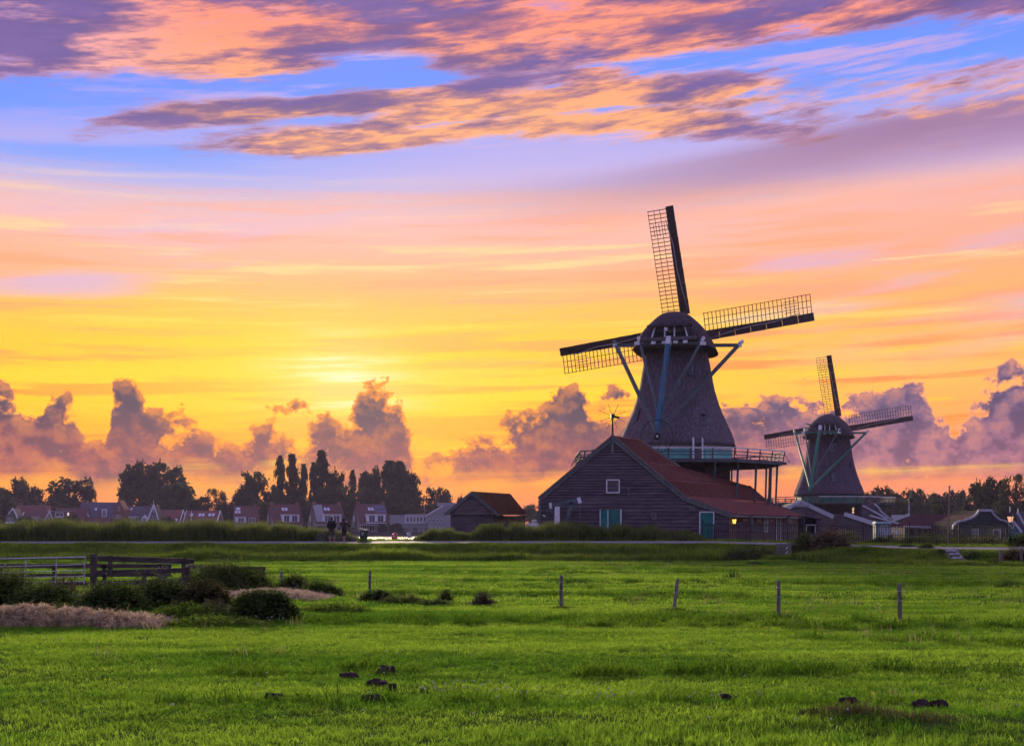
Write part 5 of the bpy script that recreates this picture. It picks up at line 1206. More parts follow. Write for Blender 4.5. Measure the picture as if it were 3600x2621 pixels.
# long brown roof, flat-roofed cabin, left cluster
D = 452; r, Rm, s = house('long low house with plain brown roof', hb_(186, 0, D), 11.4, 8, R(0), 4.6, 8.8, TILE2, BRICK)
D = 438; cb = thing('flat_cabin', (X(212, D), D, .7), 'dark flat-roofed cabin with wide white-framed window', 'cabin')
MB().box(X(178, D), X(246, D), D, D + 4, .6, Z(1797, D)).build('wall', WOOD2, cb); MB().box(X(176, D), X(248, D), D - .2, D + 4, Z(1797, D), Z(1795, D)).build('roof', GREYW, cb)
win(196, 1801, 224, 1815, D - .05, cb, nv=1, nh=0, fw=.14); rect(237, 1801, 243, 1815, D - .05, 'bright_pane', emat('pane_reflection_glow', (1.0, .72, .60), .8), cb); stroke([(192, 1817), (233, 1817)], D - .2, .2, 'sill', WHITE, cb)  # bright reflection in the small pane is put in as emission
D = 456; r, Rm, s = house('brown hipped-roof house at the far left', hb_(44, 0, D), 12.4, 9, R(4), 4.6, 9.9, FTILE, BRICK, chim=(1.6, 8.6), hip=2.0)
D = 442; r, Rm, s = house('red-roofed house with blue-windowed dormer at the far left', hb_(72, 0, D), 9.2, 6.4, R(-6), 3.3, 7.2, TILE2, BRICK, barge=WHITE)
dormer(Rm, r, 2.4, 6.0, 3.6, 5.4, .0, 2.2, 1, wallm=glassmat('blue_pane', (.22, .34, .62), .2), wx=[(.06, .94)])
D = 437; wg = thing('white_edged_gable', (X(174, D), D, .7), 'small gable with white edge boards beside the flat cabin', 'house')
MB().prism([P(157, 1832, D), P(186, 1832, D), P(174, 1798, D)], (0, 5, 0)).build('gable_wall', BRICK, wg); stroke([(156, 1829), (174, 1796)], D - .15, .42, 'bargeboard', WHITE, wg); stroke([(174, 1796), (186, 1824)], D - .15, .32, 'bargeboard', WHITE, wg, dy=-.02); win(170, 1812, 175, 1823, D - .05, wg, nv=0, nh=0); MB().tube([P(174, 1798, D), P(174, 1788, D)], .08, 6).build('spike', WHITE, wg)
D = 435; lg = thing('veranda_gable', (X(42, D), D, .7), 'green gable house with curved white edge and veranda at the left edge', 'house')
MB().prism([P(18, 1835, D), P(60, 1835, D), P(58, 1815, D), P(45, 1786, D), P(30, 1806, D), P(18, 1812, D)], (0, 6, 0)).build('gable_wall', mat('green_boards', (.1, .14, .11)), lg)
stroke([(29, 1806), (38, 1795), (44, 1786)], D - .15, .4, 'bargeboard', WHITE, lg); stroke([(44, 1786), (52, 1799), (58, 1811), (60, 1820)], D - .15, .45, 'bargeboard', WHITE, lg, dy=-.02)
win(26, 1818, 33, 1830, D - .05, lg); win(36, 1818, 43, 1830, D - .05, lg); stroke([(20, 1836), (50, 1836)], D - 1, .5, 'veranda_rail', WHITE, lg)
# modern flat building and grey gabled one
D = 444; mo = thing('flat_roofed_villa', (X(1435, D), D, .7), 'modern grey flat-roofed villa with white window band on the river', 'house')
MB().box(X(1370, D), X(1502, D), D, D + 8, Z(1845, D), Z(1809, D)).build('upper_storey', GREYW, mo); MB().box(X(1424, D), X(1502, D), D - .3, D, Z(1838, D), Z(1809, D)).build('white_front', WHITE, mo)
MB().box(X(1376, D), X(1502, D), D + .3, D + 8, .6, Z(1845, D)).build('ground_storey', GREYW, mo); MB().box(X(1422, D), X(1504, D), D - .8, D + 8, Z(1809, D), Z(1807, D)).build('roof_edge', WHITE, mo)
for i in range(6): win(1429 + i * 12, 1815, 1437 + i * 12, 1833, D - .35, mo, nv=0, nh=0, fw=.12)
for a, b in ((1452, 1468), (1480, 1487), (1492, 1500)): win(a, 1850, b, 1872, D + .25, mo, nv=1, nh=0, fw=.14)
win(1369, 1818, 1374, 1832, D - .05, mo, nv=0, nh=0); MB().box(X(1410, D), X(1425, D), D - 1.2, D, Z(1851, D), Z(1849, D)).build('porch_roof', WHITE, mo)
D = 440; gg = thing('grey_gable_building', (X(1540, D), D, .7), 'grey riverside building with sloping white roof edge left of the boat shed', 'building')
MB().prism([P(1503, 1872, D), P(1590, 1872, D), P(1590, 1775, D), P(1557, 1778, D), P(1503, 1808, D)], (0, 9, 0)).build('wall', GREYW, gg)
stroke([(1500, 1810), (1558, 1777)], D - .2, .5, 'roof_edge', WHITE, gg); MB().box(X(1534, D), X(1602, D), D + 2, D + 8, Z(1778, D), Z(1766, D)).build('roof_box', GREYW, gg)
for i in range(4): win(1507 + i * 13.5, 1823, 1514 + i * 13.5, 1835, D - .05, gg, nv=0, nh=0, fw=.14)
for a in (1508, 1536): win(a, 1850, a + 8, 1868, D - .05, gg, nv=0, nh=0, fw=.14)
MB().tube([P(1493, 1812, 441), P(1493, 1772, 441)], .08, 6).build('roof_mast', GREYW, gg)
D = 430; wb = thing('white_warehouse', (X(1876, D), D, .7), 'low white warehouse with small round tank between shed and barn', 'building')
MB().box(X(1850, D), X(1900, D), D, D + 8, .4, Z(1838, D)).build('wall', WHITE, wb); MB().lathe([(.9, Z(1838, D)), (.9, Z(1828, D)), (.4, Z(1825, D))], 12, (X(1878, D), D + 2)).build('tank', GREYW, wb)
# quay
qm = MB().box(-190, X(1640, 430), 429.5, 431.5, -.6, 1.0).build('quay_wall', STONE, None, label='low dark quay wall along the far river bank', cat='wall')
for i in range(28):
    px = 1180 + i * 15; MB().box(X(px, 430) - .1, X(px, 430) + .1, 429.9, 430.1, 1.0, 2.0).build('rail_post', STONE, qm)
MB().box(X(1180, 430), X(1585, 430), 429.95, 430.05, 1.95, 2.05).build('rail', STONE, qm)
# ------------------------------------------------------------------ boat shed on the near bank
D = 106.0; bs = thing('boat_shed', (X(1700, D), D, .9), 'dark boarded shed with thatch-brown hipped roof on the near bank', 'shed')
apx, lf, rt_ = P(1659, 1729, D), P(1568, 1806, D), P(1749, 1808, D)
MB().prism([(X(1584, D), D + .05, .5), (X(1735, D), D + .05, .5), (X(1735, D), D + .05, rt_.z + .1), (apx.x, D + .05, apx.z - .15), (X(1584, D), D + .05, lf.z + .1)], (.8, 6, 0)).build('wall', DARK, bs)
gs = lambda z_: (max(X(1584, D), lerp(lf.x, apx.x, max(0, (z_ - lf.z)) / (apx.z - lf.z))), min(X(1735, D), lerp(rt_.x, apx.x, max(0, (z_ - rt_.z)) / (apx.z - rt_.z))))
boards(0, 0, lf.z + .05, apx.z - .1, D - .10, WOOD2, bs, .24, gs)
n = 14
for i in range(n):
    a, b = lerp(X(1584, D), X(1735, D), i / n), lerp(X(1584, D), X(1735, D), (i + .97) / n); MB().box(a, b, D - .02 - .015 * (i % 2), D + .04, .5, lf.z + .08).build('plank', WOOD, bs)
MB().box(X(1580, D), X(1740, D), D - .16, D - .05, lf.z - .05, lf.z + .12).build('tie_board', BARGE, bs)
stroke([(1564, 1808), (1659, 1731)], D - .25, .26, 'bargeboard', BARGE, bs); stroke([(1659, 1731), (1752, 1810)], D - .25, .26, 'bargeboard', BARGE, bs, dy=-.02)
SHR = mat('brown_shingle_roof', (.30, .14, .075), (.18, .085, .05), .9, 6, bump=.6, c3=(.20, .15, .06))
bk = V((1.2, 5.5, 0))
rbk = P(1790, 1737, D + 5)
tiled('roof', [rt_ + V((.05, -.3, -.08)), P(1855, 1811, D + 4.5), P(1793, 1735, D + 5), apx + V((0, -.3, .05))], SHR, bs, .22, .25)
tiled('roof', [lf + V((3, 6, 0)), lf + V((0, -.3, -.08)), apx + V((0, -.3, .05)), P(1793, 1735, D + 5)], SHR, bs, .22, .25)
MB().prism([P(1736, 1880, D + .2), P(1842, 1880, D + 4.5), P(1842, 1812, D + 4.5), P(1736, 1812, D + .2)], (0, .1, 0)).build('side_wall', WOOD2, bs)
for i in range(8):
    t0, t1 = i / 8, (i + .95) / 8; a, b = P(1736, 1880, D + .2), P(1842, 1880, D + 4.5); c1, d1 = P(1736, 1813, D + .2), P(1842, 1813, D + 4.5)
    MB().prism([lerp(a, b, t0) + V((.1, -.1, 0)), lerp(a, b, t1) + V((.1, -.1, 0)), lerp(c1, d1, t1) + V((.1, -.1, 0)), lerp(c1, d1, t0) + V((.1, -.1, 0))], (.03, -.03, 0)).build('plank', WOOD2, bs)
# buoys
def buoy(px, py, D, mt, h, label, name='buoy'):
    b = thing(name, (X(px, D), D, -.45), label, 'buoy'); x = X(px, D); MB().lathe([(.75 * h, -.5), (.75 * h, -.1 * h), (.55 * h, .9 * h), (.3 * h, 1.0 * h)], 14, (x, D)).build('float', mt, b)
    MB().ball((x, D, 1.15 * h), .24 * h, 8, 6).build('top_mark', mt, b); MB().box(x - .28 * h, x + .28 * h, D - .68 * h, D - .6 * h, .25 * h, .5 * h).build('number_plate', WHITE, b)
buoy(1387, 1893, 300, mat('red_buoy_paint', (.50, .035, .06), (.38, .03, .05), .4), 1.0, 'red channel buoy floating on the river')
buoy(1438, 1887, 360, mat('grey_buoy_paint', (.34, .36, .42), (.26, .28, .33), .5), 1.0, 'small grey buoy farther out on the river')
# ------------------------------------------------------------------ trees
LEAF1 = leafmat('far_foliage', (.036, .056, .030), (.072, .092, .042), None, .30, .08)
LEAF2 = leafmat('mid_foliage', (.036, .056, .030), (.072, .092, .042), None, .30, .10)
BARK = mat('bark', (.07, .052, .045), (.04, .03, .027), .9, 3, (1, 1, .2), .6)
def leaf_quads(c, n, spread, size, r):
    """n random leaf-clump quads round the centres c"""
    k = len(c); idx = r.integers(0, k, n); p = c[idx] + r.normal(0, 1, (n, 3)) * spread[idx][:, None] * np.array([1, 1, .8])
    a = r.normal(0, 1, (n, 3)); a /= np.linalg.norm(a, axis=1)[:, None]; b = np.cross(a, r.normal(0, 1, (n, 3))); b /= np.linalg.norm(b, axis=1)[:, None]
    s = size * r.uniform(.6, 1.4, n)[:, None]; v = np.stack([p - a * s, p + b * s * .55, p + a * s, p - b * s * .55], 1).reshape(-1, 3)
    return v, np.arange(4 * n).reshape(n, 4)
def tree_meshes(kind, seed, leafm):
    """unit tree (height 1, crown about 1 wide) -> trunk mesh, crown mesh"""
    r = np.random.default_rng(seed); tr = MB(); cs, sp = [], []
    if kind == 'poplar':
        tr.tube([(0, 0, 0), (.01, 0, .5), (0, 0, .96)], [.035, .022, .004], 6)
        for i in range(110):
            z = r.uniform(.05, .985); w = (.33 + .09 * r.uniform(-1, 1)) * min(1, (1.02 - z) * 2.1) ** .8 * min(1, .55 + z * 1.6); a = r.uniform(0, 6.28); q = w * r.uniform(.15, 1)
            cs.append((q * math.cos(a), q * math.sin(a), z)); sp.append(.035)
            if i % 3 == 0: tr.tube([(0, 0, z - .18 if z > .25 else .06), (q * .7 * math.cos(a), q * .7 * math.sin(a), z)], [.010, .003], 4)
        size, n = .032, 4400
    elif kind == 'sparse':
        tr.tube([(0, 0, 0), (.02, .01, .3), (-.01, 0, .62), (.03, 0, .9)], [.035, .03, .02, .006], 6)
        for i in range(30):
            a = r.uniform(0, 6.28); z = r.uniform(.42, .97); w = .52 * math.sin(math.pi * (z - .25) / .85) ** .7; q = w * r.uniform(.35, 1)
            e = (q * math.cos(a), q * math.sin(a), z); cs.append(e); sp.append(.055); tr.tube([(0, 0, max(.2, z - .28)), (e[0] * .5, e[1] * .5, z - .08), e], [.014, .009, .003], 4)
        size, n = .030, 1500
    elif kind == 'low':
        tr.tube([(0, 0, 0), (0, 0, .4)], [.03, .02], 6)
        for i in range(90):
            a = r.uniform(0, 6.28); z = r.uniform(.04, .95); q = .52 * (1 - (z * .95) ** 2.2) ** .5 * r.uniform(.3, 1); cs.append((q * math.cos(a), q * math.sin(a), z)); sp.append(.055)
        size, n = .044, 3600
    else:                                                         # broad crown made of several uneven lobes
        tr.tube([(0, 0, 0), (.015, 0, .22), (-.01, .01, .5), (.02, 0, .8)], [.045, .036, .022, .006], 7)
        lobes = [((r.uniform(-.27, .27)), r.uniform(-.25, .25), r.uniform(.42, .80), r.uniform(.15, .24)) for _ in range(11)] + [(0, 0, .80, .19), (-.33, 0, .45, .15), (.33, .05, .48, .15)]
        for lx, ly, lz, lr in lobes:
            tr.tube([(0, 0, max(.12, lz - .3)), (lx * .6, ly * .6, lz - .08), (lx, ly, lz)], [.018, .010, .004], 4)
            for i in range(9):
                d_ = r.normal(0, 1, 3); d_ /= np.linalg.norm(d_); q = lr * r.uniform(.45, 1.0); cs.append((lx + d_[0] * q, ly + d_[1] * q, min(.985, lz + d_[2] * q * .9))); sp.append(.040)
        size, n = .031, 4800
    v, f = leaf_quads(np.array(cs), n, np.array(sp), size, r)
    v[:, 2] = np.clip(v[:, 2], .01, 1.02)
    crown = np_mesh('crown', v, f, [leafm]); t = tr.build('trunk', BARK, None, smooth=True); tm = t.data; off = t.location.copy(); bpy.data.objects.remove(t)
    tm.transform(Matrix.Translation(off)); return tm, crown
TM = {}
def tree(kind, px, top, wpx, D, label, zb=.7, var=0, name=None, leafm=None, group=None):
    lm = leafm or LEAF1; key = (kind, var, lm.name)
    if key not in TM: TM[key] = tree_meshes(kind, 100 + 17 * var + len(kind), lm)
    tm, cm = TM[key]; h = Z(top, D) - zb; w = wpx * D / F * {'poplar': 1.5, 'broad': 1.12}.get(kind, 1.0)
    t = thing(name or {'poplar': 'poplar_tree', 'low': 'bushy_tree'}.get(kind, 'broadleaf_tree'), (X(px, D), D, zb), label, 'tree', group)
    for nm, me in (('trunk', tm), ('crown', cm)):
        o = link(nm, me, None, t); o.scale = (w, w, h); o.rotation_euler = (0, 0, (px * 1.7) % 6.28)
    return t
G1 = 'trees across the river'
far_trees = [
 ('broad', 10, 1700, 130, 520, 'hazy round tree at the very left edge behind the far houses'),
 ('broad', 70, 1672, 110, 540, 'tall-peaked dark tree behind the hipped-roof house at far left'),
 ('broad', 125, 1695, 70, 520, 'small tree right of the tall-peaked tree at far left'),
 ('broad', 245, 1675, 190, 530, 'broad rounded tree standing over the long brown-roofed house'),
 ('sparse', 312, 1694, 50, 525, 'thin loose tree at the right side of the broad rounded tree'),
 ('broad', 490, 1611, 175, 545, 'left half of the tallest broad tree pair, behind the large dark-roofed house'),
 ('broad', 590, 1609, 170, 545, 'right half of the tallest broad tree pair behind the white A-shaped gable'),
 ('low', 618, 1690, 170, 500, 'dense bushy tree in front of the tallest broad pair'),
 ('sparse', 762, 1719, 84, 500, 'small lone see-through tree right of the red roofs'),
 ('low', 700, 1745, 120, 490, 'low bushy tree between the broad pair and the small lone tree'),
 ('low', 800, 1755, 90, 465, 'dark bushy tree just left of the white-dormered house'),
 ('broad', 905, 1652, 150, 540, 'wide sloping tree left of the poplars'),
 ('broad', 850, 1705, 120, 520, 'lower rounded tree at the left foot of the poplar group'),
 ('poplar', 985, 1604, 58, 540, 'slim poplar, left one of the twin poplars'),
 ('poplar', 1027, 1599, 64, 535, 'slim poplar, right one of the twin poplars'),
 ('poplar', 1068, 1634, 48, 520, 'short narrow poplar between the twin poplars and the tallest poplar'),
 ('poplar', 1102, 1628, 54, 535, 'poplar leaning against the left of the tallest poplar'),
 ('poplar', 1131, 1586, 78, 530, 'tallest dark poplar in the middle of the row'),
 ('broad', 1188, 1636, 86, 530, 'ragged tree right of the tallest poplar'),
 ('poplar', 1240, 1654, 44, 515, 'thin ragged poplar above the solar-panel house'),
 ('broad', 1292, 1637, 84, 535, 'see-through tree left of the dense twin crowns'),
 ('broad', 1322, 1632, 70, 530, 'narrow dark crown left of the dense tall tree'),
 ('poplar', 1368, 1622, 110, 530, 'dense dark tree above the grey flat-roofed villa'),
 ('poplar', 1404, 1624, 100, 540, 'dense dark tree just right of the villa roof'),
 ('broad', 1440, 1636, 100, 530, 'ragged-edged tree at the right end of the poplar row'),
 ('broad', 1548, 1706, 110, 520, 'round tree behind the grey gabled building'),
 ('broad', 1618, 1734, 46, 510, 'small round treetop beside the boat shed roof'),
 ('low', 960, 1762, 150, 480, 'low bushes behind the leftmost angled house'),
 ('low', 1085, 1765, 130, 480, 'low bushes between the left and middle angled houses'),
 ('low', 1230, 1758, 120, 480, 'low bushes left of the solar-panel house'),
 ('low', 1400, 1770, 150, 485, 'low bushes behind the flat-roofed villa'),
 ('low', 1490, 1768, 110, 485, 'low bushes between the villa and the grey gable'),
 ('low', 480, 1762, 190, 485, 'low dark bushes behind the white A-shaped gable'),
 ('low', 340, 1770, 190, 490, 'low dark bushes behind the large dark-roofed house'),
 ('low', 170, 1752, 150, 485, 'bushy tree behind the flat cabin'),
 ('low', 20, 1750, 120, 470, 'dark bushes at the left edge beside the veranda house'),
 ('low', 1345, 1845, 40, 440, 'round garden shrub in front of the solar-panel house'),
 ('low', 1395, 1835, 44, 441, 'dark garden shrub left of the villa ground floor'),
 ('low', 255, 1806, 60, 432, 'pale garden tree in front of the long brown roof'),
 ('low', 95, 1815, 80, 430, 'pale garden shrub in front of the blue dormer'),
 ('low', 590, 1812, 60, 436, 'pale garden shrub in front of the plain red roof'),
 ('low', 1012, 1715, 150, 505, 'rounded understorey tree below the twin poplars'),
 ('low', 1165, 1712, 150, 505, 'rounded understorey tree below the tallest poplar'),
 ('low', 1290, 1705, 150, 505, 'rounded understorey tree below the see-through tree'),
 ('low', 1415, 1708, 150, 505, 'rounded understorey tree below the dense dark trees'),
 ('broad', 1868, 1768, 110, 540, 'hazy round trees between boat shed and barn'),
 ('low', 1905, 1790, 90, 520, 'hazy low bushes left of the barn corner')]
for i, (k_, px, top, w, D, lab) in enumerate(far_trees):
    tree(k_, px, top, w, D, lab, var=i % (4 if k_ == 'broad' else 3), group=G1)
G2 = 'trees beyond the mills'
right_trees = [
 ('broad', 3060, 1712, 90, 400, 'tree emerging right of the distant mill body'), ('broad', 3110, 1703, 110, 390, 'tallest tree of the hazy row right of the distant mill'),
 ('broad', 3170, 1712, 100, 400, 'hazy tree above the white whirligig post'), ('broad', 3232, 1714, 100, 390, 'hazy tree left of the flagpole'),
 ('broad', 3290, 1720, 100, 400, 'hazy tree just left of the flagpole top'), ('broad', 3345, 1716, 100, 390, 'hazy tree behind the flagpole'),
 ('broad', 3385, 1722, 90, 400, 'hazy tree right of the flagpole'),
 ('low', 3130, 1750, 220, 370, 'low hazy thicket right of the distant mill stage'), ('low', 3280, 1755, 240, 370, 'low hazy thicket above the long red roof'),
 ('low', 3295, 1771, 50, 240, 'pale small tree above the long red roof'),
 ('broad', 3435, 1680, 120, 300, 'dark tree left of the tall tree behind the bell gable house'), ('broad', 3492, 1672, 130, 290, 'tall dense tree behind the bell gable house'),
 ('sparse', 3570, 1670, 110, 280, 'tall open-branched tree at the right edge'), ('broad', 3640, 1690, 120, 290, 'dark tree crossing the right edge of the picture'),
 ('low', 3540, 1758, 150, 270, 'dark bushes behind the blue-green house')]
for i, (k_, px, top, w, D, lab) in enumerate(right_trees):
    tree(k_, px, top, w, D, lab, zb=.4, var=i % (4 if k_ == 'broad' else 3), leafm=LEAF2, group=G2)
# ------------------------------------------------------------------ reeds and rough plants
REED = leafmat('reed_leaves', (.070, .125, .030), (.140, .200, .050), (.20, .18, .085), .42, .45)
def reed_bed(name, label, px0, px1, D0, D1, topf, n, w=.045, leafm=REED):
    """dense stand of reeds: arching blades; topf(px) = photo row of its top edge"""
    r = np.random.default_rng(abs(hash(label)) % 1000 if False else len(label)); y = r.uniform(D0, D1, n); px = r.uniform(px0, px1, n); x = (px - HX) / F * y
    zb = height(x, y); top = np.array([topf(p) for p in px]); h = (CH + (HY - top) / F * y - zb) * r.uniform(.55, 1.06, n) * (1.05 + .13 * np.sin(x * 1.9 + np.sin(x * .7) * 2) + .10 * np.sin(x * 5.1) + .05 * np.sin(x * 11.0)); a = r.uniform(0, 6.28, n); ln = r.uniform(.05, .40, n) * h
    dx, dy = np.cos(a) * ln, np.sin(a) * ln; b = r.uniform(0, 6.28, n); wx, wy = np.cos(b) * w / 2, np.sin(b) * w / 2
    def pt(f, k): q = 1 - k * 0; return np.stack([x + dx * f * f, y + dy * f * f, zb + h * f * (1 - .10 * f)], -1)
    W = np.stack([wx, wy, np.zeros(n)], -1); v = np.stack([pt(0, 0) - W, pt(0, 0) + W, pt(.55, 0) + W * .9, pt(.55, 0) - W * .9, pt(1, 0)], 1).reshape(-1, 3); o = np.arange(n) * 5
    f = np.concatenate([np.stack([o, o + 1, o + 2], -1), np.stack([o, o + 2, o + 3], -1), np.stack([o + 3, o + 2, o + 4], -1)])
    return link(name, np_mesh(name, v, f, [leafm]), None, kind='stuff', label=label, cat='reeds')
def tl(pts): xs_ = [p[0] for p in pts]; ys_ = [p[1] for p in pts]; return lambda p: float(np.interp(p, xs_, ys_))
reed_bed('reed_bed', 'dark green reed belt behind the path at the left', -60, 1330, 89.3, 92.8, tl([(-60, 1838), (150, 1822), (220, 1824), (500, 1826), (700, 1828), (900, 1832), (1060, 1838), (1150, 1848), (1215, 1868), (1265, 1890), (1330, 1900)]), 30000)
reed_bed('reed_bed', 'brownish reed hump in front of the boat shed', 1448, 1640, 90.0, 93.0, tl([(1448, 1898), (1490, 1872), (1520, 1855), (1560, 1847), (1610, 1852), (1640, 1868)]), 6500)
reed_bed('reed_bed', 'brownish reed belt in front of the barn', 1632, 2486, 90.0, 93.5, tl([(1632, 1872), (1680, 1848), (1720, 1838), (1900, 1836), (2000, 1836), (2080, 1840), (2200, 1842), (2330, 1850), (2420, 1862), (2465, 1880), (2486, 1900)]), 26000)
WEED = leafmat('weed_leaves', (.100, .175, .040), (.200, .280, .070), (.24, .25, .10), .45, .6)
NETT = leafmat('nettle_leaves', (.075, .150, .036), (.150, .250, .055), (.21, .23, .08), .45, 1.1)
STEM = mat('plant_stem', (.12, .10, .05), (.07, .06, .03), .9)
def stalk_clump(name, label, cat, px, pyb, wpx, hpx, n, D=None, leafm=NETT, leaf=.055, spire=.35, depth=.5, dens=26, group=None, stems=True, flat=False):
    """upright leafy stalks: leaf pairs up each stem, tapering to a tip"""
    D = D or CH * F / (pyb - HY); r = np.random.default_rng(int(px * 7 + pyb) % 9973); W = wpx * D / F / 2; H = hpx * D / F; x0 = X(px, D); zb = float(height(x0, D)); t = thing(name, (x0, D, zb), label, cat, group)
    vs_, fs, sm = [], [], MB()
    for i in range(int(n * 1.6)):
        a = r.uniform(0, 6.28); q = r.uniform(0, 1) ** .55; sx, sy = q * math.cos(a), q * math.sin(a)
        h = H * (1 - .6 * q ** (2.6 if not flat else 4)) * r.uniform(1 - spire, 1.04 + .28 * (r.uniform(0, 1) > .88) * (not flat)); bx, by = x0 + sx * W, D + sy * W * depth; bz = float(height(bx, by)) - .02; lx, ly = r.uniform(-.12, .12) * h, r.uniform(-.12, .12) * h
        if stems and i % 2 == 0: sm.tube([(bx, by, bz), (bx + lx, by + ly, bz + h)], [.008, .004], 3, cap=False)
        m = max(7, int(1.7 * dens * h / max(H, .01)))
        for j in range(m):
            f = (j + r.uniform(0, 1)) / m; s = leaf * 1.35 * (1.15 - .75 * f) * r.uniform(.7, 1.4); an = r.uniform(0, 6.28); dr = V((math.cos(an), math.sin(an), r.uniform(-.5, .45))); sd_ = V((-math.sin(an), math.cos(an), r.uniform(-.4, .4)))
            rr_ = (.16 * (1 - .8 * f) + .02) * min(1.6, max(.6, H / .55)); c = V((bx + lx * f, by + ly * f, bz + h * f)) + dr * (rr_ * r.uniform(0, 1)); o = len(vs_); tip = c + dr * (s * 2.0)
            vs_ += [tuple(c), tuple(c + dr * s + sd_ * (s * .55)), tuple(tip), tuple(c + dr * s - sd_ * (s * .55))]; fs.append((o, o + 1, o + 2, o + 3))
    v = np.array(vs_) - np.array([x0, D, zb]); link('foliage', np_mesh('foliage', v, np.array(fs), [leafm]), None, t)
    if stems and sm.v: sm.build('stems', STEM, t)
    return t
# bushes on the bank
stalk_clump('bank_bush', 'dark bush on the bank left of the old grey board gate', 'bush', 2640, 1972, 190, 62, 130, D=81, leafm=WEED, leaf=.09, dens=22, flat=True)
stalk_clump('bank_bush', 'tall pale-tipped bush on the bank right of the old grey board gate', 'bush', 2815, 1972, 90, 78, 80, D=81, leafm=WEED, leaf=.09, dens=24)
STRAWG = leafmat('dry_grass', (.17, .14, .075), (.26, .21, .12), (.10, .11, .04), .3, .6)
stalk_clump('dry_grass_clump', 'straw-coloured tall grass clump on the bank beside the tall bush', 'grass', 2910, 1974, 150, 62, 150, D=80.5, leafm=STRAWG, leaf=.10, dens=16, stems=False)
stalk_clump('bank_bush', 'grey-brown bush around the posts at the right edge', 'bush', 3570, 1985, 130, 58, 110, D=72, leafm=STRAWG, leaf=.07, dens=20)
stalk_clump('bank_bush', 'dark green bush right of the street lamp', 'bush', 3590, 1932, 110, 62, 90, D=79, leafm=NETT, leaf=.09, dens=22, flat=True)
for i, (px, w) in enumerate(((2960, 160), (3250, 260), (3440, 260), (3100, 130))):
    stalk_clump('garden_shrub', ['rounded shrub beside the wood heap', 'wild shrubs behind the fence below the long red roof', 'yellow-green shrubs below the bell gable windows', 'dark shrubs below the display cabinet'][i], 'shrub', px, 1905, w, [60, 52, 50, 40][i], 150 if w > 200 else 100, D=[106, 92, 90, 96][i], leafm=[WEED, WEED, leafmat('yellow_green_leaves', (.09, .12, .022), (.16, .19, .03), None, .4, .5), NETT][i], leaf=.09, dens=20, flat=True, depth=.25)
for i, (px, py, w, h) in enumerate(((2655, 1984, 60, 12), (3255, 1978, 50, 22), (3310, 1982, 46, 20), (3420, 1984, 60, 24), (3490, 1988, 60, 26), (3190, 1975, 50, 18), (1140, 1975, 50, 12), (1060, 1974, 40, 10), (2350, 1978, 40, 10))):
    stalk_clump('low_weed_clump', 'low dark weeds at the bank foot, ' + ['below the old board gate', 'left of the bank steps', 'just left of the foot of the steps', 'at the foot of the steps', 'right of the steps', 'farther left of the steps', 'below the two people', 'left of the people', 'below the barn'][i], 'weeds', px, py, w, h, 40, leafm=NETT, leaf=.07, dens=16, stems=False, group='weeds along the bank foot')
# ------------------------------------------------------------------ two people with bicycles, and the litter bin
PD = 88.4; PZ = float(path_z(X(1190, PD)))
SKIN = mat('skin', (.42, .24, .17), (.36, .20, .14), .55, 6, spec=.35)
def blob_mesh(name, parts, balls, mt, parent, voxel=.012):
    """limbs (tapered tubes) and ellipsoids fused to one continuous surface"""
    m = MB()
    for pts, rad in parts:
        m.tube(pts, rad, 10)
        for p, r_ in zip(pts, rad): m.ball(p, r_ * .99, 10, 7)
    for c, r_, sq in balls: m.ball(c, r_, 14, 10, sq)
    o = m.build(name, mt, parent); md = o.modifiers.new('fuse', 'REMESH'); md.mode = 'VOXEL'; md.voxel_size = voxel; md.use_smooth_shade = True
    sm = o.modifiers.new('soft', 'SMOOTH'); sm.iterations = 3; sm.factor = .5; return o
def hand(w, d, side, curl):
    """palm and five bent fingers from the wrist w along the direction d"""
    d = V(d).normalized(); s_ = V(side).normalized(); n_ = d.cross(s_).normalized(); P_ = []
    P_.append(([w, w + d * .045, w + d * .085], [.026, .034, .030]))
    for i, (o, l) in enumerate(((-.030, .070), (-.010, .082), (.010, .076), (.029, .058))):
        a = w + d * .085 + s_ * o; b = a + d * (l * .5) + n_ * (curl * .012); c = b + d * (l * .5 * (1 - curl)) + n_ * (curl * l * .5); P_.append(([a, b, c], [.0105, .0095, .008]))
    a = w + d * .035 - s_ * .030; b = a - s_ * .028 + d * .030 + n_ * .01; c = b + d * .032 + n_ * (.012 + curl * .02); P_.append(([a, b, c], [.012, .011, .009])); return P_
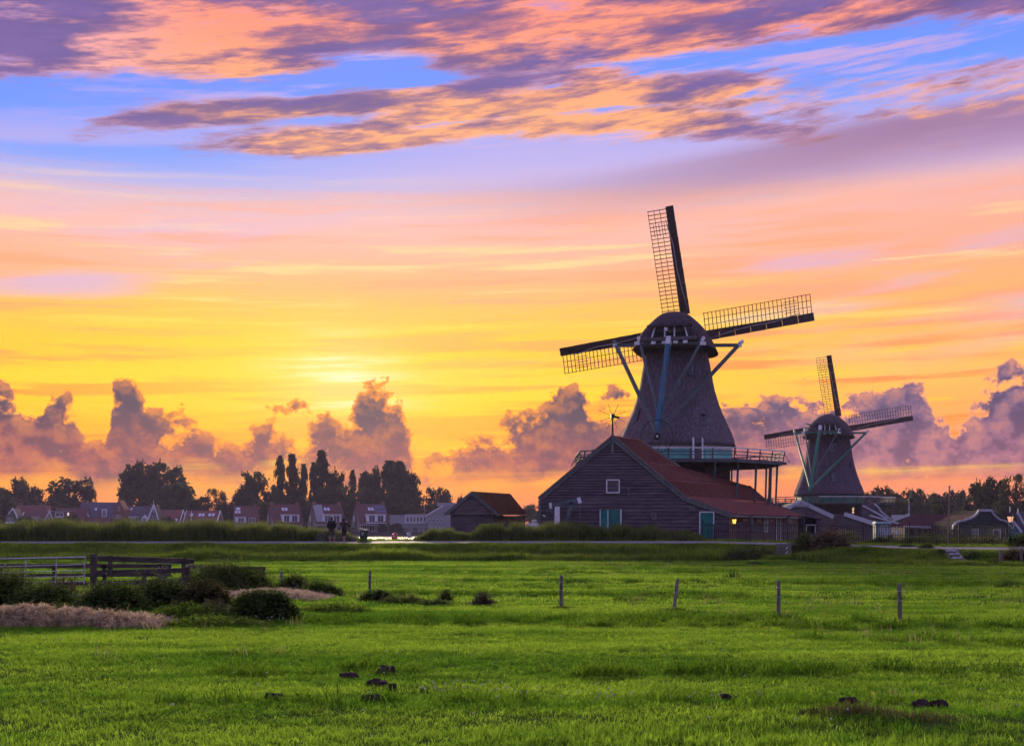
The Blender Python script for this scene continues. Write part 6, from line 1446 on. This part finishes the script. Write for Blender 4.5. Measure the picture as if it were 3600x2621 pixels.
def person(px, label, H, woman):
    x0 = X(px, PD); k = H / 1.78; L = lambda x, y, z: V((x0 + x * k, PD + y * k, PZ + .035 + z * k)); sc = lambda rs: [r_ * k for r_ in rs]
    root = thing('person', (x0, PD, PZ + .03), label, 'person', 'people looking at the river')
    if not woman:                                                   # standing, weight on both legs, hands in pockets, seen from behind
        legs = [([L(-.10, 0, .92), L(-.125, -.01, .50), L(-.12, .02, .09)], sc([.085, .060, .042])), ([L(.10, 0, .92), L(.17, -.02, .50), L(.19, .03, .09)], sc([.085, .060, .042]))]
        arms = [([L(-.19, 0, 1.44), L(-.29, .02, 1.17), L(-.19, -.05, .96)], sc([.056, .046, .034])), ([L(.19, 0, 1.44), L(.28, .02, 1.17), L(.20, -.05, .96)], sc([.056, .046, .034]))]
        hands = hand(L(-.19, -.05, .96), (.25, .2, -1), (0, 1, 0), .3) + hand(L(.20, -.05, .96), (-.25, .2, -1), (0, 1, 0), .3); head = L(0, .01, 1.66); neck = L(0, 0, 1.46)
    else:                                                           # left arm reaching down to the handlebar, right arm back on the hip
        legs = [([L(-.09, 0, .92), L(-.06, .03, .50), L(-.035, .0, .09)], sc([.088, .058, .040])), ([L(.09, 0, .92), L(.05, -.03, .50), L(.04, .03, .09)], sc([.088, .058, .040]))]
        arms = [([L(-.17, 0, 1.42), L(-.30, -.02, 1.17), L(-.44, -.04, .99)], sc([.050, .040, .030])), ([L(.17, 0, 1.42), L(.30, -.04, 1.24), L(.40, .10, 1.10)], sc([.050, .040, .030]))]
        hands = hand(L(-.44, -.04, .99), (-.7, -.1, -.5), (0, 1, 0), .75) + hand(L(.40, .10, 1.10), (.5, .5, -.4), (0, 0, 1), .6); head = L(-.03, .03, 1.62); neck = L(-.01, 0, 1.44)
    feet = [([V(l[0][2]) + V((0, .0, -.03)), V(l[0][2]) + V((0, .12 * k, -.055)), V(l[0][2]) + V((0, .19 * k, -.062))], sc([.040, .036, .028])) for l in legs]
    torso = [([L(0, 0, .92), L(0, .0, 1.10), L(0, .0, 1.30), L(0, 0, 1.44)], sc([.14, .125, .145, .10])), ([L(-.19, 0, 1.44), L(0, 0, 1.46), L(.19, 0, 1.44)], sc([.055, .075, .055])), ([neck - V((0, 0, .03)), head - V((0, 0, .06))], sc([.058, .055]))]
    blob_mesh('body', legs + arms + hands + feet + torso, [(head, .098 * k, (.82, .98, 1.18)), (head + V((0, .095 * k, -.02)), .022 * k, (.7, 1, 1.2)), (head + V((-.082 * k, .0, -.01)), .024 * k, (.5, .8, 1.3)), (head + V((.082 * k, .0, -.01)), .024 * k, (.5, .8, 1.3))], SKIN, root, .009)
    # face on the far side
    for s_ in (-1, 1): MB().ball(head + V((s_ * .032 * k, .088 * k, .01)), .012, 8, 6).build('eye', WHITE, root)
    MB().ball(head + V((0, .088 * k, -.055)), .02, 8, 6, (1.2, .5, .35)).build('mouth', mat('lips', (.3, .08, .08)), root)
    hairm = mat('dark_hair', (.022, .015, .013), (.012, .009, .008), .6, 20, bump=.6)
    if not woman: blob_mesh('hair', [], [(head + V((0, -.012, .035)), .104 * k, (.86, 1.0, 1.05)), (head + V((0, -.03, -.03)), .085 * k, (.9, .8, .9))], hairm, root, .012)
    else: blob_mesh('hair', [], [(head + V((0, -.015, .03)), .112 * k, (.95, 1.02, 1.1)), (head + V((-.02, -.05, -.03)), .09 * k, (1.0, .8, 1.1)), (head + V((.05, -.02, .07)), .06 * k, (1, 1, 1))], hairm, root, .012)
    grow = lambda prt, e: [(p, [r_ + e for r_ in rs]) for p, rs in prt]
    if not woman:
        jk = mat('black_jacket', (.012, .011, .014), (.008, .007, .010), .75, 8, bump=.4); sh = mat('brown_shorts', (.085, .062, .058), (.06, .044, .042), .85, 8, bump=.3)
        blob_mesh('jacket', grow(arms, .016) + [([L(0, 0, .95), L(0, 0, 1.12), L(0, 0, 1.30), L(0, 0, 1.45)], sc([.175, .165, .185, .12])), ([L(-.19, 0, 1.44), L(0, 0, 1.47), L(.19, 0, 1.44)], sc([.072, .09, .072])), ([L(-.10, 0, 1.0), L(-.12, 0, 1.35)], sc([.13, .14])), ([L(.10, 0, 1.0), L(.12, 0, 1.35)], sc([.13, .14])), ([L(0, 0, 1.48), L(0, 0, 1.535)], sc([.075, .070]))], [], jk, root)
        blob_mesh('shorts', [([L(-.10, 0, .95), L(-.125, -.005, .56)], sc([.125, .105])), ([L(.10, 0, .95), L(.155, -.015, .56)], sc([.125, .105])), ([L(-.05, 0, .93), L(.05, 0, .93)], sc([.15, .15]))], [], sh, root)
        MB().box(L(-.02, 0, 0).x, L(.02, 0, 0).x, PD - .115, PD - .10, L(0, 0, 1.49).z, L(0, 0, 1.515).z).build('collar_tag', mat('tan_tag', (.5, .36, .22)), root)
    else:
        dr = mat('dark_dress', (.030, .018, .022), (.018, .011, .014), .8, 8, bump=.4); pk = mat('dark_backpack', (.025, .020, .026), (.015, .012, .016), .7, 8, bump=.3)
        blob_mesh('dress', grow(arms, .012)[:2] + [([L(0, 0, .60), L(0, 0, .80), L(0, 0, .98), L(0, 0, 1.14), L(0, 0, 1.32), L(0, 0, 1.44)], sc([.165, .175, .175, .145, .165, .11])), ([L(-.17, 0, 1.42), L(0, 0, 1.46), L(.17, 0, 1.42)], sc([.066, .08, .066]))], [], dr, root)
        blob_mesh('backpack', [([L(.03, -.20, 1.02), L(.03, -.22, 1.18), L(.03, -.19, 1.38)], sc([.13, .14, .11]))], [], pk, root)
        blob_mesh('scarf', [([L(-.10, -.04, 1.47), L(0, -.09, 1.46), L(.10, -.03, 1.47), L(0, .07, 1.46), L(-.10, -.04, 1.47)], sc([.045, .05, .045, .05, .045]))], [], mat('brown_scarf', (.16, .09, .08), (.10, .06, .055)), root)
    for l in legs:                                                  # shoes
        e = V(l[0][2]); blob_mesh('shoe', [([e + V((0, -.02, -.045)), e + V((0, .10 * k, -.06)), e + V((0, .19 * k, -.066))], sc([.050, .044, .036]))], [], mat('pale_shoes', (.42, .34, .30), (.3, .25, .22)) , root)
person(1166, 'person in black jacket and brown shorts standing with hands in pockets', 1.78, False)
person(1210, 'person in dark dress with backpack holding a bicycle handlebar', 1.72, True)
def bicycle(cx_px, D, face, label, fmat):
    """side-on bicycle; face=-1: front wheel to the left"""
    x0 = X(cx_px, D); zb = PZ + .03; r_ = .34; b = thing('bicycle', (x0, D, zb), label, 'bicycle', 'bicycles on the path'); f = face
    L = lambda x, z, y=0: V((x0 + f * x, D + y, zb + z)); TY = mat('tyre', (.02, .02, .022), (.014, .014, .015), .8)
    for nm, xc in (('front_wheel', .52), ('rear_wheel', -.52)):
        w = MB().ring(L(xc, r_), r_ - .02, .018, (0, 1, 0), 36, 8).build(nm, TY, b, smooth=True); MB().ring(L(xc, r_), r_ - .045, .010, (0, 1, 0), 32, 6).build('rim', GALV, w)
        sp_ = MB()
        for i in range(16): t = i * math.pi / 8; sp_.beam(L(xc, r_), L(xc, r_) + V((math.cos(t), 0, math.sin(t))) * (r_ - .045), .004)
        sp_.build('spokes', GALV, w); MB().tube([L(xc, r_, -.05), L(xc, r_, .05)], .022, 10).build('wheel_hub', GALV, w)
    bb, st, ht, hl = L(-.06, .30), L(-.22, .80), L(.33, .86), L(.37, .70)
    fr = MB()
    for p, q, r0 in ((bb, st, .017), (st, ht, .017), (bb, hl, .019), (ht, hl, .021), (st, L(-.52, r_), .010), (bb, L(-.52, r_), .011), (hl, L(.52, r_), .013)): fr.tube([p, q], r0, 8)
    fr.build('frame', fmat, b); MB().tube([st, L(-.25, .95)], .013, 8).build('seat_post', GALV, b)
    MB().ball(L(-.27, .97), .09, 10, 7, (1.5, .75, .40)).build('saddle', TY, b, smooth=True)
    MB().tube([ht, L(.31, 1.0), L(.38, 1.04), L(.38, 1.04)], .013, 8).build('stem', GALV, b)
    MB().tube([L(.26, 1.0, -.28), L(.40, 1.06, -.2), L(.40, 1.06, .2), L(.26, 1.0, .28)], .013, 8).build('handlebar', IRON, b)
    ch = MB().ring(bb, .085, .010, (0, 1, 0), 24, 6).build('chainring', IRON, b)
    for s_ in (-1, 1): MB().beam(bb + V((0, .06 * s_, 0)), bb + V((.12 * s_, .07 * s_, -.11 * s_)), .02, .015).build('crank', GALV, b); MB().box(*(lambda c: (c.x - .045, c.x + .045, c.y - .04, c.y + .04, c.z - .01, c.z + .01))(bb + V((.12 * s_, .12 * s_, -.11 * s_)))).build('pedal', IRON, b)
    fe = MB(); fe.tube([L(-.52 + (r_ + .03) * math.cos(t), r_ + (r_ + .03) * math.sin(t)) for t in np.linspace(.5, 2.9, 10)], .012, 6); fe.build('rear_mudguard', IRON, b)
    return b
bicycle(1153, 88.9, -1, 'pale-framed bicycle standing behind the person in shorts', mat('champagne_paint', (.34, .30, .24), (.28, .25, .2), .4, metal=.4))
bicycle(1228, 88.75, -1, 'dark bicycle held by the person in the dark dress', mat('dark_bike_paint', (.03, .028, .03), (.02, .02, .02), .4, metal=.4))
# green litter bin on the path edge
D = 88.2; xb = X(1279, D)
lb = thing('litter_bin', (xb, D, PZ), 'tall green litter bin with pale slanted lid right of the bicycles', 'bin')
BING = mat('bin_green', (.025, .060, .032), (.015, .040, .022), .5, 3, bump=.1)
MB().lathe([(.25, PZ - .05), (.27, PZ + .45), (.275, PZ + .86)], 18, (xb, D)).build('bin_body', BING, lb, smooth=False)
MB().prism([(xb - .29, D - .28, PZ + .96), (xb + .29, D - .28, PZ + .86), (xb + .29, D + .28, PZ + .86), (xb - .29, D + .28, PZ + .96)], (0, 0, .07)).build('bin_lid', GREYW, lb)
for a, z_ in ((-.13, .66), (-.06, .60), (-.10, .52), (-.02, .70)):
    MB().box(xb + a, xb + a + .05, D - .285, D - .27, PZ + z_, PZ + z_ + .06).build('sticker', WHITE, lb)
stalk_clump('grass_skirt', 'grass growing round the foot of the green litter bin', 'grass', 1279, 1908, 58, 22, 40, D=88.0, leafm=ROUGH, leaf=.05, dens=14, stems=False)
stalk_clump('shore_weed', 'thin dry weeds on the bank edge right of the litter bin', 'weeds', 1425, 1906, 70, 22, 26, D=90, leafm=STRAWG, leaf=.05, dens=12)
# ------------------------------------------------------------------ meadow fences
def fpost(px, pyb, pyt, wpx, lean, label):
    D = CH * F / (pyb - HY); k = D / F; r_ = wpx * k / 2; x = X(px, D); zb = float(height(x, D)); h = (pyb - pyt) * k
    p = thing('fence_post', (x, D, zb), label, 'post', 'lone posts in the meadow'); rj = random.Random(int(px))
    pts = [(x + lean * h * t + rj.uniform(-.006, .006), D + rj.uniform(-.006, .006), zb - .25 + (h + .25) * t) for t in (0, .25, .5, .75, .97, 1)]
    MB().tube(pts, [r_ * 1.05, r_ * 1.05, r_, r_ * .97, r_ * .95, r_ * .78], 9).build('post', POSTW, p, smooth=False)
    for zz_ in (.55, .8): MB().ring((x + lean * h * zz_, D, zb + h * zz_), r_ * 1.03, .006, (lean, 0, 1), 12, 5).build('wire_loop', GALV, p)
    stalk_clump('post_tuft', 'darker grass tuft at the foot of the ' + label.split(' standing')[0].split(' with')[0].split(' below')[0].split(' in the')[0].split(' beside')[0] + ('' if px != 2738 else ' below the barn') , 'grass', px + 4, pyb + 3, 90 if pyb > 2120 else 50, 12, 26, leafm=ROUGH, leaf=.045, dens=10, stems=False, group='tufts at post feet')
fpost(1300, 2077, 2006, 10, 0.0, 'short dark post standing left of the meadow centre, nearest the fence bushes')
fpost(1973, 2137, 2023, 13, 0.0, 'dark upright post below the left end of the barn')
fpost(2366, 2145, 2036, 13, .16, 'grey post tilted to the right in the meadow')
fpost(2738, 2170, 2041, 14, -.01, 'upright grey post below the right end of the barn')
fpost(3165, 2185, 2051, 15, -.03, 'grey post with mossy foot, rightmost in the meadow')
fpost(990, 2062, 2008, 12, 0.0, 'short square-topped post beside the bramble right of the timber fence')
def rail(par, a, b, w, h, D, nm='rail', mt=FENCEW, dy=0, D2=None):
    A, B = P(*a, D), P(*b, D2 or D); return MB().beam(A + V((0, dy, 0)), B + V((0, dy, 0)), h, w, up=(0, 1, 0)).build(nm, mt, par)
D = 41.2; k = D / F
tf = thing('timber_fence', (X(500, D), D, 0), 'front dark timber rail fence beside the metal gate', 'fence')
MB().box(X(320, D), X(338, D), D - .09, D + .09, -.1, Z(1945, D)).build('corner_post', FENCEW, tf)
rail(tf, (345, 1961), (684, 1973), .06, .18, D, dy=-.06); rail(tf, (338, 2012), (655, 2003), .06, .16, D, dy=-.06); rail(tf, (338, 2051), (648, 2042), .06, .18, D, dy=-.06)
for a, b, c_ in ((385, 1951, 2027), (503, 1998, 2062), (642, 1962, 2066)):
    MB().box(X(a, D), X(a + 15, D), D - .16, D - .10, Z(c_, D), Z(b, D)).build('upright', FENCEW, tf)
MB().box(X(652, D), X(666, D), D - .03, D + .09, -.1, Z(1990, D)).build('post', FENCEW, tf)
D = 44
rf = thing('timber_fence', (X(300, D), D, 0), 'rear dark timber rail fence seen through the metal gate', 'fence')
rail(rf, (-40, 1988), (330, 1988), .06, .16, D); rail(rf, (330, 1988), (600, 1989), .06, .15, D, dy=.07); rail(rf, (-40, 2021), (330, 2021), .06, .13, D); rail(rf, (330, 2021), (600, 2020), .06, .12, D, dy=.07); rail(rf, (60, 2051), (320, 2050), .06, .11, D)
for px in (-4, 188, 364, 560): MB().box(X(px - 6, D), X(px + 6, D), D + .04, D + .16, -.1, Z(1980, D)).build('post', FENCEW, rf)
D = 43
ef = thing('timber_fence', (X(800, D), D, 0), 'single-rail end of the timber fence running into the bramble', 'fence')
rail(ef, (657, 1990), (745, 1993), .06, .13, D, mt=POSTW); rail(ef, (743, 1995), (932, 1998), .06, .14, D, dy=.05); MB().box(X(918, D), X(931, D), D - .06, D + .03, -.1, Z(2004, D)).build('post', FENCEW, ef)
D = 42.6
mg = thing('metal_gate', (X(150, D), D, .1), 'galvanised tubular field gate at the left edge', 'gate')
MB().tube([P(-60, 1965, D), P(302, 1957.5, D)], .030, 10).build('top_tube', GALV, mg)
for a, b in ((1991, 1983), (2012, 2004), (2031, 2024), (2047, 2043)): MB().tube([P(-60, a + 1, D), P(299, b, D)], .014, 8).build('bar', GALV, mg)
for px in (91, 198, 298): MB().tube([P(px + 1, 1961, D), P(px - 3, 2052, D)], .024, 8).build('upright', GALV, mg)
# stump leaning behind the front fence
D = 43.4
sp2 = thing('weathered_stump', (X(566, D), D, 0), 'split weathered tree stump behind the front timber fence', 'stump')
for i in range(9):
    a = i * .7; MB().tube([(X(556, D) + .10 * math.cos(a), D + .1 * math.sin(a), -.05), (X(570, D) + .13 * math.cos(a), D + .12 * math.sin(a), .45), (X(572, D) + .16 * math.cos(a), D + .15 * math.sin(a), .74 + .07 * math.sin(3 * a))], [.07, .06, .035], 6).build('split_log', POSTW, sp2)
# ------------------------------------------------------------------ straw heaps
STRAW = leafmat('straw', (.56, .46, .27), (.76, .64, .40), (.34, .26, .15), .25, 1.4, fscale=5)
STRAWB = mat('straw_core', (.40, .31, .18), (.22, .16, .10), .95, 9, (1, 1, 1), .8)
def straw_heap(label, outline, pyb, depth, n, name='straw_heap'):
    """mound whose top follows the outline (photo px, row); straws lie all over it"""
    D = CH * F / (pyb - HY) + depth * .5; px0, px1 = outline[0][0], outline[-1][0]; t = thing(name, (X((px0 + px1) / 2, D), D, 0), label, 'straw')
    f = lambda px: .86 * max(0.02, (pyb - float(np.interp(px, [p[0] for p in outline], [p[1] for p in outline]))) * D / F)
    nx_, ny_ = 60, 14; r = np.random.default_rng(pyb); gv, gfc = [], []
    hh = lambda px, v: f(px) * max(0, 1 - abs(v) ** 2.2) * (1 + .10 * math.sin(px * .09 + v * 3) + .06 * math.sin(px * .23 + v * 7))
    for j in range(ny_ + 1):
        v = j / ny_ * 2 - 1
        for i in range(nx_ + 1): px = lerp(px0, px1, i / nx_); gv.append((X(px, D) - X((px0 + px1) / 2, D), v * depth / 2, float(height(X(px, D), D)) + hh(px, v) - .03))
    for j in range(ny_):
        for i in range(nx_): a = j * (nx_ + 1) + i; gfc.append((a, a + 1, a + nx_ + 2, a + nx_ + 1))
    link('mound', np_mesh('mound', np.array(gv), np.array(gfc), [STRAWB], smooth=True), None, t)
    sv, sf = [], []
    for i in range(n):
        px = r.uniform(px0, px1); v = r.uniform(-1, .75); c = V((X(px, D) - X((px0 + px1) / 2, D), v * depth / 2, float(height(X(px, D), D)) + hh(px, v) + r.uniform(-.01, .035))); a = r.uniform(0, 6.28); l = r.uniform(.08, .34); d_ = V((math.cos(a), math.sin(a) * .7, r.uniform(-.45, .65))) * l; w = V((-d_.y, d_.x, r.uniform(-.3, .3) * l)).normalized() * .007
        o = len(sv); sv += [c - d_ / 2 - w, c - d_ / 2 + w, c + d_ / 2 + w, c + d_ / 2 - w]; sf.append((o, o + 1, o + 2, o + 3))
    so = link('straws', np_mesh('straws', np.array([tuple(p) for p in sv]), np.array(sf), [STRAW]), None, t); so['kind'] = 'stuff'; return t
straw_heap('long heap of dry pinkish straw at the lower left', [(-60, 2160), (0, 2150), (60, 2142), (120, 2137), (165, 2145), (185, 2162), (230, 2152), (270, 2150), (320, 2162), (380, 2165), (430, 2172), (480, 2174), (530, 2182), (570, 2194), (600, 2206)], 2212, 2.0, 9000)
straw_heap('low spread of dry straw right of the fence bushes', [(800, 2100), (880, 2084), (950, 2080), (1020, 2082), (1080, 2092), (1130, 2104), (1165, 2110)], 2112, 2.6, 4200)
straw_heap('flat patch of old straw at the foot of the timber corner post', [(290, 2096), (340, 2086), (420, 2078), (560, 2072), (680, 2074), (760, 2082), (820, 2090)], 2102, 2.4, 3500)
for i, (a, b) in enumerate((((1018, 2074), (1050, 2056)), ((1060, 2068), (1110, 2074)))):
    MB().tube([P(a[0], a[1] + 4, 40.5), P(*b, 40.2)], [.035, .02], 7).build('dead_branch', POSTW, None, label=['bare branch poking up from the straw spread', 'pale branch lying on the straw spread'][i], cat='branch')
# ------------------------------------------------------------------ weeds round the fences
def sc_(nm, lab, cat, px, pyb, w, h, n, **kw): return stalk_clump(nm, lab, cat, px, pyb, w * 1.06, h * 1.12, int(n * 1.1), **kw)
sc_('nettle_bush', 'tall bright nettles at the left edge below the metal gate', 'bush', 40, 2140, 200, 140, 170, leaf=.05, dens=30, leafm=WEED)
sc_('nettle_bush', 'dark nettles under the metal gate behind the long straw heap', 'bush', 165, 2146, 220, 100, 150, leaf=.05, dens=28)
THIS = leafmat('thistle_leaves', (.10, .085, .06), (.17, .14, .10), (.06, .075, .03), .3, 2)
def thistle(label, px, pyb, wpx, hpx, n):
    t = sc_('thistle_clump', label, 'thistles', px, pyb, wpx, hpx, n, leafm=THIS, leaf=.035, dens=22); D = CH * F / (pyb - HY); r = random.Random(int(px)); k = D / F
    for i in range(n // 2):
        x = X(px + r.uniform(-.5, .5) * wpx, D); z = (hpx * k) * r.uniform(.62, 1.02) * (1 - .5 * abs(x - X(px, D)) / (wpx * k)); MB().ball((x, D + r.uniform(-.3, .3), z), .022, 7, 5).build('flower_head', mat('thistle_head', (.20, .13, .14), (.12, .08, .08)), t)
thistle('seeding thistles with pinkish heads in front of the metal gate', 235, 2138, 170, 118, 70)
thistle('small brown thistle clump right of the lone meadow bushes', 1700, 2125, 70, 48, 34)
sc_('nettle_bush', 'pale-tipped low nettles right of the thistles', 'bush', 215, 2162, 150, 42, 60, leafm=WEED, leaf=.04, dens=18)
sc_('nettle_bush', 'wide dark nettle mass in front of the timber fence', 'bush', 400, 2150, 220, 104, 180, leaf=.05, dens=30)
sc_('nettle_bush', 'tall nettle mass below the end of the front fence rail', 'bush', 560, 2138, 230, 104, 180, leaf=.05, dens=30, leafm=WEED)
sc_('nettle_bush', 'brownish nettle tops in the middle of the bush row', 'bush', 715, 2140, 210, 96, 150, leaf=.05, dens=28, leafm=leafmat('brown_weed', (.065, .075, .025), (.13, .12, .05), (.05, .08, .02), .36, 1)),
sc_('bramble_bush', 'large bramble over the rail end of the timber fence', 'bush', 795, 2074, 320, 104, 250, D=42.4, leaf=.06, dens=30, leafm=WEED)
sc_('nettle_bush', 'big round dark nettle bush in front of the straw spread', 'bush', 925, 2178, 210, 98, 240, leaf=.06, dens=30, flat=True, spire=.25)
sc_('green_weed_patch', 'bright green weeds left of the round nettle bush', 'weeds', 660, 2185, 260, 66, 130, leaf=.045, dens=18, leafm=ROUGH)
sc_('cow_parsley', 'pale feathery plants between the weeds and the round bush', 'weeds', 760, 2182, 120, 74, 50, leaf=.03, dens=30, leafm=leafmat('pale_weed', (.14, .17, .08), (.22, .25, .13), None, .4, 1))
sc_('bramble_bush', 'bramble beside the square-topped post', 'bush', 1035, 2076, 110, 60, 80, leaf=.05, dens=28, leafm=WEED)
sc_('bramble_bush', 'low spreading bramble right of the straw spread', 'bush', 1125, 2092, 150, 54, 90, leaf=.05, dens=26)
sc_('lone_bush', 'small round dark bush at the foot of the short dark post', 'bush', 1325, 2112, 110, 42, 80, leaf=.05, dens=24, flat=True)
sc_('lone_bush', 'low weeds right of the small round bush', 'weeds', 1420, 2120, 160, 34, 60, leaf=.045, dens=16, leafm=WEED)
sc_('lone_bush', 'narrow pointed weed in the meadow', 'weeds', 1565, 2112, 34, 50, 14, leaf=.05, dens=30, leafm=WEED)
sc_('lone_bush', 'low spreading weeds below the narrow pointed weed', 'weeds', 1530, 2128, 120, 26, 50, leaf=.04, dens=14)
sc_('weed_band', 'rough weeds at the edge of the round nettle bush towards the meadow', 'weeds', 1180, 2150, 260, 34, 120, leaf=.04, dens=14, leafm=ROUGH)
sc_('nettle_stalks', 'tall single nettle stalks rising between metal gate and thistles', 'weeds', 120, 2130, 170, 135, 26, leaf=.05, dens=40, leafm=WEED, spire=.6)
sc_('nettle_stalks', 'tall pale nettle stalks before the timber corner post', 'weeds', 330, 2150, 160, 100, 24, leaf=.05, dens=36, leafm=WEED, spire=.6)
sc_('nettle_stalks', 'tall nettle stalks in the middle of the bush row', 'weeds', 480, 2140, 200, 118, 30, leaf=.05, dens=38, leafm=WEED, spire=.6)
sc_('nettle_stalks', 'yellowish nettle stalks above the brownish nettle tops', 'weeds', 690, 2138, 240, 116, 30, leaf=.05, dens=38, leafm=WEED, spire=.6)
sc_('bramble_shoots', 'long bramble shoots sticking up over the rail end', 'weeds', 790, 2070, 300, 128, 22, D=42.3, leaf=.05, dens=34, leafm=WEED, spire=.5)
sc_('green_weed_patch', 'low fresh green weeds between straw heap and round nettle bush', 'weeds', 760, 2200, 380, 40, 120, leaf=.045, dens=14, leafm=ROUGH, stems=False)
# rushes and sedge
RUSH = leafmat('rush_blades', (.050, .060, .025), (.095, .10, .045), (.13, .10, .07), .3, 1.2)
SEDGE = leafmat('sedge_blades', (.03, .075, .018), (.055, .12, .025), None, .35, 1.2)
def blade_clump(name, label, px, pyb, wpx, hpx, n, m, w=.012):
    D = CH * F / (pyb - HY); k = D / F; x0 = X(px, D); r = np.random.default_rng(int(px)); t = thing(name, (x0, D, float(height(x0, D))), label, 'rushes'); vs_, fs = [], []
    for i in range(n):
        x = r.normal(0, .30) * wpx * k; x = max(-wpx * k * .5, min(wpx * k * .5, x)); y = r.normal(0, .12) * wpx * k; h = hpx * k * r.uniform(.4, 1.05) * (1 - .5 * abs(x) / (wpx * k * .5)); l = r.uniform(-.3, .3) * h; o = len(vs_)
        vs_ += [(x - w / 2, y, 0), (x + w / 2, y, 0), (x + l * .4 + w * .4, y, h * .6), (x + l * .4 - w * .4, y, h * .6), (x + l, y + l * .3, h)]; fs += [(o, o + 1, o + 2), (o, o + 2, o + 3), (o + 3, o + 2, o + 4)]
    link('blades', np_mesh('blades', np.array(vs_), np.array(fs), [m]), None, t, kind='stuff')
blade_clump('rush_clump', 'dark brownish rush clump in the near meadow at right', 2990, 2548, 330, 66, 520, RUSH, .007)
blade_clump('rush_clump', 'greyer rush patch right of the dark rush clump', 3230, 2562, 330, 44, 360, RUSH, .007)
blade_clump('sedge_tuft', 'upright sedge tuft in the meadow below the barn door', 2577, 2034, 62, 38, 34, SEDGE, .03)
blade_clump('sedge_tuft', 'tall sedge tuft near the right edge of the meadow', 3540, 2066, 90, 50, 40, SEDGE, .03)
for i, (px, py, w) in enumerate(((2360, 2155, 420), (3310, 2200, 420), (2420, 2268, 500), (1640, 2236, 200), (3060, 2190, 160), (330, 2392, 520), (1500, 2430, 520), (2480, 2518, 520), (1240, 2185, 300), (3200, 2300, 300), (2900, 2090, 300), (2050, 2050, 300))):
    blade_clump('dark_grass_streak', 'darker long grass streak, ' + ['below the tilted post', 'right of the mossy-footed post', 'in the open meadow at centre right', 'below the thistle clump', 'left of the mossy-footed post', 'at the lower left', 'below the molehills', 'left of the rush clump', 'right of the round nettle bush', 'halfway down at the right', 'beyond the right posts', 'beyond the dark upright post'][i], px, py, w, 14 if py < 2300 else 20, 420, SEDGE, .012)
# ------------------------------------------------------------------ molehills
SOIL = mat('dark_soil', (.055, .036, .027), (.028, .018, .014), .95, 14, bump=1)
for i, (px, py, w, h, lab) in enumerate(((1355, 2364, 66, 14, 'widest molehill of the left meadow group'), (1228, 2384, 70, 10, 'flat molehill left of the widest one'), (1325, 2408, 70, 6, 'thin flat molehill under the widest one'), (1378, 2430, 26, 12, 'small round molehill right of the thin one'),
        (968, 2464, 66, 9, 'molehill farthest left in the meadow'), (1312, 2472, 74, 10, 'lowest molehill of the left group'), (2985, 2482, 60, 16, 'small molehill with a peak left of the big pair'), (3238, 2506, 76, 22, 'left molehill of the big dark pair'), (3305, 2504, 62, 22, 'right molehill of the big dark pair'), (2555, 2462, 40, 6, 'tiny soil patch in the open meadow'))):
    D = CH * F / (py - HY); k = D / F; r = random.Random(i); m = MB(); x0 = X(px, D); zb = float(height(x0, D)) + .03
    m.ball((x0, D, zb), w * k / 2, 18, 9, (1, .8, max(.45, 2.6 * h / w)))
    for j in range(9): a = r.uniform(-.45, .45); m.ball((x0 + a * w * k, D + r.uniform(-.12, .1) * w * k, zb + h * k * r.uniform(.3, 1.2) * (1 - abs(a))), r.uniform(.02, .045), 7, 5)
    m.v = [(p[0] + r.uniform(-.012, .012), p[1] + r.uniform(-.012, .012), p[2] + r.uniform(-.015, .015)) for p in m.v]
    m.build('molehill', SOIL, None, label=lab + ', dark bare soil', cat='molehill', group='molehills in the meadow')
# white clover heads
cv, cf = [], []
for i in range(150):
    px, py = random.choice(((random.uniform(1450, 1800), random.uniform(2425, 2470)), (random.uniform(1700, 2700), random.uniform(2455, 2500)), (random.uniform(0, 3600), random.uniform(2250, 2600)), (random.uniform(500, 1000), random.uniform(2180, 2210))))
    D = CH * F / (py - HY); x = X(px, D); z_ = float(height(x, D)) + random.uniform(.10, .16); m = MB(); m.ball((x, D, z_), .012, 6, 4); o = len(cv); cv += m.v; cf += [tuple(q + o for q in f) for f in m.f]
m = MB(); m.v, m.f = cv, cf; m.build('clover_flowers', mat('clover_white', (.62, .60, .52), (.5, .48, .4)), None, kind='stuff', label='scattered tiny white clover heads in the near meadow', cat='flowers')
# ------------------------------------------------------------------ evening haze
hm = bpy.data.materials.new('evening_haze'); hm.use_nodes = True; nt_ = hm.node_tree; nt_.nodes.clear()
pv = nt_.nodes.new('ShaderNodeVolumePrincipled'); mo_ = nt_.nodes.new('ShaderNodeOutputMaterial'); nt_.links.new(pv.outputs[0], mo_.inputs['Volume'])
pv.inputs['Color'].default_value = (.66, .60, .84, 1); pv.inputs['Density'].default_value = .00017; pv.inputs['Anisotropy'].default_value = 0.0
hb3 = MB().box(-3200, 3200, -2400, 2700, -2.7, 38)
ho_ = hb3.build('haze', None, None, kind='stuff', label='thin evening haze over the whole place', cat='haze'); ho_.data.materials.append(hm)
